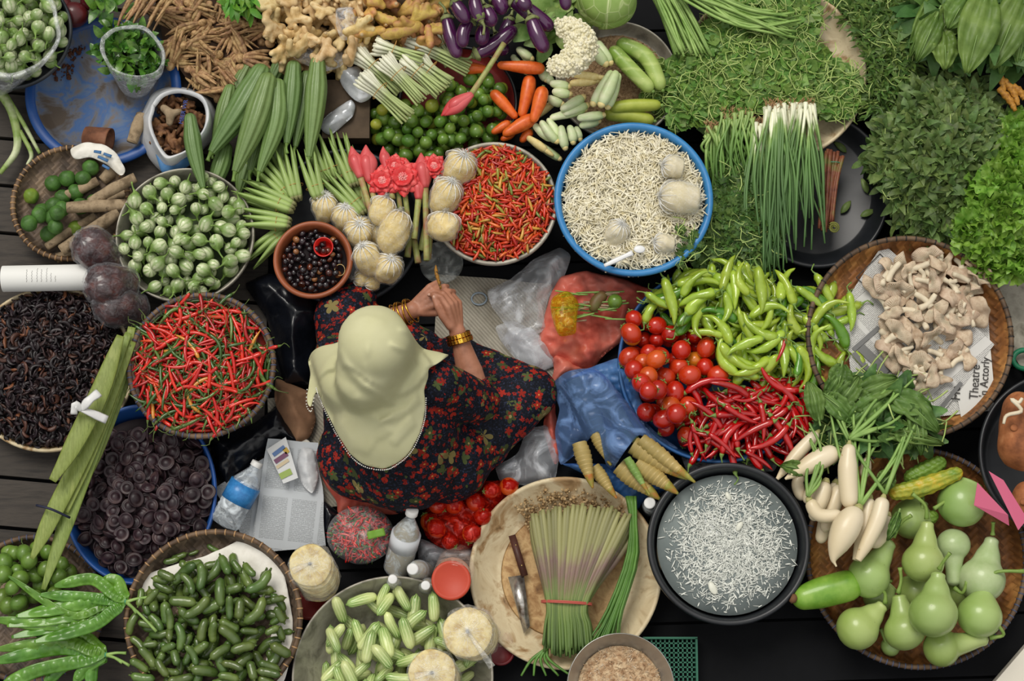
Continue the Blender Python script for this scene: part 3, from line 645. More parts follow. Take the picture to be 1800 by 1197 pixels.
for i,(x,y,k) in enumerate(tt):
    p=W(x,y,.145); M=TM((p[0],p[1],0),R.uniform(0,6.3),R.gauss(0,.4),0,R.uniform(1.02,1.2)); 
    col=['deep red','orange'][k==3]
    put(TOMS[i%2],h.hit(TOMS[i%2],M),'%s plum tomato %s'%(col if k==3 else 'glossy red',where(p[0],p[1],ci[0],ci[1],.17,'the tomato pile')),'tomato','plum tomatoes in the blue basin')
GPM=mat('light_green_pepper_skin',['#86a02a','#9cb638','#aec44e'],.22,14,.12,.02,bmp=(45,.5),coat=.5,spec=.5)
GPD=mat('mid_green_pepper_skin',['#4a7a1e','#5c8e28'],.22,14,.1,.02,bmp=(45,.5),coat=.5)
def mk_gp(i,m=GPM):
    L=.125; b=[.25,-.35,.5,.1,-.15,.35][i%6]; n=18; P=spl([(-L/2,b*L*.7,0),(-L*.3,b*.15*L,.004),(L*.05,-b*L*.1,0),(L*.45,b*L*.1,0)],n); R0=.0148
    g=G(); g.add(tube(P,R0*np.interp(np.linspace(0,1,n),[0,.06,.25,.5,.75,.93,1],[.06,.22,.48,.8,1,.95,.45]),12,lambda a,t:1+.13*math.sin(a*2+i+t*9)*min(1,t*2)+.07*math.sin(t*30+a*3)))
    k=G(); e=P[-1]; d=(P[-1]-P[-2]); d/=np.linalg.norm(d); k.add(tube(spl([e-d*.002,e+d*.005,e+d*.018+np.array([0,.004,.004]),e+d*.03+np.array([0,.012*(-1)**i,.004])],7),[.008,.0075,.003,.0022,.002,.002,.0026],7))
    return proto('green_pepper',g,m,[('stem',k,STEM)],P[[2,6,9,12,15,17]],[.005,.008,.011,.012,.012,.008])
GPS=[mk_gp(i) for i in range(6)]+[mk_gp(1,GPD)]
RC=mat('deep_red_chilli_skin',['#8f0a0c','#b81012','#a20c0e'],.16,12,.14,0,bmp=(50,.35),coat=.6,spec=.5)
REDS=[mk_long(i,.12,.0096,RC,'red_chilli',STEM,.03) for i in range(5)]
gpoly=WL([(1130,560),(1160,495),(1230,475),(1330,480),(1420,510),(1490,540),(1500,600),(1500,650),(1440,668),(1290,662),(1255,620),(1190,575),(1150,560)],.15); gc=np.mean(gpoly,0)
def trg(z,P,k=.6):
    c0=np.mean(P,0); return lambda x,y: z-k*((x-c0[0])**2+(y-c0[1])**2)
rpoly=WL([(1200,700),(1260,665),(1330,655),(1420,650),(1432,700),(1425,770),(1380,800),(1290,795),(1225,780),(1195,740)],.15)
pl=h.fill(GPS,200,trg(.175,gpoly,.5),poly_reg(gpoly),4,.15,.6,(.75,1.1),.8,tol=.05)
h.pl=pl; realise(h,pl,'light green pepper','the pepper pile','green pepper','light green peppers on the blue basin',300)
pl=h.fill(REDS,150,trg(.165,rpoly,.8),poly_reg(rpoly),4,.15,.6,(.75,1.15),.8,tol=.05)
realise(h,pl,'deep red chilli','the red chilli pile','chilli','deep red chillies on the blue basin',300)
for (a,b,tx) in (((1190,575),(1165,488),'leaning over the upper left rim'),((1340,560),(1328,470),'pointing up out of the pile'),((1450,545),(1395,505),'curving at the right of the pile'),((1470,545),(1432,478),'on the rim of the mushroom tray'),((1500,585),(1492,510),'standing out to the right on the newspaper'),((1535,660),(1480,640),'reaching furthest right across the newspaper'),((1515,700),(1555,690),'lying on the newspaper under the radish greens')):
    lay(h,GPS[3 if b[0]<1500 else 0],a,b,.17,.13,'light green pepper '+tx,'green pepper','light green peppers on the blue basin')
for (a,b,tx) in (((1358,650),(1372,608),'upright one standing among the green peppers'),((1290,810),(1240,770),'below the blue basin rim'),((1355,830),(1305,800),'lowest, on the floor beside the black basin')):
    lay(h,REDS[2],a,b,.1,.12,'deep red chilli, '+tx,'chilli','deep red chillies on the blue basin')
# ================= things laid by hand
LUF=gradmat('ridged_gourd_skin','#557038','#748e50',-.2,.2,None,.5,40,.1,hue=.02,bmp=(120,.35))
def uniq(name,g,mats,label,cat,group=None,kids=()):
    ce=center(g); o=g.obj(name,mats,loc=ce); tag(o,label,cat,group)
    for kn,kg,km in kids: part(kn,kg,km,o)
    return o
luf=[((466,114),(425,190),(372,268),24,.17,'longest on the left, reaching the top of the pile'),((474,128),(450,210),(414,302),22,.21,'wide one crossing in front of the topmost'),((407,148),(393,205),(376,262),15,.13,'short one at the left behind'),
((333,199),(341,262),(357,330),14,.19,'apart at the far left, over the white bag'),((400,250),(385,300),(366,345),15,.12,'lower left, partly covered'),((461,126),(462,205),(440,300),18,.15,'middle left one, half hidden'),
((489,138),(485,215),(456,302),18,.19,'left of the dark gap in the middle'),((500,105),(488,125),(470,160),14,.10,'short end showing behind at the top'),((517,106),(512,175),(504,252),17,.17,'straight one right of the middle'),
((540,124),(532,190),(519,258),14,.14,'narrow one second from the right'),((559,99),(554,180),(543,276),18,.18,'rightmost and straightest'),((492,250),(488,275),(484,315),15,.10,'short end showing at the bottom above the okra'),((455,240),(430,300),(420,338),15,.1,'bottom one above the small eggplants'),((440,110),(420,150),(405,190),13,.09,'hidden one beneath the left ones')]
for i,(a,b,d,r,z,tx) in enumerate(luf):
    g=G(); g.add(ptube([a,b,d],z,[r*.25,r*.8,r,r*.98,r*.85,r*.6,r*.3],22,40,lambda t,u:1+.2*(1-abs(math.sin(5*t)))**1.5-.08,caps='bt')); k=G(); e=np.array(d)-np.array(b); e=e/np.linalg.norm(e)
    k.add(ptube([np.array(d)-e*2,np.array(d)+e*8,np.array(d)+e*18+np.array([3,0])],z,[r*.3,r*.16,r*.13,r*.2],7,8))
    uniq('ridged_gourd',g,LUF,'ridged green gourd, '+tx,'gourd','ridged gourds in the upper left pile',[('stem',k,STEM)])
# purple eggplants
PUR=mat('purple_eggplant_skin',['#2c0c2c','#4a1a48','#5d2858'],.16,9,.12,bmp=(20,.05),coat=.6,spec=.5,pos=[.3,.5,.75])
CAL=mat('olive_calyx',['#5e6a3a','#848a58'],.6,30,.1,bmp=(90,.3))
pe=[((784,26),(792,62),(806,102),13,.2,0,'leftmost, hanging down beside the lemongrass'),((830,32),(815,55),(813,84),12,.23,0,'short one with calyx at its upper end, left'),((796,0),(808,18),(824,40),13,.26,0,'cut by the top edge at left'),((846,36),(838,20),(832,-8),12,.28,0,'with calyx pointing down over the middle'),
((852,10),(860,28),(868,46),13,.25,0,'middle one pointing down right'),((852,40),(848,60),(846,80),13,.2,0,'short blunt one in the middle'),((862,-8),(878,4),(884,26),14,.22,0,'cut by the top edge in the middle'),((832,98),(868,80),(908,48),14,.17,0,'long one lying low to the right with a long stalk'),
((896,-2),(932,22),(972,52),15,.22,0,'large, right, slanting down'),((932,28),(943,58),(960,92),14,.26,0,'beside the cauliflower'),((988,-14),(993,-2),(996,18),11,.28,0,'small end above the cauliflower'),((872,60),(880,80),(890,96),12,.12,0,'small round end low by the carrots'),((912,-6),(920,6),(935,14),13,.27,0,'topmost beside the cabbage'),((898,30),(892,50),(880,72),13,.1,0,'underneath, between the stalks')]
for i,(a,b,d,r,z,_,tx) in enumerate(pe):
    g=G(); g.add(ptube([a,b,d],z,[r*.55,r*.85,r,r*1.05,r*.98,r*.8],20,18,caps='tb')); k=G(); e=np.array(a,float)-np.array(b); e=e/np.linalg.norm(e); a_=np.array(a,float); sd=np.array([-e[1],e[0]])*(8 if i%2 else -7)
    k.add(ptube([a_-e*9,a_-e*2,a_+e*4],z,[r*.95,r*.85,r*.5,r*.3],8,16,lambda t,u:1+(.18*math.cos(5*t) if u<.4 else 0))); k.add(ptube([a_+e*3,a_+e*12,a_+e*24+sd],z+.012,[3.6,2.6,2.4,3],8,7))
    uniq('purple_eggplant',g,PUR,'glossy purple eggplant, '+tx,'eggplant','long purple eggplants at the top',[('calyx',k,CAL)])
# carrots
CAR=mat('carrot_skin',['#d0551a','#df6a26','#c24a16'],.4,30,.06,bmp=(150,.25),coat=.1)
ca=[((958,121),(920,118),(874,114),12,.15,'horizontal one above the others, under the cauliflower'),((932,132),(927,165),(916,206),13,.13,'upright one left of the longest pair'),((955,152),(948,180),(936,216),13,.16,'upright one on the right'),((942,206),(915,220),(884,238),13,.13,'slanting down left along the rim of the metal pan'),
((864,160),(885,182),(909,208),11,.12,'slanting down right over the red tray'),((814,121),(832,120),(858,122),11,.12,'behind the pink bud'),((898,215),(882,224),(864,234),9,.10,'short end beside the metal pan'),((935,228),(925,238),(915,250),9,.1,'tip showing under the baby corn'),((905,225),(895,238),(880,246),8,.08,'lowest, mostly covered')]
for a,b,d,r,z,tx in ca:
    g=G(); g.add(ptube([a,b,d],z,[r*.4,r*.92,r,r*.98,r*.85,r*.7,r*.2],20,16,lambda t,u:1+.02*math.sin(u*60+t*2),caps='bb')); k=G(); a_=np.array(a,float); e=a_-np.array(b); e/=np.linalg.norm(e); k.add(ptube([a_-e*2,a_+e*2],z,[4,3],3,8))
    uniq('carrot',g,CAR,'orange carrot, '+tx,'carrot','loose carrots',[('crown',k,mat('carrot_crown','#6a6a3a',.7,20,0,bmp=None) if 'carrot_crown' not in bpy.data.materials else bpy.data.materials['carrot_crown'])])
# torch ginger bud over the limes
PINK=gradmat('pink_bud_skin','#c23a3e','#d8696a',-.05,.05,None,.4,20,.05,bmp=(40,.2)); STK=mat('red_green_stalk',['#7f8c4a','#9fa362','#a06a50'],.5,20,.1)
def bud(a,b,d,rb,rs,z,label,stalk=True,group='torch ginger flowers',nr=5):
    a_,b_,d_=map(lambda q:np.array(q,float),(a,b,d)); g=G()   # a bud tip, b where bud meets stalk, d stalk end
    for j in range(nr):
        o_=np.array([(j%3-1)*rb*.22,((j*2)%3-1)*rb*.1]); g.add(ptube([b_,(a_+b_)/2+o_*1.3,a_+o_+ (b_-a_)*.07*j],z+.004*(j%2),[rs*.9,rb*.8,rb,rb*.7,rb*.08],12,12,lambda t,u:1+.12*math.cos(2*t+j)))
    k=G(); k.add(ptube([b_+(a_-b_)*.05,(b_+d_)/2,d_],z,[rs,rs*.9,rs*.95],8,10)); return uniq('ginger_flower',g,PINK,label,'flower',group,[('stalk',k,STK)])
bud((778,205),(830,165),(886,76),12,5.5,.20,'closed pink torch ginger bud lying across the limes')
for a,b,d,rb,tx in (((620,258),(634,312),(655,380),11,'leftmost closed one, deep pink'),((646,256),(650,320),(664,372),13,'pale pink bud second from the left'),((675,258),(680,300),(690,350),8,'slim pointed bud behind the open flowers'),((743,270),(748,330),(750,458),13,'tall bud on the right with a long straight stalk'),((738,312),(736,350),(728,420),9,'narrow bud left of the tall one')):
    bud(a,b,d,rb,6,.19,'torch ginger flower, '+tx)
RED=mat('coral_petal',['#d8262c','#e8484a','#ee6a66'],.4,25,.1,bmp=(30,.2),trans=.15)
for (x,y,r,tx) in ((672,318,31,'left open red flower with a pale speckled heart'),(708,312,37,'large open red flower in the middle'),(694,292,25,'open red flower behind the middle one'),(763,292,25,'open pink flower at the right by the metal pan')):
    p=W(x,y,.2); root=thing('ginger_flower',(p[0],p[1],.185),'torch ginger flower, '+tx,'flower','torch ginger flowers'); m=mpp(.2)*r
    for ring,(n,rr,up) in enumerate(((8,1.0,.15),(8,.8,.45),(7,.55,.75))):
        for j in range(n):
            a=2*pi*j/n+ring*.4+R.uniform(-.15,.15)
            def f(u,v): 
                w=math.sin(pi*min(1,v*.93+.07))**.7*m*.33; rad=v*m*rr; return np.array([math.cos(a)*rad-math.sin(a)*(u-.5)*2*w, math.sin(a)*rad+math.cos(a)*(u-.5)*2*w, .01+up*m*v*.6-abs(u-.5)**2*m*.25+ .1*m*math.sin(v*3)])
            V,F=grid(f,5,7); V,F=thick(V,F,.0012); g=G(); g.add((V,F)); g.obj('petal',RED,root)
    g=G()
    for j in range(40): a=j*2.4; q=math.sqrt(j/40)*m*.3; g.add(ball((math.cos(a)*q,math.sin(a)*q,.012+.3*m-.5*q),.0035,6,5))
    g.obj('heart',mat('speckled_heart',['#d84050','#f0b8b0'],.5,200,0,bmp=None) if ring==2 else RED,root)
    k=G(); dr=W(x+(12 if x>690 else 4),y+95,.17)-p; V,F=tube([(0,0,.0),(dr[0]*.5,dr[1]*.5,-.01),(dr[0],dr[1],-.02)],.008,10); k.add((V,F)); k.obj('stalk',STK,root)
for a,b,tx in (((740,440),(755,365),'left cut one'),((752,455),(762,345),'right cut one'),((716,452),(722,400),'pale end'),((735,462),(728,420),'short pale tip'),((643,372),(634,320),'beside the yellow bags')):
    g=G(); g.add(ptube([a,b],.14,[6,5.5],6,10)); solo('ginger_stalk',g,STK,'cut green ginger flower stalk, %s, beside the clear yellow bags'%tx,'stalk','cut ginger stalks')
# lemongrass bundles
LG=gradmat('lemongrass_stalk_skin','#dfdfc8','#a9b878',-.06,.02,None,.5,40,.1,bmp=(100,.2)); RUB=mat('pale_rubber_band','#b98a4a',.5,10,0,bmp=None)
def bundle(name,a,b,z,n,rb,spread,label,group,m,part_name,rfun,fan=1.0,bandpos=.35,cat='bundle',bandm=None,seg=8,jit=.5,band=True):
    A=W(a[0],a[1],z);B=W(b[0],b[1],z); L=np.linalg.norm(B-A); d=(B-A)/L; s=np.array([-d[1],d[0],0]); root=thing(name,(A[0]*.5+B[0]*.5,A[1]*.5+B[1]*.5,z-rb*2.2),label,cat,group,math.atan2(d[1],d[0]))
    cnt=0; lay_=0
    pos=[]
    while len(pos)<n:
        k=max(1,int(round(spread*2/(rb*2.1)))-lay_); 
        for j in range(k):
            if len(pos)<n: pos.append(((j-(k-1)/2)*rb*2.0,lay_*rb*1.6))
        lay_+=1
    for (o,zz) in pos:
        x0=R.uniform(-.5,.5)*L*.08*jit; x1=R.uniform(-1,1)*L*.05*jit; t=bandpos; f0=1+fan*.9*t*1.6; f1=1+fan*(1-t)*.6
        P=spl([(-L/2+x0,o*f0,zz+rb*1.2),(-L/2+L*t,o*.85,zz+rb),(L/2+x1,o*f1+R.uniform(-1,1)*rb*.5,zz*.8+rb)],9)
        g=G(); g.add(tube(P,[rfun(u)*rb for u in np.linspace(0,1,9)],seg)); g.obj(part_name,m,root)
    if not band: return root
    w=spread*.85+rb; hh=(lay_*rb*1.6+rb)/2; th=np.linspace(0,2*pi,25); g=G(); P=np.stack([np.full(25,-L/2+L*bandpos)+.002*np.sin(th),w*np.cos(th),hh+.001+(hh+.0015)*np.sin(th)],1); g.add(tube(P,.0011,5)); g.obj('rubber_band',bandm or RUB,root); return root
lgr=lambda u: float(np.interp(u,[0,.04,.15,.35,.6,1],[.5,1.0,1.15,.85,.66,.6]))
for a,b,z,n,tx in (((716,68),(824,120),.15,9,'uppermost right'),((764,62),(796,108),.13,6,'short one behind, below the purple eggplants'),((658,78),(742,106),.19,9,'top left, lying nearly level'),((622,88),(705,160),.17,9,'leftmost, bulbs spread wide'),((735,106),(790,148),.17,9,'right one over the limes'),((705,104),(776,162),.19,9,'second from the right'),((672,102),(744,176),.22,10,'middle one on top'),((634,134),(720,206),.22,11,'lowest, ends over the limes')):
    bundle('lemongrass_bundle',a,b,z,n,.0062,.028,'small tied lemongrass bundle, '+tx,'small lemongrass bundles',LG,'stalk',lgr,1.0,.4)
# cauliflower
g=G(); P=spl(WL([(992,48),(1015,62),(1022,88),(1002,112),(978,118)],.3),40); cb=mat('cauliflower_curd',['#cfc7a0','#e8e2c4','#efe9d0'],.8,60,0,bmp=(200,.5)); rr=np.interp(np.linspace(0,1,40),[0,.3,.6,1],[20,29,31,20])*mpp(.3)
core=[(P[::3],rr[::3]*.9)]; V,F=blob(core,.006,4); g.add((V,F))
for j in range(1300):
    i=R.randrange(40); v=NR.normal(size=3); v/=np.linalg.norm(v); v[2]=abs(v[2]); g.add(ball(P[i]+v*rr[i]*R.uniform(.86,.99),R.uniform(.0025,.0068),7,5))
uniq('cauliflower',g,cb,'half cream cauliflower curving beside the carrots and cabbage','cauliflower')
# cabbage
def cabmat():
    k=N('cabbage_leaf'); co=k.coord(); s=k.n('SeparateXYZ'); k.l(co,s.inputs[0]); x=k.math('MULTIPLY',s.outputs[0],1.0); 
    vv=k.n('TexVoronoi',feature='DISTANCE_TO_EDGE'); m=k.n('Mapping'); k.l(co,m.inputs[0]); m.inputs['Scale'].default_value=(1,.55,1); k.l(m.outputs[0],vv.inputs['Vector']); vv.inputs['Scale'].default_value=26
    v=k.ramp(vv.outputs[0],[(.0,1.0),(.05,0.0)]); a=k.math('ABSOLUTE',k.math('MULTIPLY_ADD',k.noise(co,8,2),.02,k.math('ADD',s.outputs[0],-.01))); mr=k.ramp(a,[(.0015,1.0),(.004,0.0)])
    col=k.mix(k.math('MAXIMUM',k.math('MULTIPLY',v,.55),mr),k.ramp(k.noise(co,10,3),[(.3,c('#7d9c48')),(.7,c('#9db868'))]),c('#cfdba0')); k.bump(v,.3,.002); return k.fin(col,.45,.4)
p=W(1068,-12,.28); g=G(); V,F=ball((0,0,0),.078,40,24,(1.08,1,.85)); V*=(1+.02*vn(V,25,2))[:,None]; g.add((V,F)); o=g.obj('cabbage',cabmat(),loc=(p[0],p[1],.25)); tag(o,'round pale green cabbage cut by the top edge','cabbage')
for j,(a0,zz) in enumerate(((3.6,-.01),(5.4,-.02))):
    def f(u,v): a=a0+(u-.5)*1.9; t=-.2+v*1.25; rr=.082+.004*v+.012*v**3; return np.array([rr*math.cos(a)*math.cos(t)*1.08,rr*math.sin(a)*math.cos(t),-rr*.85*math.sin(t)*-1*.9+zz-.02])
    V,F=grid(f,16,12); V[:,2]*=1; V+=vn(V,60,j)[:,None]*.002; V,F=thick(V,F,.002); k=G(); k.add((V,F)); k.obj('outer_leaf',bpy.data.materials['cabbage_leaf'],o)

# baby corn in husks
HUSK=gradmat('husk_skin','#dfe2c0','#a9c07a',-.05,.05,None,.5,50,.12,('#c3d4a0',8,.4,.9),bmp=(120,.3)); COB=mat('young_cob',['#d8c07a','#e6d79c'],.5,80,.1,bmp=(300,.4))
corn=[((1036,74),(1066,114),11,.2,'g'),((1050,72),(1074,112),10,.18,'g'),((1003,130),(1054,136),8,.17,'y'),((1001,146),(1050,142),8,.16,'y'),((1084,124),(1056,186),12,.2,'g'),((1076,124),(1042,184),11,.18,'g'),((1088,128),(1068,190),10,.17,'g'),((966,146),(1002,152),9,.14,'w'),((970,160),(1004,166),9,.14,'w'),((962,170),(990,184),9,.13,'w'),((985,194),(1027,170),10,.16,'w'),((990,202),(1034,184),9,.15,'w'),((966,208),(1030,192),9,.14,'w'),((1014,208),(1062,202),9,.15,'w'),((1018,222),(1054,212),9,.13,'w'),((938,218),(972,246),9,.13,'w'),((950,212),(980,250),9,.15,'w'),((962,208),(984,244),8,.14,'w'),((986,220),(994,262),9,.15,'w'),((1000,220),(1008,252),9,.14,'w'),((1012,222),(1020,246),8,.13,'w'),((926,240),(962,266),8,.11,'y'),((938,246),(985,280),8,.1,'w'),((946,122),(962,142),9,.12,'w'),((908,84),(936,104),9,.12,'g'),((958,128),(972,148),8,.12,'w'),((916,92),(940,118),8,.1,'g'),((900,96),(925,128),8,.09,'w'),((978,178),(940,205),8,.1,'y')]
ccn=W(1000,180,.15)
for i,(a,b,r,z,kd) in enumerate(corn):
    g=G(); g.add(ptube([a,((a[0]+b[0])/2+R.uniform(-2,2),(a[1]+b[1])/2),b],z,[r*.35,r*.8,r,r*.95,r*.75],12,12,lambda t,u:1+.06*math.sin(3*t+i)+.05*math.sin(7*t),caps='bb')); e=np.array(b,float)-np.array(a); e/=np.linalg.norm(e); b_=np.array(b,float)
    k=G(); k.add(ptube([b_-e*4,b_+e*(14 if kd=='y' else 3)],z,[r*.62,r*.6,r*.3],6,10)); p=W(a[0],a[1],z)
    uniq('baby_corn',g,COB if kd=='y' else HUSK,('husked yellow baby corn ' if kd=='y' else 'greenish baby corn in its husk ' if kd=='g' else 'pale baby corn in its husk ')+where(p[0],p[1],ccn[0],ccn[1],.13,'the baby corn heap'),'baby corn','baby corn around the cauliflower',[('cob',k,COB)])
# four large cucumbers
BCU=gradmat('large_cucumber_skin','#7f9f42','#a3b862',-.06,.06,('#c3cf8a',50,.68),.35,25,.05,('#b4c574',10,.55,.9)); YGR=mat('yellow_green_skin',['#98a63a','#b3bb52'],.4,20,.08,bmp=(80,.3))
for pts,r,z,m,tx in (([(1073,83),(1105,118),(1147,160)],14,.16,BCU,'left of the pair on the bran'),([(1084,73),(1135,100),(1164,158)],15,.15,BCU,'right, curved one of the pair on the bran'),([(1072,190),(1110,186),(1162,184)],12,.13,YGR,'yellowish, level, above the blue sprout basin'),([(1062,200),(1100,203),(1150,212)],13,.11,YGR,'yellowish, lowest, touching the blue sprout rim')):
    g=G(); g.add(ptube(pts,z,[r*.8,r*.95,r,r,r*.95,r*.7],24,18,caps='bb')); k=G(); k.add(ptube([pts[-1],(pts[-1][0]+3,pts[-1][1]+3)],z,[4,3],3,8)); uniq('cucumber',g,m,'large green cucumber, '+tx,'cucumber','large cucumbers above the sprouts',[('stem_end',k,STEM)])
# bottle gourds
BG=gradmat('bottle_gourd_skin','#8ba556','#a5b873',-.06,.06,('#7d8a52',90,.74),.33,16,.07,hue=.03,coat=.2,bmp=(60,.08)); GST=mat('gourd_stem',['#6f8c3c','#8aa352'],.5,30,0,bmp=(60,.2)); PBG=mat('pale_bottle_gourd_skin',['#9fb47c','#b6c496'],.35,14,.04,bmp=(60,.08),coat=.2)
bg_=[((1528,1012),(1567,950),37,13,.20,[(1570,944),(1585,918),(1602,906)],BG,'speckled one below the radishes'),((1622,988),(1630,916),36,12,.23,[(1629,912),(1626,888),(1604,868)],BG,'upper middle, neck pointing up'),((1676,958),(1676,1030),29,13,.18,[(1678,1034),(1692,1042),(1700,1022)],PBG,'pale one with its neck pointing down'),
((1726,1018),(1745,944),40,13,.19,[(1745,940),(1746,918)],PBG,'pale one at the right by the basket rim'),((1640,1078),(1651,1004),42,13,.29,[(1651,1000),(1658,988),(1670,972)],BG,'big topmost one in the middle'),((1722,1082),(1731,1036),39,14,.22,[(1731,1030),(1750,1006),(1800,1004)],BG,'round one at the right with a long curved stem'),
((1508,1104),(1554,1062),37,12,.19,[(1556,1060),(1554,1040),(1528,1024)],BG,'lower left, neck pointing up right'),((1590,1108),(1579,1045),35,13,.2,[(1579,1042),(1584,1020),(1582,998)],BG,'lower middle, with neck straight up'),((1656,1138),(1738,1121),33,12,.2,[(1740,1121),(1764,1116),(1754,1098)],BG,'lowest, lying with its neck to the right'),
((1690,884),(1697,866),42,22,.2,[(1695,868),(1670,876),(1642,894)],BG,'round one beside the pink paper signs'),((1602,912),(1608,890),36,20,.15,[(1610,886),(1622,872),(1620,895)],BG,'behind the radish leaves'),((1545,1048),(1560,1030),28,18,.12,[(1560,1030),(1566,1020)],BG,'half hidden under the speckled one'),((1610,1040),(1600,1010),32,18,.12,[(1600,1008),(1598,1000)],BG,'hidden behind the big topmost one'),((1566,1136),(1580,1130),17,9,.1,[(1558,1130),(1548,1105)],BG,'small one by the lower rim'),((1690,1040),(1690,1010),30,16,.11,[(1690,1008),(1692,1000)],BG,'hidden at the right of the topmost')]
for cx_,nk,rb,rn,z,stm,m,tx in bg_:
    A=np.array(cx_,float);B=np.array(nk,float); d=(B-A); L=np.linalg.norm(d); d/=L
    ts=[-rb,-rb*.97,-rb*.86,-rb*.6,-rb*.2,rb*.2,rb*.5,rb*.8]; rs=[rb*.05,rb*.25,rb*.52,rb*.82,rb*.99,rb*.98,rb*.84,rb*.62]
    if L>rb: ts+=[rb*.8+(L-rb*.8)*q for q in(.35,.7,.9,1)]; rs+=[max(rn,rb*.5),rn*1.02,rn*.9,rn*.35]
    else: ts+=[rb*.95,rb*1.0]; rs+=[rn*1.0,rn*.2]
    zc=z-.035; u0=np.linspace(0,1,len(ts)); sm=spl(np.stack([ts,rs],1),44); P=[W(*(A+d*t),zc) for t in sm[:,0]]; V,F=tube(P,np.maximum(sm[:,1],.4)*mpp(z),40); g=G(); V=V+((vn(V,28,int(A[0]))*.0018)[:,None]*np.array([1,1,.3])); g.add((V,F))
    k=G(); k.add(tube(spl([W(*s_,zc+.012+.016*i) for i,s_ in enumerate(stm)],10),np.array([4.8,4,3.2,3,2.9,2.9,2.9,3,3.2,4])*mpp(z),10)); uniq('bottle_gourd',g,m,'pale green bottle gourd, '+tx,'gourd','bottle gourds in the bamboo tray',[('stem',k,GST)])
LGD=mat('long_gourd_skin',['#5f8f26','#79a338','#8db04c'],.35,14,0,bmp=(50,.1),coat=.2)
g=G(); g.add(ptube([(1392,1056),(1450,1040),(1518,1022)],.17,[14,22,26,27,27,24],26,24,caps='bb')); k=G(); k.add(ptube([(1390,1050),(1400,1055)],.19,[7,9,5],5,10)); uniq('long_gourd',g,LGD,'long smooth green gourd lying across the left rim of the tray','gourd',None,[('brown_end',k,mat('brown_scar','#6b4a30',.8,40,0))])
BIT=mat('bitter_gourd_skin',['#5f8230','#7b9a3a'],.4,18,0,bmp=(90,.6)); BITY=mat('ripening_bitter_gourd_skin',['#6a8a30','#a8a535','#d8a22c'],.4,16,0,bmp=(90,.6))
for pts,r,m,z,tx in (([(1562,868),(1620,856),(1692,828)],15,BITY,.2,'yellowing bitter gourd lying on the green one'),([(1590,846),(1625,830),(1662,808)],16,BIT,.16,'green bitter gourd behind the yellowing one'),([(1600,905),(1620,912),(1650,905)],13,BIT,.13,'green bitter gourd end between two bottle gourds')):
    g=G(); g.add(ptube(pts,z,[r*.6,r*.9,r,r,r*.85,r*.6],60,32,lambda t,u:1+.1*math.cos(8*t)+.06*math.sin(u*70+t*5),caps='bb')); solo('bitter_gourd',g,m,tx,'gourd','bitter gourds')
# radishes
RAD=gradmat('radish_skin','#d3c3a0','#ddd0b4',-.05,.05,('#b5976a',30,.72),.4,16,.04,bmp=(60,.12),coat=.15)
ra=[([(1437,760),(1400,800),(1366,842)],[5,11,12,11,8,3],.2,'slanting, uppermost left beside the chillies'),([(1474,792),(1432,812),(1380,842)],[6,17,18,16,10,2],.24,'thick one slanting down left'),([(1493,780),(1490,830),(1494,895)],[5,13,17,17,16,12],.27,'thick upright one in the middle'),([(1452,846),(1442,880),(1428,915)],[8,14,14,12,11],.22,'behind the bent one, left'),([(1478,852),(1464,890),(1448,935)],[8,14,14,12,9],.2,'between the bent one and the middle one'),
([(1422,878),(1440,905),(1482,906)],[7,12,12,12,11],.26,'bent short one crossing the others'),([(1510,892),(1486,930),(1466,978),(1470,996)],[9,22,25,20,9,3,1.5],.29,'plump turnip-shaped one with a thin root tip'),([(1553,874),(1540,920),(1508,985)],[6,14,15,14,12,6],.27,'long one at the right'),([(1530,875),(1520,930),(1504,985)],[6,12,13,11,6],.24,'long rough one left of the rightmost'),([(1438,842),(1428,860),(1416,885)],[7,10,11,10],.18,'pale end at the left'),
([(1470,848),(1455,900),(1441,955)],[8,12,13,12,7],.17,'low one with a blunt end'),([(1523,804),(1522,822),(1518,840)],[3,9,10,8],.22,'small one right of the middle one'),([(1560,905),(1552,935),(1532,962)],[8,13,13,8],.2,'low one by the gourds'),([(1410,835),(1402,850),(1410,880)],[6,10,11,9],.16,'lowest at the left')]
for pts,rd,z,tx in ra:
    g=G(); g.add(ptube(pts,z,rd,24,18,caps='b'+('b' if rd[-1]>6 else 't'))); a_=np.array(pts[0],float); e=a_-np.array(pts[1]); e/=np.linalg.norm(e); k=G(); k.add(ptube([a_-e*2,a_+e*6],z,[rd[0]*1.0,rd[0]*.8,rd[0]*.5],5,10)); uniq('radish',g,RAD,'white radish, '+tx,'radish','white radishes with their greens',[('crown',k,mat('radish_crown',['#b5a87a','#8f9a50'],.7,50,0) if 'radish_crown' not in bpy.data.materials else bpy.data.materials['radish_crown'])])
# kaffir limes and root sticks
KAF=mat('bumpy_lime_skin',['#2f4d1c','#41662a','#4f7a30'],.5,30,.14,bmp=(160,.5)); KAFY=mat('yellowing_bumpy_lime_skin',['#7d9030','#55782a'],.5,25,0,bmp=(160,.4))
kl=[(148,279,.17),(110,303,.14),(138,303,.15),(86,313,.13),(122,324,.16),(100,335,.15),(50,339,.11),(152,337,.19),(131,349,.16),(67,364,.13),(90,356,.13),(107,364,.14),(90,379,.15),(72,383,.12),(124,390,.15),(57,399,.12),(80,405,.12),(99,401,.14),(109,385,.11)]
def kp(m,sd):
    g=G(); V,F=ball((0,0,0),.0205,26,18); V*=(1+.05*vn(V,330,sd)+.02*vn(V,120,sd+1))[:,None]; g.add((V,F)); return proto('bumpy_lime',g,m,(),[(0,0,0)],[.0205])
KP=[kp(KAF,1),kp(KAF,2),kp(KAFY,3)]; q=CT['kaffir']; h=Heap(q['cx'],q['cy'],q['R'],q['base'],.004)
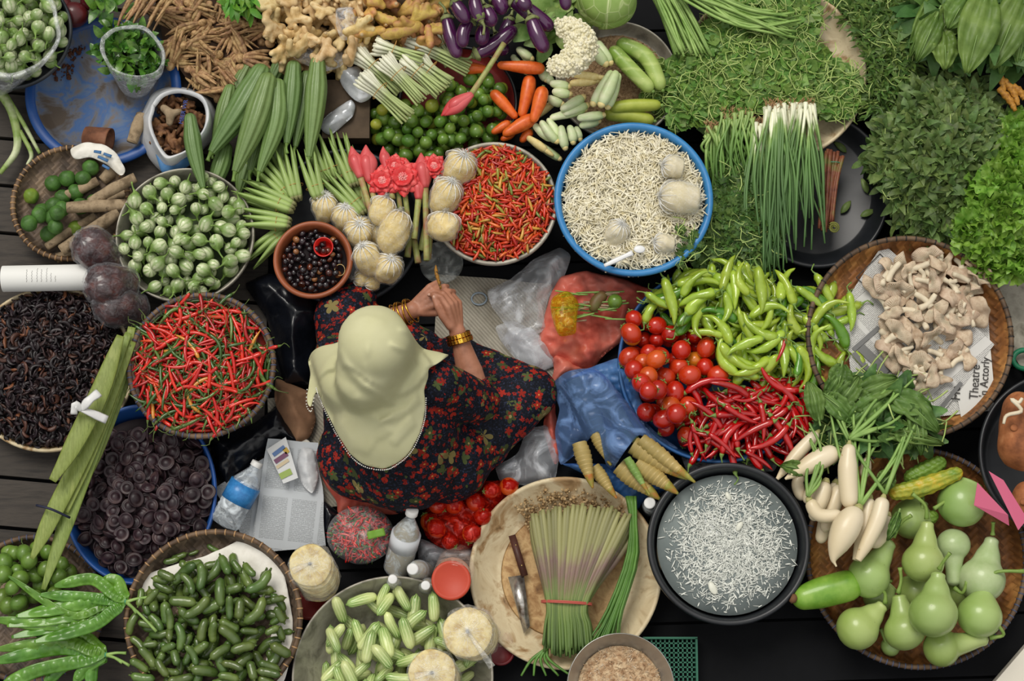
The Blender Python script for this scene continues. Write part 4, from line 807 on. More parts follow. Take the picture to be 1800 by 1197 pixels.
BRK=mat('root_stick_bark',['#6b5a44','#8d7a60','#a08c70','#5a4a38'],.85,28,.1,bmp=(90,.6),stretch=(1,1,1)); CUTW=mat('cut_root','#b8a07a',.8,60,0)
for a,b,r,z,tx in (((172,318),(108,346),9,.1,'upper left, behind the limes'),((238,312),(158,356),10,.15,'slanting up to the top right'),((118,365),(224,360),11,.15,'level one across the middle'),((208,373),(108,440),12,.14,'thick one slanting down left'),((168,380),(82,434),8,.1,'thinner one below the limes'),((152,443),(100,454),10,.08,'lowest by the rim'),((232,338),(190,352),8,.08,'short one under the level one'),((250,200),(232,250),11,.09,'standing on the rim of the blue tray'),((205,296),(180,318),11,.08,'short knobbly one by the printed paper')):
    g=G(); V,F=ptube([a,((a[0]+b[0])/2,(a[1]+b[1])/2+R.uniform(-3,3)),b],z-.02,[r*.9,r,r*1.05,r*.95,r*.9],22,14); V=V+(vn(V,120,int(a[0]))*.0015)[:,None]*np.array([.7,.7,1]); g.add((V,F)); k=G(); k.add(ptube([np.array(b)+(np.array(b)-np.array(a))*.003,np.array(b)+(np.array(b)-np.array(a))*.008],z-.02,[r*.8,r*.8],2,12)); uniq('root_stick',g,BRK,'thick brown root stick, '+tx,'root','brown root sticks',[('cut_end',k,CUTW)])
for i,(x,y,z) in enumerate(kl):
    p=W(x,y,z); M=h.hit(KP[2 if i in(6,14) else i%2],TM((p[0],p[1],0),R.uniform(0,6),R.uniform(0,3),0,R.uniform(1.08,1.22))); put(KP[2 if i in(6,14) else i%2],M,('yellowing ' if i in(6,14) else 'dark green ')+'bumpy lime '+where(p[0],p[1],*W(104,350,.13)[:2],.1,'the lime cluster'),'lime','bumpy kaffir limes')
# ================= leaves, shoots and everything nobody could count
def leafmat(name,cols,tr=.3,rough=.45,var=.3,hue=.04,coat=.0,sc=40): return mat(name,cols,rough,sc,var,hue,bmp=(120,.3),island=True,trans=tr,spec=.4,coat=coat)
def heapz(P,z0,z1,k=None):
    P2=np.array([p[:2] for p in P]); cc=P2.mean(0); rr=np.max(np.linalg.norm(P2-cc,axis=1))
    return lambda q: z0+(z1-z0)*np.clip(1-(np.linalg.norm(q-cc,axis=1)/rr)**2,0,1)
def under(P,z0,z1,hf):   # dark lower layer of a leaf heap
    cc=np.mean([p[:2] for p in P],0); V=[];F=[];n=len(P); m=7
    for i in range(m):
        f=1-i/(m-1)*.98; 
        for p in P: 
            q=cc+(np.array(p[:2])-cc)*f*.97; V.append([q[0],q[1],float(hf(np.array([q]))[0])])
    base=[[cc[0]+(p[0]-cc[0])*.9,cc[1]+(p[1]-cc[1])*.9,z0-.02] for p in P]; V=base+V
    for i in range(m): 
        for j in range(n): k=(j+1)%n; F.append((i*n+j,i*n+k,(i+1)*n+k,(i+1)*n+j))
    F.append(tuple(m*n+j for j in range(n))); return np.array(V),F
def leaves(name,poly,z,z0,z1,N_,tmpl,scale,mats,label,cat,group=None,tilt=.5,tm=.1,stems=0,smat=None,dark=None,layers=.035,yaw=None,sl=.09,sr=.0013,stem_t=None):
    P=WL(poly,z); hf=heapz(P,z0,z1); q=sample(P,N_); zz=hf(q)-np.abs(NR.normal(0,layers*.5,N_))+NR.uniform(0,.012,N_)
    k=len(tmpl); it=[]; idx=NR.randint(0,k,N_); y=None if yaw is None else yaw(q)+NR.normal(0,.5,N_)
    Rm=rots(N_,y,tilt,tm); M=mats4(Rm,np.column_stack([q,zz]),NR.uniform(*scale,N_))
    for i,(V,F) in enumerate(tmpl): it.append((V,F,0,M[idx==i]))
    ml=[mats]
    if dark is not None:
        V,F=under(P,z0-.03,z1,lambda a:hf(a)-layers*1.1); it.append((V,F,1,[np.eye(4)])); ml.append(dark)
    if stems:
        q=sample(P,stems); zz=hf(q)+NR.uniform(-.012,.012,stems); M=mats4(rots(stems,None,.25,.0),np.column_stack([q,zz]),NR.uniform(.6,1.4,stems)); ids=NR.randint(0,4,stems)
        for i in range(4):
            b=[.3,-.5,.8,.15][i]; P_=spl([(-sl/2,0,0),(-sl*.15,b*sl*.4,.004),(sl*.2,-b*sl*.2,.006),(sl/2,b*sl*.3,-.004)],8); V,F=tube(P_,sr,4); it.append((V,F,len(ml),M[ids==i]))
        ml.append(smat)
    o=bulk(name,it,ml); return tag(o,label,cat,group,'stuff')
def rl(n=9,wav=.12,cup=.2):   # round leaf on a thin stalk
    th=np.linspace(-2.8,2.8,n); V=[(0,0,0)]+[(.5*math.cos(a)*(1+wav*math.cos(3*a)),.5*math.sin(a)*(1+wav*math.cos(4*a)),cup*.25*(1 if i%2 else .6)) for i,a in enumerate(th)]
    return np.array(V,float),[(0,i,i+1) for i in range(1,n)]
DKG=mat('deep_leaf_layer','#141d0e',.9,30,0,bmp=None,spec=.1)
CRS=leafmat('cress_leaf',['#557a2e','#729644','#86a856'],.3,.45,.25); CST=mat('pale_green_stalk',['#93ab58','#b3c47a'],.5,20,.15,0,bmp=None,island=True)
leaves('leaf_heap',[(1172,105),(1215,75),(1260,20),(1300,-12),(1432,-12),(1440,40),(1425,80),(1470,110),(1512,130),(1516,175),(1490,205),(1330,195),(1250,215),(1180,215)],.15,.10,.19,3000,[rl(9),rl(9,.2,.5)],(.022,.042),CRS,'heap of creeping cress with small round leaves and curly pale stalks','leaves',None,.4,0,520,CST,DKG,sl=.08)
leaves('leaf_heap',[(1095,90),(1130,100),(1180,110),(1190,200),(1160,200),(1130,165),(1110,120)],.12,.06,.12,170,[rl(9),rl(9,.2,.5)],(.018,.034),CRS,'few round cress leaves spilling onto the bran beside the cucumbers','leaves',None,.45,0,60,CST,None,sl=.06)
BAS=leafmat('basil_leaf',['#4a5f2e','#617a3e','#7a9052'],.3,.5,.25); LF=[leafT(1,.45,.35,.25,4),leafT(1,.5,.1,.35,4),leafT(1,.4,.6,.15,4)]
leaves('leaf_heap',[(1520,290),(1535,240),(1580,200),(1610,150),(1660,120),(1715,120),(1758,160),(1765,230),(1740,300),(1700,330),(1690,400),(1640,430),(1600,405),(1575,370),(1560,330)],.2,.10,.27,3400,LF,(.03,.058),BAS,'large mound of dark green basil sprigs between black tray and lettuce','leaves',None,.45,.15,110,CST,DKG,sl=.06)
FIN=leafmat('narrow_leaf',['#46622a','#5e7c38','#748e48'],.3,.5,.25); LN=[leafT(1,.28,.3,.2,3),leafT(1,.22,.1,.2,3)]
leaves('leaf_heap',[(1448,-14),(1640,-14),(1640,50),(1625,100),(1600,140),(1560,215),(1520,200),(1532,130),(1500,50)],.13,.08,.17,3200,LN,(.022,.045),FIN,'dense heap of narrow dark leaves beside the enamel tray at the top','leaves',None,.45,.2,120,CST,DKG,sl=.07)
COR=leafmat('coriander_leaf',['#3c5826','#506e32','#64823e'],.25,.5,.25)
def lob(n=13): 
    th=np.linspace(-2.5,2.5,n); V=[(0,0,0)]+[(.5*math.cos(a)*(1 if i%2==0 else .6)+.2,.5*math.sin(a)*(1 if i%2==0 else .6),.05*(i%3)) for i,a in enumerate(th)]; return np.array(V,float),[(0,i,i+1) for i in range(1,n)]
leaves('leaf_heap',[(1250,245),(1345,235),(1350,330),(1375,420),(1350,470),(1290,480),(1230,470),(1200,440),(1225,400),(1250,360),(1262,320)],.13,.07,.18,2400,[lob(),lob(11)],(.024,.042),COR,'dark green coriander leaves beside the blue sprout basin','leaves',None,.4,.1,110,CST,DKG,sl=.08)
leaves('leaf_heap',[(1190,395),(1215,400),(1235,430),(1215,460),(1195,465)],.25,.235,.24,26,[lob(),rl()],(.018,.032),COR,'few green sprigs hanging over the rim of the sprout basin','leaves',None,.5,0,10,CST,None,sl=.06)
# lettuce
LET=leafmat('lettuce_leaf',['#6a9a30','#86b045','#9cc05c'],.35,.4,.15,.02)
def frill(sd):
    nu,nv=22,9; r=np.random.RandomState(sd); ph=r.uniform(0,6.3,3)
    def f(u,v): a=(u-.5)*3.6; rr=.02+v*.98; w=v**3; return np.array([rr*math.cos(a),rr*math.sin(a)*.85,.22*rr+w*(.2*math.sin(a*9+ph[0])+.12*math.sin(a*17+ph[1]))+.05*math.sin(rr*9+a*3)])*np.array([1+.08*w*math.sin(a*13),1,1])
    return grid(f,nu,nv)
FR=[frill(i) for i in range(3)]
leaves('lettuce',[(1692,360),(1700,330),(1745,310),(1765,230),(1770,190),(1815,180),(1815,470),(1770,478),(1720,465),(1695,425)],.22,.12,.26,330,FR,(.028,.055),LET,'bright green frilly lettuce heads at the right edge','lettuce',None,.55,.2,0,None,DKG)
# mustard leaves
MUS=mat('mustard_leaf',['#52702c','#66843a','#7a964a'],.45,14,.12,.02,bmp=(40,.3),trans=.25); RIB=mat('pale_leaf_rib','#7f9c58',.5,20,0,bmp=None)
def bigleaf(a,b,wpx,z,label,group,m=None,cat='leaf',curl=.25,name='large_leaf',tilt=.0,lobes=0):
    A=W(a[0],a[1],z);B=W(b[0],b[1],z); L=np.linalg.norm(B-A); w=wpx*mpp(z); sd=int(a[0]*3+a[1])%97
    def f(u,v):
        x=(u-.5)*2; ww=w*math.sin(pi*min(1,v*.9+.08))**.75*(1+lobes*.18*math.sin(v*22)); return np.array([L*v,ww*x,.018*math.sin(v*pi)+curl*ww*(x*x)*1.0-.012*abs(math.sin(v*14))*abs(x)+.006*math.sin(x*9+v*5)+tilt*v])
    V,F=grid(f,13,22); V[:,2]+=vn(V,50,sd)*.003; V,F=thick(V,F,.0012); g=G(); g.add((V,F)); o=g.obj(name,m or MUS); o.location=(A[0],A[1],z); o.rotation_euler=(0,0,math.atan2(B[1]-A[1],B[0]-A[0])); tag(o,label,cat,group)
    k=G(); P=[(-L*.12,0,-.002),(0,0,.001),(L*.5,0,.022+tilt*.5),(L*.92,0,.006+tilt)]; k.add(tube(spl(P,10),[.0035,.0032,.003,.0028,.0026,.0022,.0018,.0015,.001,.0006],6)); k.obj('rib',RIB,o); return o
gm='broad mustard leaves at the top right'
for a,b,w,z,tx in (((1735,-20),(1700,128),38,.30,'largest, hanging down in the middle'),((1800,-20),(1745,120),34,.27,'pointing down at the right of the largest'),((1650,20),(1612,108),22,.27,'folded one at the left end'),((1655,50),(1662,122),26,.26,'fan-shaped one with a scalloped end'),((1690,0),(1640,80),28,.25,'behind the folded one'),((1800,30),(1790,115),24,.25,'at the right edge'),((1700,-10),(1668,50),30,.28,'short, above the fan-shaped one'),((1770,60),(1760,130),20,.22,'narrow one below the largest'),((1640,-10),(1600,100),16,.22,'narrowest, at the far left')):
    bigleaf(a,b,w,z,'broad green mustard leaf, '+tx,gm,lobes=.25 if 'fan' in tx else 0)
leaves('leaf_heap',[(1610,-14),(1815,-14),(1815,110),(1750,120),(1660,95),(1605,70)],.16,.13,.235,420,LF,(.07,.13),leafmat('mustard_mass',['#476b30','#5a8040'],.2,.5,.25),'mass of broad mustard leaves underneath the largest ones, top right','leaves',None,.3,.1,0,None,DKG)
# yellow roots at right
for i,(a,b) in enumerate((((1748,115),(1765,165)),((1765,140),(1790,185)),((1780,150),(1800,175)),((1755,155),(1785,195)))):
    g=G(); g.add(ptube([a,((a[0]+b[0])/2+4,(a[1]+b[1])/2),b],.2,[5,7,6,4],14,10,lambda t,u:1+.15*math.sin(u*25))); solo('yellow_root',g,mat('orange_root',['#8a5a1e','#b5802e','#6b4a20'],.6,60,0,bmp=(90,.4)) if i==0 else bpy.data.materials['orange_root'],'knobbly orange brown root, %s, between mustard leaves and lettuce'%['uppermost','second from the top','at the right edge','lowest'][i],'root','orange brown roots')
# radish greens
RLF=mat('radish_leaf',['#486428','#5c7a36','#708c46'],.5,16,.12,.02,bmp=(50,.4),trans=.2); gr='leaves of the white radishes'
for a,b,w,tx in (((1490,750),(1560,690),22,'right of the stems'),((1500,740),(1440,690),20,'left, towards the red chillies'),((1550,700),(1640,720),24,'reaching right onto the mushroom tray'),((1560,680),(1650,760),22,'drooping at the right'),((1470,720),(1510,660),20,'pointing up to the newspaper'),((1500,700),(1580,665),22,'topmost, under the mushroom'),((1440,740),(1420,670),18,'beside the red chillies'),((1580,740),(1600,790),20,'hanging down in the middle'),((1540,760),(1660,780),12,'thin one furthest right'),((1600,700),(1620,800),16,'behind the drooping one'),((1450,700),(1480,650),14,'small one by the light green peppers'),((1570,830),(1540,860),18,'low one over the bitter gourds'),((1420,830),(1372,818),14,'small one at the black basin'),((1580,900),(1560,950),10,'crumpled one between radish and gourd'),((1530,720),(1490,690),20,'crumpled one over the middle'),((1480,640),(1470,690),22,'round one by the topmost newspaper corner')):
    bigleaf(a,b,w,.235,'green radish leaf, '+tx,gr,RLF,curl=.5,name='radish_leaf')
leaves('leaf_heap',[(1440,745),(1470,690),(1540,660),(1620,680),(1645,740),(1630,790),(1560,800),(1500,770),(1450,800)],.2,.16,.215,260,[leafT(1,.5,.4,.4,5,lambda t:math.sin(pi*min(1,t*.9+.08))**.7*(1+.2*math.sin(t*20)))],(.04,.085),leafmat('radish_leaf_mass',['#3a5a28','#4e7238','#628646'],.2,.5,.25),'tangled mass of radish leaves beside the mushroom tray','leaves',None,.5,.2,60,CST,DKG,sl=.14,sr=.002)
RST=mat('radish_leaf_stalk',['#6c8f44','#89a85a'],.5,20,.15,0,bmp=None)
root=thing('radish_stalks',W(1500,800,.2),'fan of pale green radish leaf stalks above the white radishes','stalks')
for i in range(28):
    st_=[(1493,772),(1493,770),(1420,872),(1512,890),(1512,888),(1556,868)][i%6]; en=(R.uniform(1450,1640),R.uniform(665,760)) if i%6 not in (2,) else (R.uniform(1410,1440),R.uniform(740,800))
    g=G(); md=((st_[0]+en[0])/2+R.uniform(-18,26),(st_[1]+en[1])/2+R.uniform(-14,14)); g.add(ptube([(*st_,.27),(*md,.26),(*en,.235)],.25,[3.6,3,2.6,1.8],14,6)); part('stalk',g,RST,root)
# long stalks at the top, next to the cabbage
LB=mat('green_stalk',['#5f8238','#7f9f50','#94b064'],.45,15,.18,0,bmp=None)
def strands(name,label,cat,group,z,n,f,rad,m,pname='stalk',extra=None,seg=6,zj=.03):
    c0=f(.5,.5); root=thing(name,W(c0[0][0],c0[0][1],z),label,cat,group)
    for i in range(n):
        u=(i+.5)/n; v=R.random(); pts=f(u,v); zz=z+R.uniform(-zj,zj); P=[(p[0],p[1],(p[2] if len(p)>2 else 0)+zz) for p in pts]
        g=G(); g.add(ptube(P,zz,rad,12,seg)); part(pname,g,m,root)
    return root
strands('stalk_bundle','bundle of long green stalks curving down beside the cabbage','bundle',None,.16,46,lambda u,v:[(1142+55*u,-14),(1158+60*u+v*8,30),(1185+75*u,85+v*15)],[2.6,3,2.4],LB)
strands('stalk_bundle','bundle of long green stalks sloping right under the cress','bundle',None,.21,40,lambda u,v:[(1185+70*u,-16+v*10),(1280+40*u,10+38*v),(1380+30*v,20+50*(1-u))],[2.8,3,2.2],LB)
# scallions and green-stemmed bunches
SCA=None
def ymat(name,stops,var=.12,rough=.4):   # colour along the photo's vertical direction, fixed to the plant (local Y)
    k=N(name); co=k.coord(); s=k.n('SeparateXYZ'); k.l(co,s.inputs[0]); col=k.ramp(k.math('MULTIPLY_ADD',s.outputs[1],2.0,k.math('MULTIPLY_ADD',k.rand(),.13,k.math('MULTIPLY_ADD',k.noise(co,40,2),.08,.40))),[(p,c(h)) for p,h in stops])
    r=k.rand(); col=k.hsv(col,.5,1,k.math('MULTIPLY_ADD',r,2*var,1-var)); return k.fin(col,rough,.4)
SCM=ymat('scallion_stalk',[(.0,'#4f7040'),(.42,'#628548'),(.5,'#86a35a'),(.56,'#dfe0c4')],.2)
def scal(name,label,n,x0,x1,y0,xe0,xe1,ye,z,group,m=SCM,bulb=True,rad=(3.2,2.4,2.2,1.6),dy=18):
    root=thing(name,W((x0+x1)/2,y0+50,z-.02),label,'bunch',group)
    for i in range(n):
        u=(i+.5)/n; v=R.random(); a=(x0+(x1-x0)*u,y0+v*dy); b=(xe0+(xe1-xe0)*min(1,max(0,u+R.gauss(0,.28))),ye+R.uniform(-50,40)); md=((a[0]+b[0])/2+R.uniform(-16,16),(a[1]+b[1])/2)
        g=G(); zz=z+R.uniform(-.018,.018); g.add(ptube([(a[0],a[1],zz),(a[0]*.8+md[0]*.2+1,a[1]*.8+md[1]*.2,zz+.006),(md[0],md[1],zz+.004),(b[0],b[1],zz-.03)],zz,[5 if bulb else 2.6,rad[0],rad[1],rad[2],rad[3]],14,6)); o=part('stalk',g,m,root)
    if bulb:
        g=G(); Ms=[]; 
        for i in range(90): a=(x0+(x1-x0)*R.random(),y0+R.uniform(-6,dy-4)); g.add(ptube([a,(a[0]+R.uniform(-6,6),a[1]-R.uniform(2,9))],z+R.uniform(0,.02),[.9,.4],3,3))
        part('root_hairs',g,mat('root_hairs','#b08a62',.9,50,0,bmp=None) if 'root_hairs' not in bpy.data.materials else bpy.data.materials['root_hairs'],root)
    return root
gs='scallion bunches on the black tray'
scal('scallion_bunch','scallion bunch with white bulbs at its upper end, hanging over the black tray',46,1345,1380,182,1335,1400,440,.19,gs)
scal('scallion_bunch','scallion bunch right of the white-bulbed one, reaching the brown stems',34,1385,1432,180,1375,1450,400,.18,gs)
scal('scallion_bunch','thin scallion bunch at the left, lying over coriander',30,1322,1352,215,1320,1372,455,.17,gs)
GST2=ymat('green_bunch_stalk',[(.2,'#4f7436'),(.5,'#6c9044'),(.62,'#93ab62')],.15)
scal('herb_bunch','bunch of green stalks with brown roots left of the scallions',44,1268,1325,196,1262,1330,330,.17,'herb bunches beside the scallions',GST2,True,(2.6,2.4,2.2,1.8))
scal('herb_bunch','narrow bunch of pale green stalks beside the sprout basin',22,1240,1262,222,1248,1285,315,.16,'herb bunches beside the scallions',GST2,True,(3,2.8,2.4,2))
# ferns with brown stems on the black tray
FE=mat('brown_fern_stem',['#5a2f22','#7d4a34','#6f6a34'],.5,25,.2)
root=thing('fern_bundle',W(1462,330,.08),'bundle of reddish brown fern stems with curled heads on the black tray','bundle')
for i in range(16):
    u=i/15; g=G(); g.add(ptube([(1450+30*u+R.uniform(-3,3),262+R.uniform(0,20)),(1447+24*u,320),(1440+26*u+R.uniform(-4,4),400+R.uniform(-10,10))],.1+.02*R.random(),[3.4,3.2,2.6],10,7)); part('stem',g,FE,root)
g=G(); th=np.linspace(0,15,70); P=W(1466,400,.13)+np.stack([(.0035+.00085*th)*np.cos(th),(.0035+.00085*th)*np.sin(th),0*th],1); g.add(tube(P,.0022,6))
for j in range(18): a=j*.35; g.add(tube([P[-1]*0+W(1466,400,.13)+np.array([.005*math.cos(a),.005*math.sin(a),.002]),W(1466,400,.13)+np.array([.016*math.cos(a),.016*math.sin(a),.002])],.0009,4))
part('curled_head',g,mat('olive_fern',['#5f6428','#84853a'],.5,30,0),root,label='large olive coiled fern head')
g=G(); th=np.linspace(0,2*pi,20); P=W(1462,288,.115)+np.stack([.028*np.cos(th),.004*np.sin(th),.016*np.sin(th+.3)-.008],1); g.add(tube(P,.0014,5)); part('tie',g,mat('teal_tie','#3f8a6a',.5,10,0,bmp=None),root)
sl=leafmat('scrap_leaf',['#6a8440','#8aa05a'],.2)
for i,(x,y,a,tx) in enumerate(((1525,340,1.9,'narrow, near the tray rim'),(1512,380,.4,'pale, lower right'),(1488,268,2.4,'at the upper edge under the cress'),(1478,375,.9,'beside the coiled fern head'))):
    V,F=thick(*leafT(.05,.02,.3,.2,6),.0006); g=G(); g.add((V,F)); o=g.obj('scrap_leaf',sl); o.location=W(x,y,.024); o.rotation_euler=(0,0,a); tag(o,'loose green leaf on the black tray, '+tx,'leaf','loose leaves on the black tray')
# bean sprouts
q=CT['sprout']; SPR=mat('bean_sprout',['#cfc39a','#e6dfc4','#efe9d6'],.35,60,.14,0,bmp=None,island=True,sss=.0,spec=.5)
def disc_stuff(name,key,zc,n,tm,mats_,label,cat,tilt=.3,dome=.0,rf=.93,scl=(.7,1.3),jit=.012,floorm=None,c2=None):
    q=CT[key]; a=NR.uniform(0,2*pi,n); r=q['R']*rf*np.sqrt(NR.uniform(0,1,n)); X=q['cx']+r*np.cos(a);Y=q['cy']+r*np.sin(a); Z=zc+dome*(1-(r/q['R'])**2)+NR.uniform(-jit,jit,n)
    M=mats4(rots(n,None,tilt),np.column_stack([X,Y,Z]),NR.uniform(*scl,n)); ids=NR.randint(0,len(tm),n); it=[(V,F,0,M[ids==i]) for i,(V,F) in enumerate(tm)]
    ml=[mats_]
    if floorm is not None:
        rr=np.linspace(1e-3,q['R']*rf,16); V,F=lathe([(x,zc-jit*1.2+dome*(1-(x/q['R'])**2)) for x in rr]+[(q['R']*rf,zc-jit*1.2-.01)],64); V=V+np.array([q['cx'],q['cy'],0]); V[:,2]+=vn(V,70,1)*.002; it.append((V,F,1,[np.eye(4)])); ml.append(floorm)
    return tag(bulk(name,it,ml),label,cat,None,'stuff')
st=[]
for i in range(6):
    b=[.3,-.6,.9,.1,-1.2,.5][i]; P_=spl([(-.026,b*.012,0),(-.01,-b*.006,.004),(.008,b*.006,.003),(.024,b*.016,-.002)],9); V,F=tube(P_,[.0006,.0012,.0016,.0017,.0017,.0017,.0018,.002,.0022],5); st.append((V,F))
disc_stuff('bean_sprouts','sprout',.205,4200,st,SPR,'heap of white bean sprouts filling the blue basin','bean sprouts',.25,.014,.92,(.8,1.4),.012,mat('sprout_layer',['#a89a6a','#c9bd92'],.8,80,0,bmp=(200,.6)))
# water with white shreds
q=CT['water']; WAT=mat('cloudy_water',['#6d7777','#87908e'],.06,6,0,bmp=(25,.03),spec=.6)
g=G(); V,F=lathe([(1e-3,.0),(q['R']*.93,.0),(q['R']*.93,-.003),(1e-3,-.003)],64); g.add((V,F)); o=g.obj('water',WAT,loc=(q['cx'],q['cy'],.150)); tag(o,'cloudy grey water in the black basin','water',kind='stuff')
sh=[]
for i in range(5):
    L=[.028,.018,.034,.01,.022][i]; w=[.003,.004,.0022,.004,.006][i]; V,F=grid(lambda u,v: np.array([(v-.5)*L,(u-.5)*w*(1-.6*(2*v-1)**2),.002*math.sin(v*3+i)]),3,5); sh.append(thick(V,F,.0007))
def shr(n,rad,sc,label):
    a=NR.uniform(0,2*pi,n); r=np.sqrt(np.abs(NR.normal(0,1,n)))*rad*1.15; r=np.where(r>q['R']*.9,NR.uniform(0,q['R']*.88,n),r); P=np.column_stack([q['cx']+.005+r*np.cos(a),q['cy']+.0+r*np.sin(a),np.full(n,.1515)+NR.uniform(0,.004,n)]); M=mats4(rots(n,None,.12),P,NR.uniform(*sc,n)); ids=NR.randint(0,5,n)
    tag(bulk('white_shreds',[(V,F,0,M[ids==i]) for i,(V,F) in enumerate(sh)],[mat('white_shred',['#c4c8c0','#e2e4dc'],.4,50,.15,0,bmp=None,island=True)]),label,'shreds',None,'stuff')
shr(3300,.105,(.25,1.0),'white vegetable shreds floating on the grey water')
for (x,y,s) in ((1253,1034,1.2),(1280,872,.8),(1300,925,.9)):
    g=G(); V,F=ball((0,0,0),.011,14,8,(1.5*s,.8*s,.4)); V+=vn(V,300,2)[:,None]*.0008; g.add((V,F)); o=g.obj('white_piece',mat('white_piece','#d5d6c8',.4,20,0) if 'white_piece' not in bpy.data.materials else bpy.data.materials['white_piece']); o.location=W(x,y,.156); o.rotation_euler=(0,0,x%3); tag(o,'larger white piece in the water, %s'%{1253:'lowest, near the bottom rim',1280:'at the top',1300:'in the middle'}[x],'vegetable piece')
# bran, mash
BR=mat('pale_bran',['#8a6e50','#b0906c','#c7ab86'],.95,140,.15,0,bmp=(300,.9),island=True); gr_=[(np.array([[-.004,-.0008,0],[.004,-.0008,0],[.004,.0008,.001],[-.004,.0008,.001]]),[(0,1,2,3)])]
disc_stuff('bran','corn',.056,2500,gr_,BR,'brown bran spread in the round tray under cucumbers and corn','bran',.4,0,.86,(.5,1.4),.002,BR)
disc_stuff('mash','bowl',.215,1400,gr_,mat('pale_mash',['#8f6c4c','#b79a78','#d6c6ae'],.9,60,.2,0,bmp=(200,.9),island=True),'pale brown mash filling the metal bowl','mash',.4,.01,.8,(.5,1.3),.002,mat('mash_layer',['#8f6c4c','#b79a78','#cdb896'],.9,50,0,bmp=(160,.9)))
# big lemongrass bundle, its band, chives and knife
LGB=ymat('tall_lemongrass_stalk',[(.12,'#46602f'),(.4,'#62793c'),(.52,'#748348'),(.6,'#746a4c'),(.68,'#7c645c'),(.8,'#8c8a5c')],.28,.5)
root=thing('lemongrass_bundle',W(998,1060,.06),'big fan-shaped lemongrass bundle tied with a red band on the enamel tray','bundle')
for i in range(98):
    lay_=i%4; u=((i//4)+.5)/24.5*2-1+R.uniform(-.03,.03); z=.10+lay_*.012; tp=(1022+u*92,888+abs(u)**2*14+16*(3-lay_)*.7+R.uniform(-5,5)); ws=(997+u*36,1058); bt=(1000+u*44+R.uniform(-4,4),1148+R.uniform(-10,10)-abs(u)*6)
    g=G(); g.add(ptube([tp,((tp[0]*2+ws[0])/3,(tp[1]*2+ws[1])/3),ws,((ws[0]+bt[0])/2,(ws[1]+bt[1])/2),bt],z,[3.2,6.0,5.8,4.2,3.0,2.6,2.5,2.2],18,7)); part('stalk',g,LGB,root)
g=G(); th=np.linspace(0,2*pi,40); c0=W(996,1061,.118); P=c0+np.stack([.070*np.cos(th),.004*np.cos(th)*-1,.034*np.sin(th)],1)
for dz in (0,.004): g.add(tube(P+np.array([0,dz,0]),.0024,6))
part('band',g,mat('red_band','#b5564a',.5,20,0,bmp=None),root)
strands('chive_bundle','bundle of green chives lying right of the lemongrass on the enamel tray','bundle',None,.125,26,lambda u,v:[(1101+16*u,872),(1108+10*u,915),(1098+16*u+v*8,985),(1060+26*u+v*8,1080),(1010+70*u+v*12,1150-50*u+v*30)],[2.6,2.5,2.5,2.3,1.8],mat('chive_green',['#47702a','#5f8a3c'],.4,20,.15,0,bmp=None),'chive',zj=.012)
strands('chive_bundle','few chives sticking out below the enamel tray','bundle',None,.12,5,lambda u,v:[(960,1140),(930+40*u,1160),(905+110*u,1188)],[2.6,2.6,1.8],bpy.data.materials['chive_green'],'chive',zj=.008)
kb=WL([(893,1012),(921,1008),(932,1099),(921,1112)],.095); g=G(); V=np.array([p for p in kb]); V,F=thick(V,[(3,2,1,0)],.0022); g.add((V,F)); 
kn=uniq('knife',g,mat('scratched_blade',['#8f8a84','#c9c6c0','#6f5a48'],.25,22,0,bmp=(60,.1),metal=.85),'kitchen knife with brown wooden handle on the enamel tray','knife')
kn.location.z=.052; g=G(); V,F=box((-.010,-.060,0),(.010,.060,.014)); V[:,0]+=np.where(V[:,1]>0,-.003,0); g.add((V,F)); ko=g.obj('handle',mat('brown_handle',['#3f241a','#55332a'],.5,30,0,bmp=(80,.2)),kn); p=W(912,976,.06)-np.array(kn.location); ko.location=(p[0],p[1],-.004); ko.rotation_euler=(0,0,math.radians(16))
for yy in (-.03,.03): g=G(); g.add(lathe([(1e-4,.015),(.0022,.015),(.0025,.013)],10)); r_=g.obj('rivet',mat('brass_rivet','#b59a60',.3,10,0,metal=.8,bmp=None) if 'brass_rivet' not in bpy.data.materials else bpy.data.materials['brass_rivet'],ko); r_.location=(0,yy,0)
CRM=mat('trimmings',['#7d6240','#a98c62','#c9b48c'],.9,80,.2,0,bmp=None,island=True); q=CT['lem']; n=900; P=sample(WL([(900,885),(950,862),(1030,858),(1090,885),(1120,930),(1060,935),(930,930)],.06),n); M=mats4(rots(n,None,.6),np.column_stack([P,NR.uniform(.036,.075,n)]),NR.uniform(.6,1.6,n))
tag(bulk('trimmings',[(*ball((0,0,0),.0035,6,4,(1.2,1,.5)),0,M)],[CRM]),'pale root trimmings behind the big lemongrass bundle','trimmings',None,'stuff')
# leaves in the bag, leaves at the top edge
KL=leafmat('glossy_leaf',['#33591f','#4c7a2a','#6b9a3c'],.2,.3,.25,.03,coat=.3)
leaves('leaf_heap',[(172,60),(195,35),(240,42),(270,60),(285,100),(270,130),(230,140),(190,120),(165,90)],.16,.12,.17,230,[leafT(1,.5,.2,.2,5),leafT(1,.55,.35,.1,5)],(.03,.05),KL,'glossy green leaves standing in the clear bag on the blue tray','leaves',None,.6,.3,0,None,DKG)
leaves('leaf_heap',[(155,-10),(222,-10),(225,30),(190,60),(165,40)],.1,.08,.12,26,[leafT(1,.5,.2,.2,5)],(.04,.06),KL,'glossy green leaves at the top edge above the clear bag','leaves',None,.4,.1,0,None,None)
leaves('leaf_heap',[(385,-14),(475,-14),(472,10),(440,20),(410,18)],.16,.14,.18,90,[leafT(1,.35,.3,.2,5)],(.03,.06),leafmat('bright_leaf',['#4f8a26','#6fa636'],.3),'bright green leaves at the top edge between roots and ginger','leaves',None,.3,.1,0,None,DKG)
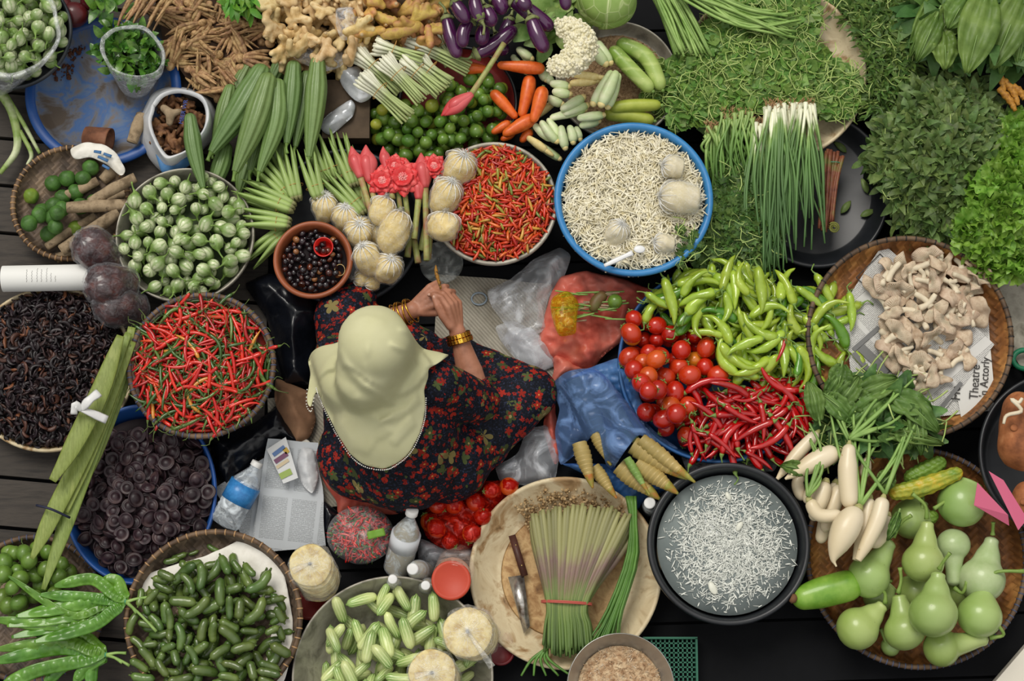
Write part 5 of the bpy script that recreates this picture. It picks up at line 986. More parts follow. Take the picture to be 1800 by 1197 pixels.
leaves('leaf_heap',[(930,-14),(1012,-14),(1015,30),(985,70),(950,90),(930,60)],.13,.08,.16,60,[leafT(1,.6,.3,.3,5)],(.05,.09),leafmat('husk_leaf',['#6f8f42','#93ad62'],.2),'green husk leaves between purple eggplants and cauliflower','leaves',None,.3,.1,0,None,DKG)
# ================= roots, ginger, mushrooms, okra, pods
ROOT=mat('brown_finger_root',['#6a4e32','#977450','#b39468','#84653f'],.65,50,.2,.02,bmp=(140,.5)); 
def mk_rb(i):
    g=G(); V,F=ball((-.045,0,0),.011,12,8,(1.1,1.2,.9)); V+=(vn(V,200,i)*.002)[:,None]; g.add((V,F)); kids=[]; sp=[(-.045,0,0)]; sr=[.01]
    r=random.Random(i)
    for j in range(8):
        a=(j-3.5)*.13+r.uniform(-.12,.12); L=r.uniform(.07,.105); P=spl([(-.045,0,0),(-.045+L*.5*math.cos(a),L*.5*math.sin(a)+r.uniform(-.004,.004),r.uniform(-.006,.008)),(-.045+L*math.cos(a*.6),L*math.sin(a*.8),r.uniform(-.008,.006))],9)
        k=G(); k.add(tube(P,[.0035,.005,.006,.0062,.006,.0055,.0045,.003,.0015],7,lambda t,u:1+.1*math.sin(u*30+t))); kids.append(('root',k,ROOT))
        if j in(1,4,6): sp+=[tuple(P[4]),tuple(P[7])]; sr+=[.0055,.004]
    return proto('root_bundle',g,ROOT,kids,sp,sr)
RB=[mk_rb(i) for i in range(5)]
rpl=WL([(262,-20),(480,-20),(478,55),(462,110),(430,150),(372,165),(318,125),(280,70)],.12); rcn=np.mean(rpl,0); h=Heap(rcn[0],rcn[1],.24,lambda X,Y:np.full(X.shape,.05),.004)
fo=G(); fo.add(under(rpl,.02,.10,lambda q:np.full(len(q),.055))); 
pl=h.fill(RB,62,lambda x,y:.15,poly_reg(rpl),5,.2,3,(.85,1.2),.8,tol=.05)
def dsc(o): return 'brown finger root bundle'
realise(h,pl,dsc,'the root heap','roots','brown finger root bundles beside the ridged gourds',300,core=(*under(rpl,.02,.10,lambda q:np.full(len(q),.06)),mat('root_layer','#3a281a',.9,30,0)))
for i in range(16):
    a=(205+i*4.5+R.uniform(-4,4),50+R.uniform(-20,10)); b=(235+i*5+R.uniform(-8,8),-15)
    g=G(); g.add(ptube([a,((a[0]+b[0])/2+R.uniform(-5,5),(a[1]+b[1])/2),b],.14+.02*R.random(),[1.2,3,3.5,3.2],12,6)); solo('long_root',g,ROOT,'long thin orange-brown root beside the glossy leaves at the top','root','long thin roots at the top edge')
GIN=mat('ginger_skin',['#a88750','#c9ab74','#dcc493','#b79258'],.6,22,.12,.02,bmp=(90,.3)); TUR=mat('yellow_galangal_skin',['#a07a3a','#c2a052','#b8865a','#8a6234'],.6,22,.12,.03,bmp=(70,.4))
def mk_gin(i,m,nm):
    r=random.Random(i*7+3); ch=[([(-.03,0,0),(0,.004,.002),(.03,-.003,0)],[.010,.013,.010])]
    for j in range(4): x=r.uniform(-.025,.028); a=r.choice([-1,1]); ch.append(([(x,0,0),(x+r.uniform(-.01,.012),a*.014,r.uniform(0,.006)),(x+r.uniform(-.012,.018),a*r.uniform(.022,.03),r.uniform(0,.008))],[.0095,.010,.0085]))
    V,F=blob(ch,.0035,3); V*=(1+.025*vn(V,240,i))[:,None]; g=G(); g.add((V,F)); k=G(); e=np.array(ch[1][0][2]); k.add(ball(e+np.array([0,np.sign(e[1])*.0065,0]),.0045,8,6,(1,.5,1)))
    return proto(nm,g,m,[('cut_face',k,CUTW)],[(-.025,0,0),(0,0,0),(.025,0,0),tuple(ch[1][0][2]),tuple(ch[2][0][2])],[.011,.013,.011,.009,.009])
GI=[mk_gin(i,GIN,'ginger_root') for i in range(4)]; GT=[mk_gin(i+5,TUR,'galangal_root') for i in range(4)]
for P,pr,n,gname,dd,wh in (([(472,-20),(612,-20),(650,40),(640,110),(560,115),(500,112),(480,70)],GI,75,'ginger roots beside the finger roots','pale ginger root','the ginger heap'),([(612,-20),(782,-20),(778,55),(755,90),(690,70),(640,95),(625,40)],GT,62,'yellow galangal roots left of the purple eggplants','yellow brown galangal root','the galangal heap')):
    Q=WL(P,.13); cn=np.mean(Q,0); h=Heap(cn[0],cn[1],.22,lambda X,Y:np.full(X.shape,.06),.004); pl=h.fill(pr,n,lambda x,y:.16,poly_reg(Q),5,.3,3,(.85,1.25),.85,tol=.05)
    realise(h,pl,dd,wh,'ginger' if pr is GI else 'galangal',gname,300,core=(*under(Q,.02,.1,lambda q:np.full(len(q),.07)),mat('dark_brown_layer','#3a2a18',.9,30,0)))  # plain dark brown filler mound beneath the loose roots
for a,b,r,tx in (((668,62),(742,42),11,'thick branch lying level in front'),((655,22),(700,38),9,'curved yellow one'),((640,-5),(668,10),10,'at the top edge'),((752,42),(758,85),8,'pointing down to the lemongrass')):
    g=G(); V,F=ptube([a,((a[0]+b[0])/2,(a[1]+b[1])/2+4),b],.2,[r*.8,r,r,r*.9],22,14,lambda t,u:1+.07*math.sin(u*45),caps='bb'); g.add((V,F)); solo('galangal_root',g,TUR,'ringed galangal root, '+tx,'galangal','yellow galangal roots left of the purple eggplants')
# newspapers
def newsmat(name,base='#c9c8c4',sc=1.0,rot=0,ink=.55):
    k=N(name); q=k.n('TexCoord').outputs['Object']; m=k.n('Mapping'); k.l(q,m.inputs[0]); m.inputs['Rotation'].default_value=(0,0,rot); s=k.n('SeparateXYZ'); k.l(m.outputs[0],s.inputs[0])
    x,y=s.outputs[0],s.outputs[1]; ln=k.math('GREATER_THAN',k.math('FRACT',k.math('MULTIPLY',y,230*sc)),.5)
    wd_=k.n('TexNoise'); mm=k.n('Mapping'); k.l(m.outputs[0],mm.inputs[0]); mm.inputs['Scale'].default_value=(330*sc,230*sc,0); k.l(mm.outputs[0],wd_.inputs['Vector']); wd_.inputs['Scale'].default_value=1; words=k.math('GREATER_THAN',wd_.outputs[0],.42)
    col=k.math('FRACT',k.math('MULTIPLY',x,11*sc)); incol=k.math('MULTIPLY',k.math('GREATER_THAN',col,.08),k.math('LESS_THAN',col,.93))
    rw=k.math('FRACT',k.math('MULTIPLY',y,6.3*sc)); inrow=k.math('MULTIPLY',k.math('GREATER_THAN',rw,.1),k.math('LESS_THAN',rw,.94))
    ink_=k.math('MULTIPLY',k.math('MULTIPLY',ln,words),k.math('MULTIPLY',incol,inrow)); nz=k.ramp(k.noise(q,6,3),[(.35,c(base,.9)),(.65,c(base))])
    k.bump(k.noise(q,14,3),.25,.004); return k.fin(k.mix(k.math('MULTIPLY',ink_,ink),nz,c('#3a3a3a')),.75,.2)
def sheet(name,px,z,m,label,cat,group=None,amp=.004,fr=22,nu=26,t=.0006,zs=None,seed=1,rot=None,zf=None):
    """paper or cloth: four corners in the photo, crumpled"""
    C4=[W(a,b,z if zs is None else zs[i]) for i,(a,b) in enumerate(px)]; o0=np.mean(C4,0)
    def f(u,v): return (C4[0]*(1-u)*(1-v)+C4[1]*u*(1-v)+C4[2]*u*v+C4[3]*(1-u)*v)-o0
    V,F=grid(f,nu,nu); V[:,2]+=crm(V[:,:2],fr,seed)*amp; V[:,:2]+=np.stack([vn(V,30,seed+1),vn(V,30,seed+2)],1)*amp*.8
    if zf is not None: V[:,2]=np.array([zf(*(v+o0)) for v in V])-o0[2]+crm(V[:,:2],fr,seed)*amp
    V,F=thick(V,F,t); g=G(); g.add((V,F)); o=g.obj(name,m,smooth=False); o.location=o0; tag(o,label,cat,group); return o
NEWS=newsmat('newsprint',rot=-.7); NEWS2=newsmat('newsprint_lower','#cfcec9',.9,.85,.5); BOX_=mat('newsprint_grey_block','#6f6f6e',.8,20,0,bmp=None); INK=mat('printing_ink','#33312f',.8,20,0,bmp=None)
n1=sheet('newspaper',[(1552,428),(1748,606),(1650,735),(1450,585)],.158,NEWS,'upper newspaper sheet under the mushrooms','newspaper','newspapers on the mushroom tray',.002,seed=4)
n2=sheet('newspaper',[(1610,560),(1738,566),(1748,722),(1648,732)],.150,NEWS2,'lower newspaper sheet with large serif headline, on the mushroom tray','newspaper','newspapers on the mushroom tray',.0015,seed=6)
n3=sheet('newspaper',[(1490,600),(1560,560),(1668,700),(1500,705)],.152,NEWS2,'newspaper sheet partly under the green peppers','newspaper','newspapers on the mushroom tray',.0015,seed=9)
def strip(a,b,wpx,z,m,parent,name='printed_block'):
    A=W(*a,z);B=W(*b,z); d=(B-A); L=np.linalg.norm(d); d/=L; s=np.array([-d[1],d[0],0])*wpx*mpp(z)/2; V=np.array([A+s,B+s,B-s,A-s]); V,F=thick(V,[(3,2,1,0)],.0003); g=G(); g.add((V,F)); part(name,g,m,parent,False)
for a,b,w in (((1500,615),(1545,575),8),((1500,620),(1545,670),9),((1640,735),(1690,672),7),((1513,610),(1560,655),16)): strip(a,b,w,.163,BOX_,n1)
for a,b in (((1547,446),(1505,488)),((1505,488),(1570,545)),((1547,446),(1600,500)),((1545,570),(1600,625)),((1560,655),(1610,610))): strip(a,b,1.6,.1628,INK,n1,'printed_line')
def text(s,px,size,rot,parent,m,z,name='headline',sx=1.0,font_serif=True):
    cu=bpy.data.curves.new('txt','FONT'); cu.body=s; cu.size=size; cu.extrude=.0002; cu.align_x='LEFT'; cu.align_y='CENTER'; o=bpy.data.objects.new('txt',cu); COL.objects.link(o); dg=bpy.context.evaluated_depsgraph_get(); dg.update(); me=bpy.data.meshes.new_from_object(o.evaluated_get(dg)); bpy.data.objects.remove(o)
    me.materials.clear(); me.materials.append(m); q=bpy.data.objects.new(name,me); COL.objects.link(q)
    if parent is not None: q.parent=parent; q.location=W(*px,z)-np.array(parent.location)
    else: q.location=W(*px,z)
    q.rotation_euler=(0,0,rot); q.scale=(sx,1,1); return q
n2m=bpy.data.materials.new('plain_newsprint'); 
PNW=mat('plain_newsprint','#cbcac5',.75,10,0,bmp=(20,.2))
n4=sheet('newspaper',[(1672,640),(1740,600),(1748,690),(1690,738)],.156,PNW,'torn newspaper corner with the large words of a headline','newspaper','newspapers on the mushroom tray',.0008,seed=11)
text('Theatre',(1712,702),.037,math.radians(84),n4,INK,.1595,sx=.85); text("'n Actorly",(1729,698),.034,math.radians(84),n4,INK,.1595,sx=.85); text('He',(1680,704),.04,math.radians(86),n4,INK,.1595,sx=.9)
# mushrooms
MC=mat('mushroom_cap',['#9a8168','#b8a088','#c9b59c','#a58c72'],.75,28,.12,.01,bmp=(120,.4)); MS=mat('mushroom_stem',['#cfc0a4','#ddd2ba'],.7,30,.08,bmp=(80,.3))
def mk_mush(i):
    r=random.Random(i); a0=r.uniform(1.3,2.1); ph=r.uniform(0,6); Rr=.036
    def f(u,v): a=(u-.5)*2*a0; rr=Rr*(.08+.92*v)*(1+.12*v*math.sin(a*3+ph)+.05*v*math.sin(a*7)); return np.array([rr*math.cos(a)+.004,rr*math.sin(a),.016*v**1.5*(1 if i%2 else .2)+.007*v*v*math.sin(a*4+ph)-.010*v**4])
    V,F=grid(f,22,8); V,F=thick(V,F,.0035); g=G(); g.add((V,F)); k=G(); L=r.uniform(.025,.05); k.add(tube(spl([(.006,0,-.003),(-L*.4,.002,-.006),(-L,r.uniform(-.012,.012),-.004)],8),[.0095,.008,.0072,.007,.0068,.0068,.007,.0055],10))
    gl=G()
    for j in range(24):
        a=(j/23-.5)*1.8*a0; P=[f(.5+a/(2*a0),v)+np.array([0,0,.0006 if i%2 else -.0042]) for v in (.15,.5,.9)]; gl.add(tube(P,.0006,4))
    return proto('oyster_mushroom',g,MC,[('stem',k,MS),('gills',gl,MS)],[(.015,0,0),(.02,.018,.003),(.02,-.018,.003),(-.02,0,-.004)],[.010,.008,.008,.007])
MM=[mk_mush(i) for i in range(6)]; Q=WL([(1545,478),(1600,465),(1690,450),(1728,480),(1730,540),(1700,600),(1690,640),(1600,680),(1565,620),(1560,560)],.18); cn=np.mean(Q,0)
h=Heap(cn[0],cn[1],.24,lambda X,Y:np.full(X.shape,.160),.004); pl=h.fill(MM,66,lambda x,y:.2,poly_reg(Q),5,.45,.8,(.85,1.35),.75,tol=.08)
realise(h,pl,'pale brown oyster mushroom','the mushroom heap','mushroom','oyster mushrooms on newspaper',300)
for (a,b,i,tx) in (((1600,655),(1650,668),3,'large one apart at the bottom of the heap'),((1540,660),(1562,690),1,'pale star-shaped one touching the radish leaves')): lay(h,MM[i],a,b,.18,.08,'pale brown oyster mushroom, '+tx,'mushroom','oyster mushrooms on newspaper')
# okra
OK=gradmat('okra_skin','#7f9a4c','#9db36a',-.08,.08,None,.5,30,.12,bmp=(100,.2)); OKC=mat('okra_cap',['#6a6a44','#8a8a5c'],.7,30,.1)
def okra(name,a,b,z,n,tx,label=None,group='tied okra bundles beside the ginger flowers'):
    A=W(*a,z);B=W(*b,z); L=np.linalg.norm(B-A); d=(B-A)/L; root=thing(name,((A+B)/2)*np.array([1,1,0])+np.array([0,0,z-.025]),'tied okra bundle, '+tx,'bundle',group,math.atan2(d[1],d[0]))
    for i in range(n):
        lay_=i%3; u=((i//3)+.5)/math.ceil(n/3)*2-1; l=L*R.uniform(.85,1.08); P=spl([(L/2-l,u*.036+R.uniform(-.004,.004),lay_*.011),(L*.1,u*.024,lay_*.012+.004),(L/2,u*.017,lay_*.010)],12)
        g=G(); g.add(tube(P,np.interp(np.linspace(0,1,12),[0,.15,.5,.85,1],[.0006,.0045,.0085,.0092,.0065]),10,lambda t,s:1+.12*math.cos(5*t))); o=g.obj('okra_pod',OK,root)
        k=G(); k.add(tube([P[-1]-(P[-1]-P[-2])*.2,P[-1]+(P[-1]-P[-2])*.25,P[-1]+(P[-1]-P[-2])*.8],[.0076,.006,.0035],9)); k.obj('cap',OKC,o)
    th=np.linspace(0,2*pi,25); g=G(); g.add(tube(np.stack([np.full(25,L*.28),.029*np.cos(th),.012+.022*np.sin(th)],1),.001,5)); g.obj('rubber_band',RUB,root)
for a,b,z,n,tx in (((440,268),(515,350),.15,9,'pointing to the upper left'),((498,255),(520,345),.17,9,'upright, left of the middle'),((535,262),(560,345),.18,9,'upright in the middle'),((590,232),(622,322),.17,9,'beside the leftmost ginger flower'),((570,300),(636,372),.18,8,'slanting down right to the bags'),((418,325),(512,362),.17,9,'slanting down right at the left'),((415,378),(506,390),.16,9,'level, above the brown bowl'),((438,455),(498,405),.12,9,'leftmost lower, pointing down left'),((478,440),(500,405),.1,4,'half hidden by the brown bowl'),((440,300),(500,335),.12,9,'beneath the upper left one'),((468,262),(512,330),.12,9,'leaning between the two upper left ones'),((548,240),(575,318),.13,9,'behind the upright ones'),((606,262),(640,345),.14,9,'right, nearly touching the ginger flower stalk'),((425,350),(500,376),.12,9,'under the level one'),((570,230),(596,310),.14,6,'partly behind, near the silver packet')):
    okra('okra_bundle',a,b,z,n,tx)
# paste bags
PLT=film('gathered_film','#f2f2ee',2.6,.2,40,.4); FILM=film('clear_bag_film','#f4f4f0',.42,.12,70,.5); PASTE=mat('pale_yellow_paste',['#c2a75a','#dac27c','#e2d09a'],.6,30,.06,bmp=(50,.5),sss=0); DPASTE=mat('dark_red_paste',['#1e0c0c','#3a1614','#5a2418'],.3,25,.1,bmp=(40,.7),coat=.4)
def pbag(kn,en,r,z,m,label,cat,group,rn=.3,film_=None,pleat=16,tuft=True,cls='bag'):
    """a filled bag tied at kn; the far end at en"""
    A=W(*kn,z+.012);B=W(*en,z); R0=r*mpp(z)
    if np.linalg.norm((B-A)[:2])<1.5*R0: d_=(B-A)/np.linalg.norm(B-A); A=A-d_*R0*.25+np.array([0,0,R0*.45]); B=B+d_*R0*.2-np.array([0,0,min(R0*1.1,z-.03)])
    L=np.linalg.norm(B-A); root=thing(cls,(A+B)/2*np.array([1,1,0])+np.array([0,0,max(.0,z-R0)]),label,cat,group); n=18; t=np.linspace(0,1,n)
    P=A+(B-A)*t[:,None]; pr=np.interp(t,[0,.06,.2,.5,.8,.95,1],[.06,.55,.9,1,.85*(1-rn)+.85*rn,max(rn,.25)*1.1+.1,rn*.5]); sd=int(kn[0])
    def cr(a,u): return 1+.10*math.cos(pleat*a)*max(0,1-u*2.6)+.05*math.sin(3*a+sd+u*5)+.03*math.sin(7*a+u*11)
    g=G(); g.add(tube(P*1.0,pr*R0*.95,40,cr)); part('filling',g,m,root)
    g=G(); V,F=tube(A+(B-A)*((t*1.05-.03)[:,None]),pr*R0*1.05+.0008,40,cr); V+=(crm(V,110,sd)*.0016)[:,None]; g.add((V,F)); part('film',g,film_ or FILM,root); off=np.array(root.location); K=V.reshape(n,40,3)
    g=G()
    for j in range(0,40,3): g.add(tube(K[:7,j]+(K[:7,j]-P[:7])*.04,[.0022,.0016,.0012,.001,.0008,.0006,.0004],4))
    
    if not film_: part('pleats',g,PLT,root)
    if tuft:
        e=(A-B)/L*.3+np.array([0,0,1]); e/=np.linalg.norm(e); g=G(); g.add(tube([A-e*.003,A+e*.006,A+e*.016],[.004,.0035,.009],14,lambda a,u:1+.35*u*math.cos(5*a))); part('knot',g,film_ or FILM,root)
    return root
gp_='yellow paste bags in the dark basin'
for kn,en,r,z,tx in (((572,352),(572,375),21,.14,'half hidden behind the brown bowl'),((608,372),(606,392),20,.16,'with a red tie, left'),((632,402),(630,414),22,.17,'round one beside the brown bowl'),((680,348),(662,396),20,.2,'uppermost, with its corner pointing down left'),((705,372),(678,446),24,.2,'largest, long one in the middle'),((665,398),(664,425),15,.15,'small one squeezed in the middle'),((640,440),(656,470),21,.19,'lower left with its knot up'),((686,462),(676,480),21,.18,'lower right round one'),((622,490),(650,492),15,.12,'flat one at the lower left'),((640,500),(668,492),13,.12,'flat one at the bottom')):
    pbag(kn,en,r*1.22,z,PASTE,'clear bag of pale yellow paste, '+tx,'bag',gp_)
for kn,en,r,z,tx in (((812,282),(800,305),24,.25,'uppermost of three at the chilli pan rim'),((792,328),(772,362),23,.25,'middle of three at the chilli pan rim'),((784,374),(775,424),24,.25,'lowest of three at the chilli pan rim')):
    pbag(kn,en,r*1.22,z,PASTE,'clear bag of pale yellow paste, '+tx,'bag','yellow paste bags on the chilli pan')
for kn,en,r,z,tx in (((150,425),(185,450),38,.22,'uppermost, beside the kaffir lime tray'),((168,505),(215,490),38,.26,'with reddish seeds, middle'),((182,535),(235,535),37,.22,'lowest, above the basket of red chillies'),((170,478),(200,475),26,.16,'small one squeezed behind')):
    pbag(kn,en,r,z-.04,DPASTE,'clear bag of dark red paste, '+tx,'bag','dark paste bags beside the paper roll',.6,film('dark_bag_film','#d8d8de',.2,.1,50,.7) if 'dark_bag_film' not in bpy.data.materials else bpy.data.materials['dark_bag_film'])
# bags on the sprouts
for kn,en,r,z,tx in (((1165,290),(1200,298),24,.255,'upper, under two cress leaves'),((1160,345),(1230,350),34,.265,'largest, at the right'),((1090,400),(1075,420),24,.245,'lower left, half sunk'),((1150,425),(1185,430),20,.24,'lower right, half sunk')):
    pbag(kn,en,r*.88,z-.015,mat('white_bean_curd',['#d0c49c','#e2d8bc'],.6,14,.03,bmp=(20,.4)) if 'white_bean_curd' not in bpy.data.materials else bpy.data.materials['white_bean_curd'],'clear bag of white bean curd on the sprouts, '+tx,'bag','bean curd bags on the sprouts',.6)
g=G(); g.add(ptube([(1062,467),(1090,454),(1112,444)],.255,[3,4.5,4,5],12,8,None,.35)); V,F=ball(W(1124,438,.252),.013,14,8,(1.3,.9,.3)); g.add((V,F)); solo('spoon',g,mat('white_plastic','#dfe0e0',.3,10,0,bmp=None),'white plastic spoon stuck in the bean sprouts','spoon')
# petai pods
PET=mat('petai_pod',['#44701c','#558426','#6a9838'],.35,18,.1,.02,bmp=(60,.2),coat=.3)
def pod(pts,wpx,z,root,n=90,beans=11):
    C_=spl(WL(pts,z),n); T=np.gradient(C_,axis=0); T/=np.linalg.norm(T,axis=1)[:,None]; V=[]; S=np.linspace(-1,1,9); w=wpx*mpp(z)/2; tw=R.uniform(-.5,.5); L=np.linalg.norm(np.diff(C_,axis=0),axis=1).sum()
    for i in range(n):
        u=i/(n-1); ww=w*min(1,u*5)**.6*min(1,(1-u)*6+.06)**.6; s=np.array([-T[i][1],T[i][0],math.sin(u*7+tw*4)*.35]); s/=np.linalg.norm(s)
        for x in S: 
            b=0
            if .1<u<.93: ph=(u-.1)/.83*beans; q=((ph%1)-.5)*L*.83/beans; b=.0055*max(0,1-(q/(w*.62))**2-(x/.6)**2)**.6
            V.append(C_[i]+s*ww*x+np.array([0,0,b+.0015*math.sin(u*25)*x]))
    F=[(i*9+j,i*9+j+1,(i+1)*9+j+1,(i+1)*9+j) for i in range(n-1) for j in range(8)]; V,F=thick(np.array(V),F,.003); g=G(); g.add((V,F)); part('pod',g,PET,root)
def podbunch(kn,stem,pods,z,label):
    root=thing('pod_bunch',W(*kn,z-.03),label,'pods','petai pod bunches in the lower left corner')
    for i,(mid,en,w) in enumerate(pods): pod([kn,(kn[0]*.6+mid[0]*.4,kn[1]*.6+mid[1]*.4),mid,en],w,z-.006*i%.03+.0,root)
    for s in stem: g=G(); g.add(ptube([kn,((kn[0]+s[0])/2,(kn[1]+s[1])/2-2),s],z+.01,[3.5,2.6,2.4,3],10,7)); part('stalk',g,LB,root)
    g=G(); g.add(lathe([(.006,-.004),(.008,0),(.006,.004)],12)); V=g.V[0][:,[2,0,1]]+W(*kn,z+.005); g.V=[V]; part('tie',g,bpy.data.materials['teal_tie'],root)
podbunch((222,1058),[(262,1050),(240,1078),(275,1110)],[((160,1018),(95,1030),21),((150,1050),(70,1045),20),((140,1062),(28,1083),24),((150,1078),(12,1100),24),((160,1085),(20,1120),24),((160,1100),(60,1128),22),((205,1022),(180,1018),22),((120,1080),(14,1012),14),((110,1098),(-20,1088),22)],.20,'upper bunch of bright green petai pods tied near the bamboo tray')
podbunch((187,1151),[(222,1148),(228,1170),(215,1165)],[((110,1128),(-10,1142),22),((100,1140),(-20,1165),24),((150,1120),(112,1108),22),((140,1132),(60,1115),22),((110,1170),(78,1205),24),((60,1180),(-10,1215),24),((150,1175),(130,1200),20),((162,1170),(160,1215),22)],.16,'lower bunch of bright green petai pods with a teal tie')
# small green fruits bunch lower left
AMB=mat('smooth_green_fruit',['#4f6e26','#668634','#769644'],.35,14,.08,.02,bmp=(50,.1),coat=.3)
g=G(); g.add(ball((0,0,0),.022,18,12,(1.15,1,1))); k=G(); k.add(tube([(.024,0,0),(.034,.004,.002),(.045,.002,0)],[.002,.0016,.002],6)); AP=proto('green_plum',g,AMB,[('stem',k,STEMD)],[(.003,0,0),(-.003,0,0)],[.021,.021])
h=Heap(*W(55,1010,.1)[:2],.22,lambda X,Y:np.full(X.shape,.03),.004); Q=WL([(0,960),(40,955),(100,960),(118,985),(115,1020),(80,1060),(30,1075),(-15,1060)],.1)
pl=h.fill([AP],16,lambda x,y:.06,poly_reg(Q),6,.5,3,(.9,1.1),tol=.05); realise(h,pl,'smooth oval green fruit','the lower left heap','fruit','smooth green fruits under the long stalks',60)
for i,(x,y) in enumerate(((23,972),(9,988),(43,973),(55,987),(29,1004),(60,1011),(39,1019),(11,1011),(29,1035),(56,1047),(12,1064),(78,969),(34,1060),(80,1000),(104,990),(100,1012))):
    p=W(x,y,.12); M=h.hit(AP,TM((p[0],p[1],0),R.uniform(0,6),R.uniform(-.5,.5),0,R.uniform(.9,1.1))); put(AP,M,'smooth oval green fruit on top '+where(p[0],p[1],*W(50,1012,.12)[:2],.09,'the lower left heap'),'fruit','smooth green fruits under the long stalks')
# long flat green stalks
SPA=mat('spathe_skin',['#64742f','#84944a','#728238','#8c9850'],.5,14,.1,.02,bmp=(30,.2),stretch=(6,1,1)); root=thing('stalk_bundle',W(150,790,.18),'bundle of long flat green stalks tied with white plastic ribbon at the left','bundle')
for i,(pts,rd,z) in enumerate((([(212,590),(175,690),(125,790),(92,845)],[7,15,18,17,12,7],.30),([(226,585),(180,700),(150,760),(135,802)],[6,11,12,9,3],.26),([(232,600),(165,760),(95,900),(56,982)],[8,13,15,16,13,4],.25),([(240,580),(190,720),(130,880),(76,1036)],[5,12,14,15,13,4],.225),([(238,620),(190,740),(150,830),(104,905)],[7,12,14,12,4],.2),([(232,575),(205,680),(160,800),(115,900)],[7,9,8,6],.24))):
    g=G(); g.add(ptube(pts,z,rd,36,16,lambda t,u:1+.0*u,.22)); part('stalk',g,SPA,root)
WR=film('white_ribbon','#f4f4f4',1.3,.3,60,.5); WRB=mat('white_ribbon_plastic','#d9d9d8',.35,20,0,bmp=(60,.5))
g=G(); P=spl(WL([(128,717,.33),(150,722,.335),(188,738,.31)],.32),14); g.add(tube(P,[.010,.009,.006,.005,.006,.007,.008,.009,.010,.011,.012,.012,.012,.012],8,None,.3)); g.add(tube(spl(WL([(142,722,.335),(155,705,.35),(174,690,.34)],.33),10),[.005,.008,.011,.013,.013,.012,.011,.012,.013,.013],8,None,.3)); g.add(tube(spl(WL([(145,722,.335),(132,712,.35),(130,728,.34)],.33),10),[.005,.008,.01,.012,.012,.011,.009,.009,.01,.01],8,None,.4)); part('ribbon',g,WRB,root)
g=G(); g.add(tube(spl(WL([(64,888,.27),(90,895,.285),(123,910,.25)],.27),10),.0035,6)); part('string',g,mat('navy_string','#23263c',.6,10,0,bmp=None),root)
# bamboo shoots and their blue bag
SHO=gradmat('bamboo_shoot_skin','#8a7a40','#c2a868',-.1,.1,None,.5,30,.05,bmp=(60,.3)); SHT=mat('shoot_tip',['#b5a860','#8a8a3a','#a8672e'],.5,25,0,bmp=(60,.3))
for i,(a,b,r,z,tx) in enumerate((((1018,778),(1042,858),15,.17,'leftmost, pointing straight down'),((1044,820),(1084,876),12,.14,'second from the left'),((1088,818),(1160,878),19,.17,'lowest of the thick ones'),((1120,812),(1192,868),18,.19,'pointing at the black basin, lower'),((1112,782),(1208,842),19,.2,'thickest on the right'),((1126,772),(1222,848),14,.22,'uppermost, touching the black basin rim'),((1046,758),(1074,818),13,.16,'seen between two folds of the blue bag'),((1010,668),(1070,790),22,.13,'long one seen through the blue bag, left'),((1040,672),(1130,790),20,.14,'long one seen through the blue bag, right'),((1102,805),(1142,870),8,.21,'thin pale green one between the thick ones'))):
    A=np.array(a,float);B=np.array(b,float); g=G(); V,F=ptube([A,A*.6+B*.4,A*.25+B*.75],z,[r*.85,r,r*.95,r*.75,r*.5],80,18,lambda t,u:1.03-.13*((u*8+.12*math.cos(t))%1)); g.add((V,F)); k=G(); k.add(ptube([A*.3+B*.7,A*.12+B*.88,B],z,[r*.56,r*.42,r*.25,2],10,12))
    uniq('bamboo_shoot',g,SHO if i!=9 else LB,'bamboo shoot, '+tx,'bamboo shoot','bamboo shoots in the blue bag',[('tip',k,SHT)])
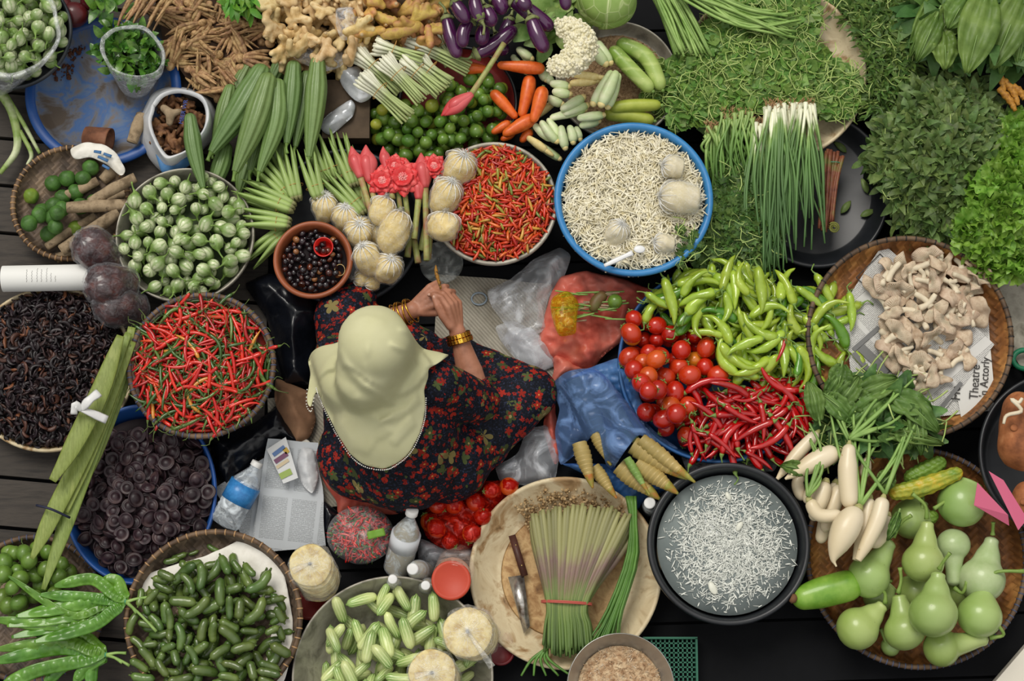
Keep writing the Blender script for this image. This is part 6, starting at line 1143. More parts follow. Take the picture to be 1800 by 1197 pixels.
# crumpled plastic laid over a polygon
def pillow(name,poly,z0,hgt,m,label,cat,group=None,amp=.008,fr=30,seed=1,res=.008,p=.5,zf=None,dip=None,t=.0008):
    res=min(res,.005)
    """crumpled bag: outline in the photo, swelling to hgt"""
    P=np.array([q[:2] for q in WL(poly,z0)]); lo,hi=P.min(0),P.max(0); nx=int((hi[0]-lo[0])/res)+2; ny=int((hi[1]-lo[1])/res)+2
    X,Y=np.meshgrid(np.linspace(lo[0],hi[0],nx),np.linspace(lo[1],hi[1],ny)); ins=inpoly(X,Y,P); D_=np.full(X.shape,9.)
    Pn=np.roll(P,-1,0)
    for a,b in zip(P,Pn):
        d=b-a; t_=np.clip(((X-a[0])*d[0]+(Y-a[1])*d[1])/(d@d+1e-12),0,1); D_=np.minimum(D_,np.hypot(X-a[0]-t_*d[0],Y-a[1]-t_*d[1]))
    mx=D_[ins].max(); e=np.clip(D_/mx,0,1)**p; Q=np.stack([X,Y],-1); Z=z0+hgt*e+(crm(Q,fr*3.2,seed,2)*.55+crm(Q,fr*7,seed+2,3)*.32)*amp*np.clip(D_/.02,.3,1)+vn(Q,fr*.6,seed+5)*amp*.6
    if zf is not None: Z=np.maximum(Z,zf(X,Y)+.004+crm(Q,fr,seed)*amp*.4)
    Z=Z+crm(Q,fr*14,seed+9,3)*amp*.10*np.clip(D_/.02,.2,1)
    if dip: dc=W(dip[0],dip[1],z0+hgt*.5); Z=Z-dip[3]*np.exp(-((X-dc[0])**2+(Y-dc[1])**2)/dip[2]**2)
    Z=np.maximum(Z,.004)
    idx=-np.ones(X.shape,int); V=[];F=[]
    keep=ins|(D_<res*.6)
    for i in range(ny):
        for j in range(nx):
            if keep[i,j]: idx[i,j]=len(V); V.append((X[i,j],Y[i,j],Z[i,j]))
    for i in range(ny-1):
        for j in range(nx-1):
            q=(idx[i,j],idx[i,j+1],idx[i+1,j+1],idx[i+1,j])
            if min(q)>=0: F.append(q)
            elif sum(x>=0 for x in q)==3: F.append(tuple(x for x in q if x>=0))
    V,F=soften(V,F); V[:,2]=np.maximum(V[:,2],.003); V,F=thick(V,F,t); g=G(); g.add((V,F)); ce=center(g); o=g.obj(name,m,None,True,True,ce); return tag(o,label,cat,group)
BBAG=film('blue_bag_film','#8aaede',.8,.2,10,.4,'#bccfee'); 
def bz(X,Y):
    Z=np.full(X.shape,-1.)
    for (a,b,r,z) in (((1010,668),(1070,790),24,.13),((1040,672),(1130,790),22,.14),((1090,780),(1110,800),25,.18)):
        A=W(*a,z);B=W(*b,z); d=(B-A)[:2]; t_=np.clip(((X-A[0])*d[0]+(Y-A[1])*d[1])/(d@d),0,1); q=np.hypot(X-A[0]-t_*d[0],Y-A[1]-t_*d[1]); rr=r*mpp(z); Z=np.maximum(Z,np.where(q<rr*1.3,z+np.sqrt(np.maximum((rr*1.15)**2-q*q,0))+.010,-1))
    return Z
pillow('plastic_bag',[(966,675),(1000,662),(1040,655),(1075,680),(1100,710),(1150,760),(1195,790),(1165,800),(1120,770),(1075,830),(1062,820),(1050,760),(1010,800),(985,820),(975,760),(985,720)],.09,.06,BBAG,'thin blue plastic bag wrapped around the bamboo shoots','bag',None,.014,18,seed=8,zf=bz,res=.006)
BOP=mat('opaque_blue_bag',['#2c5690','#3f6ea8','#5c86bc'],.4,14,0,bmp=(40,.6),trans=.2)
pillow('plastic_bag',[(1000,665),(1030,650),(1085,630),(1120,640),(1125,700),(1140,740),(1120,760),(1085,700),(1050,668)],.08,.05,BOP,'bunched blue plastic bag between the pink bag and tomato basin','bag',None,.014,40,seed=12)
pillow('plastic_bag',[(985,815),(1060,815),(1100,830),(1150,850),(1175,860),(1130,880),(1120,900),(1095,895),(1060,850)],.03,.07,BOP,'blue plastic bag folds under the bamboo shoots','bag',None,.014,40,seed=13)
# pink bag with waste, clear bags, mat
PNK=mat('coral_plastic',['#cf5848','#e27462','#e88c7a'],.4,12,0,bmp=(30,1.0),trans=.25,coat=.1)
pillow('plastic_bag',[(968,520),(985,490),(1030,478),(1090,490),(1150,510),(1140,545),(1110,545),(1100,570),(1095,600),(1060,625),(1040,655),(1000,650),(965,630),(945,605),(955,565)],.02,.09,PNK,'crumpled coral pink plastic bag holding vegetable waste','bag','coral pink plastic bags',.034,17,seed=3,p=.35,dip=(1050,540,.07,.06),res=.006)
pillow('plastic_bag',[(965,615),(1030,650),(1000,665),(975,680),(975,720),(990,800),(975,820),(955,760),(960,700),(975,650)],.02,.05,PNK,'narrow coral pink bag strip beside the blue bag','bag','coral pink plastic bags',.016,30,seed=4)
pillow('plastic_bag',[(556,805),(600,830),(650,860),(700,880),(735,880),(720,900),(690,905),(640,900),(595,905),(592,880),(570,850)],.02,.06,PNK,'coral pink bag spread under the seated woman','bag','coral pink plastic bags',.016,30,seed=5)
# waste in the pink bag
for i in range(30):
    a=(R.uniform(1015,1110),R.uniform(508,565)); an=R.uniform(-.4,.6); L=R.uniform(30,60); g=G(); g.add(ptube([a,(a[0]-L*math.cos(an),a[1]+L*math.sin(an)*.5)],.125+R.random()*.02,[1.6,1.8,1.2],8,5)); solo('stalk_scrap',g,LB if i%3 else BRK,'thin stalk scrap in the coral pink bag','scrap','stalk scraps in the coral pink bag')
g=G(); V,F=ptube([(1040,548),(1050,528),(1066,514)],.135,[9,11,11,8],16,12,caps='bb'); g.add((V,F)); solo('vegetable_end',g,mat('brown_green',['#5a5a2a','#6a3f2a'],.5,20,0),'brown and green vegetable end in the coral pink bag','scrap')
g=G(); g.add(ball(W(1081,530,.14),.022,18,12)); solo('lime',g,LIM,'single green lime in the coral pink bag','lime')
YB=film('yellow_bag_film','#e6cc3a',.7,.2,50,.5,'#f0dc60'); g=G(); V,F=tube(spl(WL([(993,520,.13),(993,550,.17),(995,585,.18)],.16),16),[.006,.022,.034,.037,.038,.038,.037,.036,.036,.035,.034,.034,.033,.032,.030,.026],26,lambda a,u:1+.07*math.sin(4*a+u*6)); V+=(crm(V,70,3)*.003)[:,None]; g.add((V,F)); solo('plastic_bag',g,YB,'small yellow translucent bag in the coral pink bag','bag')
g=G(); g.add(ball(W(997,566,.17),.016,16,10,(1.2,1,.7))); solo('orange_scrap',g,mat('orange_flesh','#c07a2a',.5,30,0),'orange round scrap in the small yellow bag','scrap')
CLB=film('crumpled_clear_film','#e4e8ee',.75,.15,9,.5)
for poly,sd,tx,z in (([(865,540),(855,510),(900,490),(940,455),(985,435),(1005,450),(990,490),(965,520),(955,560),(965,580),(910,600),(880,560)],21,'large one between the chilli pan and the coral bag',.04),([(870,575),(900,565),(950,590),(975,620),(975,640),(935,655),(905,630),(880,600)],22,'white one under the large one',.02),([(925,755),(975,745),(985,790),(975,850),(940,855),(880,850),(870,820),(910,800)],23,'beside the blue bag, pinkish through',.03)):
    pillow('plastic_bag',poly,z,.05,CLB,'crumpled clear plastic bag, '+tx,'bag','crumpled clear bags',.024,15,seed=sd)
WHB=mat('white_bag_plastic',['#c8ccd2','#e0e2e6'],.35,10,0,bmp=(40,.6),trans=.25)
pillow('plastic_bag',[(885,590),(930,575),(975,620),(985,640),(940,658),(915,640),(900,615)],.01,.025,WHB,'folded white plastic bag beside the woman\'s knee','bag',None,.01,30,seed=31)
MATW=weave('cream_woven_sack','#8f897a','#a8a293','#b8b2a3',330,.05)
sheet('floor_mat',[(770,482),(968,500),(985,665),(760,690)],.006,MATW,'cream woven sack spread on the floor in front of the woman','mat',None,.003,8,t=.002)
sheet('floor_mat',[(470,700),(620,690),(700,880),(480,900)],.004,MATW,'cream woven sack corner behind the woman','mat',None,.003,8,t=.002)
MATB=mat('faded_blue_print',['#98a2a8','#8496a6'],.8,120,0)
g=G(); th=np.linspace(0,2*pi,25); g.add(tube(np.stack([.022*np.cos(th),.018*np.sin(th),0*th],1),.0028,6,None,.1)); o=g.obj('printed_ring',MATB); o.location=W(842,525,.012); tag(o,'faded blue print on the woven sack','print')
# brown cloth and black bags on the left of the woman
BRC=mat('tan_cloth',['#7d5a42','#a07a5c'],.85,8,0,bmp=(200,.3))
pillow('cloth',[(484,665),(545,690),(556,740),(545,770),(520,786),(500,750),(485,720)],.02,.07,BRC,'crumpled tan cloth beside the woman\'s back','cloth',None,.018,18,seed=41,res=.005)
BLB=mat('black_bag_plastic',['#0a0c12','#14171f'],.3,10,0,bmp=(30,.9),coat=.2,spec=.4)
for poly,sd,tx,hh in (([(430,500),(480,480),(560,520),(590,560),(560,600),(545,680),(500,680),(485,620),(470,560)],51,'between red chilli basket and woman',.1),([(370,770),(450,745),(490,710),(540,790),(500,780),(450,810),(400,860),(378,830)],52,'dark grey one below the red chilli basket',.06),([(568,880),(600,905),(590,930),(570,940)],53,'small one under the newspapers',.03)):
    pillow('plastic_bag',poly,.01,hh,BLB,'crumpled black plastic bag, '+tx,'bag','black plastic bags',.02,16,seed=sd,res=.006)
# papers left
NW3=newsmat('old_newsprint','#bfc4c8',1.1,.1,.5); 
sheet('newspaper',[(470,770),(560,780),(572,960),(440,975)],.05,NW3,'large grey newspaper page beside the water bottle','newspaper','newspapers beside the water bottle',.006,20,seed=61,zs=[.07,.05,.03,.05])
sheet('newspaper',[(378,860),(470,800),(500,860),(450,985)],.04,NW3,'newspaper under the water bottle','newspaper','newspapers beside the water bottle',.006,20,seed=62)
fl=sheet('leaflet',[(468,790),(502,768),(524,840),(498,850)],.085,mat('leaflet_paper','#c9cbcb',.5,10,0,bmp=None),'small leaflet with coloured pictures on the newspapers','leaflet',None,.001,10,seed=63)
for a,b,w,col,nm in (((480,800),(500,785),7,'#4a6a9a','blue'),((483,812),(505,797),8,'#6a3a5a','purple'),((486,822),(507,808),6,'#c0b090','tan'),((492,838),(512,828),11,'#8aa04a','green'),((500,788),(506,796),8,'#b0902a','gold')): strip(a,b,w,.088,mat('print_'+nm,col,.5,20,0,bmp=None),fl,'printed_picture')
WHP=mat('crumpled_white',['#b9bcc0','#d6d7d8'],.6,10,0,bmp=(40,.5)); pillow('plastic_bag',[(530,785),(552,790),(560,840),(550,870),(530,850),(522,820)],.05,.03,WHP,'crumpled white bag beside the leaflet','bag',None,.012,40,seed=64)
pillow('paper',[(478,790),(540,770),(560,800),(500,810)],.03,.01,PAPER,'torn white paper under the leaflet','paper',None,.004,30,seed=65)
# paper on the bamboo tray and on the kaffir tray
pillow('paper',[(248,1022),(262,1008),(300,995),(360,978),(400,960),(430,945),(470,965),(500,1010),(515,1090),(512,1150),(500,1197),(480,1215),(462,1190),(480,1100),(440,1010),(380,1000),(300,1030),(250,1060)],.146,.006,PAPER,'white paper sheet lining the bamboo tray','paper',None,.004,9,seed=66)
pillow('paper',[(122,262),(150,250),(185,255),(205,270),(222,300),(215,312),(190,290),(160,275),(130,282)],.1,.015,PAPER,'torn white paper with blue print on the kaffir lime tray','paper',None,.008,20,seed=67)
g=G(); 
for (a,b) in (((165,266),(178,268)),((172,275),(190,283)),((182,270),(196,275)),((180,290),(192,297))): g.add(ptube([a,b],.128,[2.5,3],4,6,None,.2))
solo('blue_print',g,mat('blue_ink','#3f6a98',.7,20,0,bmp=None),'blue print on the torn white paper','print')
# paper roll
PR=mat('white_roll_paper','#e2e2de',.6,10,0,bmp=(10,.05)); A=W(6,490,.13);B=W(158,487,.13); d=B-A; L=np.linalg.norm(d); ang=math.atan2(d[1],d[0]); rr=24*mpp(.13)
root=thing('paper_roll',((A+B)/2)*np.array([1,1,0])+np.array([0,0,.13]),'rolled white printed paper lying on the dried fruit','paper roll',rz=ang)
n=90; th=np.linspace(0,2*pi*1.9,n); V=[];
for x in (-L/2,L/2):
    for i,a in enumerate(th): q=rr*(1-.045*a/6.28); V.append((x,q*math.cos(a+.6),q*math.sin(a+.6)))
F=[(i,i+1,n+i+1,n+i) for i in range(n-1)]; V=np.array(V); g=G(); V2=V.copy(); V2[:,1:]*=.975; g.add((V,F)); g.add((V2,[tuple(reversed(f)) for f in F])); g.obj('sheet',PR,root)
for i,(x,ln) in enumerate(((.30,9),(.36,8),(.42,10),(.47,9),(.53,10),(.58,6),(.63,4))):
    g=G()
    for j in range(ln): a=pi/2+.5-.11*j; q=rr*1.008; x0=(x-.5)*L; g.add(tube([(x0+.002*(j%2),q*math.cos(a),q*math.sin(a)),(x0+.001,q*math.cos(a-.07),q*math.sin(a-.07))],.0005,4))
    g.obj('printed_line',INK,root)
# bottles
PET_=film('clear_bottle_plastic','#dfe8ee',1.1,.05,20,.15); 
def bottle(base,cap,rpx,zb,zt,liquid,label,lab=None,capc='#d8d8d6',group=None,capr=9,ribs=True,fill=.8,labcol='#3f8ac8',prof=None):
    A=W(*base,zb);B=W(*cap,zt); L=np.linalg.norm(B-A); ax=(B-A)/L; R0=rpx*mpp((zb+zt)/2); root=thing('bottle',(A[0],A[1],max(0,zb-.0)),label,'bottle',group); n=30; t=np.linspace(0,1,n)
    pr=np.interp(t,[0,.02,.05,.6,.72,.84,.9,.93],[.3,.8,1,1,.85,.5,.33,.32])*R0
    g=G(); g.add(tube(A+(B-A)*t[:,None]*.96,pr,28,(lambda a,u:1+(.03*math.sin(u*75) if u<.5 else 0)) if ribs else None)); part('body',g,PET_,root)
    if liquid is not None: m=int(n*fill); g=G(); g.add(tube(A+(B-A)*t[:m,None]*.95+ax*.002,pr[:m]*.95,28)); part('liquid',g,liquid,root)
    g=G(); g.add(tube([A+ax*L*.93,A+ax*L*.935,A+ax*L*1.0,A+ax*(L*1.0+.001)],np.array([capr,capr,capr,capr*.8])*mpp(zt),24)); part('cap',g,mat('cap_'+capc[1:],capc,.4,10,0,bmp=None) if 'cap_'+capc[1:] not in bpy.data.materials else bpy.data.materials['cap_'+capc[1:]],root,label='white screw cap')
    if lab: g=G(); g.add(tube([A+ax*L*lab[0],A+ax*L*lab[1]],R0*1.03,30)); part('label',g,mat('label_'+labcol[1:],[labcol,'#2a6aa8'] if labcol=='#3f8ac8' else labcol,.3,60,0,bmp=None),root)
    return root
bottle((392,925),(453,812),27,.09,.13,mat('clear_water_tint','#9fb0b8',.1,5,0,bmp=None) if 0 else None,'clear plastic water bottle with a blue label lying on newspapers',(.38,.66),capr=10)
JUI=mat('cloudy_juice',['#8f8468','#a79c7e'],.2,8,0,bmp=None,spec=.5)
bottle((697,1005),(725,896),25,.05,.22,JUI,'leaning bottle of cloudy juice with a white label behind the woman',(.42,.62),labcol='#c9ccd0',ribs=False,group='juice bottles',capr=11)
bottle((748,1006),(725,1000),19,.02,.2,JUI,'juice bottle seen from above, beside the red-lidded jar',None,ribs=False,group='juice bottles',capr=10)
bottle((698,1028),(690,1018),15,.0,.19,JUI,'juice bottle with only its cap above the cucumber basin, left',None,ribs=False,group='juice bottles',capr=8)
bottle((752,1030),(748,1029),15,.0,.19,JUI,'juice bottle with only its cap above the cucumber basin, right',None,ribs=False,group='juice bottles',capr=8)
bottle((1144,896),(1142,884),14,.02,.17,mat('dark_bottle','#2a2e30',.3,10,0,bmp=None),'dark bottle with white cap between enamel tray and black basin',None,ribs=False,capr=10)
# jars with red lids
ORG=mat('orange_red_lid',['#b8402a','#c24a30'],.5,8,0,bmp=(30,.1)); JG=film('jar_plastic','#e8c8b8',.5,.2,20,.2)
def jar(x,y,xb,yb,rpx,zt,label,m=ORG):
    A=W(xb,yb,.01);B=W(x,y,zt); root=thing('jar',(A[0],A[1],0),label,'jar','jars with red lids'); r=rpx*mpp(zt); P=np.array([A,A*.95+B*.05,A*.1+B*.9]); g=G(); g.add(tube(P,[r*.85,r*1.02,r*1.0],32,flat=1,up=(0,1,0))); part('body',g,JG,root)
    g=G(); g.add(tube([A*.3+B*.7,A*.3+B*.7+(B-A)*.01],[r*.9,r*.9],32,up=(0,1,0))); part('filling',g,mat('jar_filling','#9a6a52',.6,40,0) if 'jar_filling' not in bpy.data.materials else bpy.data.materials['jar_filling'],root)
    V,F=lathe([(1e-4,0),(r*.8,0),(r*.84,.002),(r*.98,.002),(r,-.001),(r,-.016),(1e-4,-.016)],48); g=G(); g.add((V+B,F)); part('lid',g,m,root)
jar(793,1020,806,985,34,.17,'jar with a round orange red lid beside the enamel tray')
jar(880,1145,884,1120,24,.07,'jar with a dark red lid mostly under the enamel tray',mat('dark_red_lid','#6a1018',.4,10,0)); jar(545,1055,548,1040,34,.05,'jar with a red lid under the bag of crackers',mat('dark_red_lid_b','#8a2018',.4,10,0))
# round cracker bags
CRK=mat('pale_cracker',['#b59a62','#d6c48c','#e2d4a4'],.7,35,.05,bmp=(60,.4)); TBG=FILM
def crackers(x,y,xb,yb,r,zt,n,label,tail):
    A=W(xb,yb,zt-.11);B=W(x,y,zt); root=thing('cracker_bag',(A[0],A[1],zt-.12),label,'bag','bags of round crackers'); R0=r*mpp(zt)
    for i in range(n):
        t=(i+.5)/n; c_=A+(B-A)*t+np.array([R.uniform(-.003,.003),R.uniform(-.003,.003),0]); V,F=lathe([(1e-4,.004),(R0*.6,.0045),(R0*.93,.003),(R0*.97,0),(R0*.93,-.003),(1e-4,-.003)],30,lambda a,u:1+.02*math.sin(5*a+i)); V[:,2]+=vn(V,60,i)*.0012; g=G(); g.add((V+c_,F)); part('cracker',g,CRK,root)
    g=G(); V,F=tube([A-(B-A)*.05,A+(B-A)*.1,A+(B-A)*.6,B,B+(B-A)*.1,B+(B-A)*.16],[R0*.7,R0*1.05,R0*1.08,R0*1.04,R0*.7,R0*.1],44,lambda a,u:1+.04*math.sin(9*a)+.04*math.cos(17*a)*u,up=(0,1,0)); V+=(crm(V,70,int(x))*.002)[:,None]; g.add((V,F)); part('film',g,TBG,root)
    g=G()
    for a in np.linspace(0,2*pi,25)[:-1]: g.add(tube(spl([B+np.array([0,0,.018]),B+np.array([math.cos(a)*R0*.35,math.sin(a)*R0*.35,.011]),B+np.array([math.cos(a)*R0*.8,math.sin(a)*R0*.8,.009])],5),[.0022,.0012,.0009,.0007,.0005],4))
    tl=W(*tail,zt+.03); g.add(tube(spl([B+np.array([0,0,.018]),(B+tl)/2+np.array([0,0,.02]),tl],10),[.003,.004,.005,.006,.006,.007,.007,.008,.008,.009],10,lambda a,u:1+.3*math.cos(3*a),.6)); part('twist',g,WRB if 0 else FILM,root)
crackers(546,992,560,1022,38,.22,8,'clear bag of round pale crackers above the cucumber basin',(515,1005))
crackers(822,1110,834,1120,44,.24,8,'clear bag of round crackers at the right of the cucumber basin',(866,1172))
crackers(760,1183,768,1200,42,.22,6,'clear bag of round crackers cut by the bottom edge',(730,1190))
# bag of mixed chillies, bag of tomatoes
FILM2=film('shiny_bag_film','#f0f0f2',.3,.08,50,.9)
root=thing('chilli_bag',W(634,940,.02),'tied clear bag packed with red and green chillies','bag'); ce=W(634,940,.09); it=[];n=420; v=NR.normal(size=(n,3)); v/=np.linalg.norm(v,axis=1)[:,None]; v[:,2]=np.abs(v[:,2]); P=ce+v*np.array([.072,.062,.050]); me=arr(LONGS[0].data); FF=[tuple(f.vertices) for f in LONGS[0].data.polygons]
o=bulk('chillies',[(me,FF,0,mats4(rots(n,None,.35),P,NR.uniform(.4,.62,n))),(*ball((0,0,0),1,20,12,(.078,.066,.05)),1,[np.array(Matrix.Translation(ce))])],[LONGI,REDC]); o.parent=root; o.location=-np.array(root.location); o['kind']='stuff'
g=G(); V,F=ball((0,0,0),1,72,30,(.096,.082,.066)); a=np.arctan2(V[:,1],V[:,0]); k_=np.clip(V[:,2]/.066,0,1)**2; V*=(1+.035*np.cos(24*a)*k_*(1-k_)*3)[:,None]; V+=(crm(V,60,5)*.003)[:,None]; g.add((V+ce,F)); part('film',g,FILM2,root)
g=G(); g.add(tube([ce+np.array([0,0,.062]),ce+np.array([.004,-.002,.075]),ce+np.array([.02,-.01,.084])],[.006,.005,.012],12,lambda a,u:1+.3*math.cos(4*a)*u)); part('knot',g,FILM,root)
p=W(661,938,.165); V,F=grid(lambda u,v:np.array([(u-.5)*.05,(v-.5)*.022,.002*math.sin(u*9)]),8,5); V,F=thick(V,F,.0012); g=G(); g.add((V,F)); o=g.obj('green_slip',mat('green_slip','#6f9a32',.5,10,0,bmp=(60,.4))); o.location=p; o.rotation_euler=(.15,.1,.25); tag(o,'small torn green slip on the tied chilli bag','slip')
h=Heap(*W(815,905,.06)[:2],.2,lambda X,Y:np.full(X.shape,.008),.004); Q=WL([(745,925),(770,890),(820,862),(870,850),(905,850),(890,880),(850,920),(840,945),(800,960),(765,950)],.05)
pl=h.fill(TOMS,34,lambda x,y:.05,poly_reg(Q),6,.5,3,(.95,1.15),tol=.05); realise(h,pl,'orange red tomato','the red bag','tomato','tomatoes in the red bag behind the woman',60)
RBG=film('red_bag_film','#d8301c',1.0,.12,40,.6,'#ee6a55'); hm=h
def tz(X,Y):
    i=np.clip(((X-hm.x0)/hm.c).astype(int),0,hm.n-1); j=np.clip(((Y-hm.y0)/hm.c).astype(int),0,hm.n-1); return hm.H[i,j]
pillow('plastic_bag',[(738,915),(750,895),(800,865),(850,845),(915,848),(905,870),(870,905),(850,925),(845,955),(815,968),(775,965),(750,945)],.03,.06,RBG,'red translucent bag full of tomatoes behind the woman','bag',None,.012,36,seed=71,zf=tz,res=.006)
pillow('plastic_bag',[(735,945),(770,960),(810,970),(850,960),(845,985),(800,985),(760,1000),(735,985)],.02,.05,CLB,'clear pinkish bag above the red-lidded jar','bag',None,.014,40,seed=72)
# clear bag around the corner eggplants and around the leaves, white bag with roots
def rimbag(pts_rim,z,pts_base,zb,m,label,part_rows=9,seed=1,amp=.006,name='plastic_bag',grp=None,foldk=.06):
    A=spl(WL(pts_rim+[pts_rim[0]],z),70); B=spl(WL(pts_base+[pts_base[0]],zb),70); V=[]
    rows=[(-.10,.012),(-.03,.016),(0,.012),(.1,0)]+[(.1+.9*i/part_rows,0) for i in range(1,part_rows+1)]
    cA=A.mean(0)
    for t,up in rows:
        Q=A+(B-A)*t+np.array([0,0,up]); 
        if t<0: Q=cA+(A-cA)*(1+t*1.2)+np.array([0,0,up-.01 if t<-.05 else up])
        V.append(Q)
    V=np.vstack(V); n=70; F=[(i*n+j,i*n+j+1,(i+1)*n+j+1,(i+1)*n+j) for i in range(len(rows)-1) for j in range(n-1)]; V=V+np.stack([crm(V,60,seed),crm(V,60,seed+1),crm(V,50,seed+2)],1)*amp; V,F=thick(V,F,.0008); g=G(); g.add((V,F)); return solo(name,g,m,label,'bag',grp)
CLF=film('thin_clear_film','#eceff2',.55,.12,40,.8)
rimbag([(-60,20),(-20,-25),(60,-25),(96,5),(108,60),(96,95),(60,125),(10,140),(-40,110)],.27,[(-60,20),(-20,-25),(50,-20),(80,30),(85,80),(60,125),(20,160),(-20,165),(-50,110)],.12,CLF,'open clear plastic bag holding small eggplants in the upper left corner')
rimbag([(180,70),(200,50),(245,48),(272,62),(290,100),(280,128),(240,138),(200,125),(180,100)],.20,[(195,90),(210,80),(240,80),(262,95),(275,130),(265,158),(245,172),(220,165),(200,130)],.04,CLF,'open clear bag of glossy green leaves on the blue tray',seed=5)
WBG=mat('white_carrier_bag',['#ccd0d4','#e4e6e8','#eeeeee'],.4,10,0,bmp=(40,.6),trans=.2)
wb=rimbag([(268,185),(285,168),(320,160),(352,170),(368,200),(362,235),(335,262),(300,282),(278,262),(262,225)],.17,[(245,215),(265,170),(300,152),(345,160),(378,190),(378,235),(345,280),(300,306),(270,285),(248,250)],.04,WBG,'open white carrier bag with blue print holding brown roots',seed=9,amp=.008)
BLP=mat('light_blue_print','#4f7fb0',.5,10,0,bmp=(40,.4)); pillow('plastic_bag',[(272,262),(290,285),(320,270),(338,248),(345,262),(335,290),(300,312),(285,305)],.10,.03,BLP,'light blue lower corner of the white carrier bag','bag',None,.008,40,seed=81)
t_=text('MBER WR',(318,218),.017,math.radians(80),None,mat('navy_print','#24408a',.6,10,0,bmp=None),.20,'blue_print'); tag(t_,'narrow strip of blue lettering inside the white carrier bag','print')
SR=[mk_gin(i+11,mat('dark_turmeric_skin',['#4a2e1c','#6f4a2e','#8a6440'],.7,30,.15,bmp=(90,.4)) if i==0 else bpy.data.materials['dark_turmeric_skin'],'small_root') for i in range(3)]
Q=WL([(280,185),(320,175),(355,200),(350,240),(310,275),(280,250)],.1); cn=np.mean(Q,0); h=Heap(cn[0],cn[1],.1,lambda X,Y:np.full(X.shape,.05),.003); pl=h.fill(SR,60,lambda x,y:.1,poly_reg(Q),5,.4,3,(.5,.8),.85,tol=.05); realise(h,pl,'small dark brown knobbly root','the white carrier bag','root','small roots in the white carrier bag',100)
g=G(); V,F=blob([([W(288,190,.16),W(300,200,.17),W(298,215,.165)],[.012,.015,.011]),([W(300,200,.17),W(316,196,.165)],[.012,.009])],.004,3); V[:,2]+=vn(V,150,2)*.002; g.add((V,F)); solo('galangal_root',g,BRK,'pale brown root lump on top in the white carrier bag','galangal')
# terracotta cup on the blue tray
g=G(); V,F=lathe([(1e-3,0),(.030,0),(.034,.075),(.038,.078),(.038,.072),(.031,.004),(1e-3,.004)],36); g.add((V,F)); o=g.obj('cup',mat('dusty_terracotta',['#5a3a2a','#7d5038','#8a6248'],.7,20,0,bmp=(60,.3))); o.location=W(150,240,.045); o.rotation_euler=(0,math.radians(84),math.radians(-12)); tag(o,'terracotta coloured cup lying on the blue tray above the kaffir limes','cup')
for i,(x,y,a,tx) in enumerate(((128,95,.9,'upper dirt crumbs'),(108,130,.6,'lower dirt crumbs'))):
    n=40; P=sample(WL([(x-15,y-12),(x+22,y-16),(x+18,y+8),(x-12,y+14)],.014),n); M=mats4(rots(n,None,.6),np.column_stack([P,np.full(n,.016)]),NR.uniform(.5,1.6,n)); tag(bulk('crumbs',[(*ball((0,0,0),.004,6,4,(1.4,1,.4)),0,M)],[mat('soil_crumbs','#5a3524',.9,40,.2)]),tx+' on the dusty blue tray','crumbs',None,'stuff')
# silver packets
SIL=mat('silver_foil',['#a8acb0','#c8ccd0','#dfe2e4'],.25,12,0,bmp=(30,.8),metal=.25); 
pillow('packet',[(592,120),(608,122),(632,118),(645,150),(658,165),(650,178),(632,184),(615,170),(600,150)],.10,.035,SIL,'silver foil packet above the dark basin, upper','packet','silver foil packets',.014,24,seed=91,p=.3)
pillow('packet',[(560,222),(575,205),(595,190),(618,176),(626,185),(622,205),(600,225),(580,240),(568,232)],.09,.03,SIL,'silver foil packet below the upper one','packet','silver foil packets',.014,24,seed=92,p=.3)
pillow('plastic_bag',[(500,88),(530,82),(560,92),(600,80),(610,100),(600,118),(570,128),(530,112)],.14,.03,CLF,'clear plastic bag end below the ginger','bag','clear bags among the ginger',.008,50,seed=93); pillow('plastic_bag',[(592,15),(620,12),(632,40),(618,70),(600,72),(590,45)],.18,.035,CLF,'clear plastic bag among ginger and galangal','bag','clear bags among the ginger',.008,50,seed=94)
WDK=mat('dark_old_wood',['#3a2e22','#5a4a38'],.8,10,0,bmp=(60,.4)); g=G(); a=W(568,140,.09);b=W(652,255,.02); g.add(box((a[0],b[1],.03),(b[0],a[1],.09))); solo('wooden_box',g,WDK,'old wooden box top beside the limes and silver packets','box',smooth=False)
# right edge: tubers, pink signs, green basket, litter, green pot rim
TUB=mat('orange_brown_tuber',['#6f3f22','#a0623a','#c08458'],.75,12,0,bmp=(50,.6))
for pts,rd,z,sd,tx in (([(1790,690),(1795,760),(1800,830)],[30,38,40,34],.27,1,'upper large one'),([(1792,850),(1812,890),(1830,920)],[26,32,30],.24,2,'lower one behind the pink signs')):
    V,F=ptube(pts,z-.03,rd,40,40,caps='bb'); V=V+(vn(V,30,sd)*.006+vn(V,90,sd)*.002)[:,None]*np.array([1,1,.6]); g=G(); g.add((V,F)); k=G(); p=W(pts[1][0]-12,pts[1][1]-8,z-.03+rd[1]*mpp(z)*.93); k.add(ball(p,.010,12,8,(1.2,1,.5))); uniq('tuber',g,TUB,'orange brown tuber in the black pan, '+tx,'tuber','large tubers in the black pan',[('eye',k,TUB)])
g=G(); g.add(ptube([(1797,700),(1790,708),(1778,702),(1796,722),(1770,730),(1764,745)],.33,[3,3.6,3.6,3.4,2.6],22,8)); solo('root_piece',g,MS,'pale wavy root piece on the upper tuber','root')
PSG=mat('pink_paper','#c8607e',.6,10,0,bmp=(20,.1))
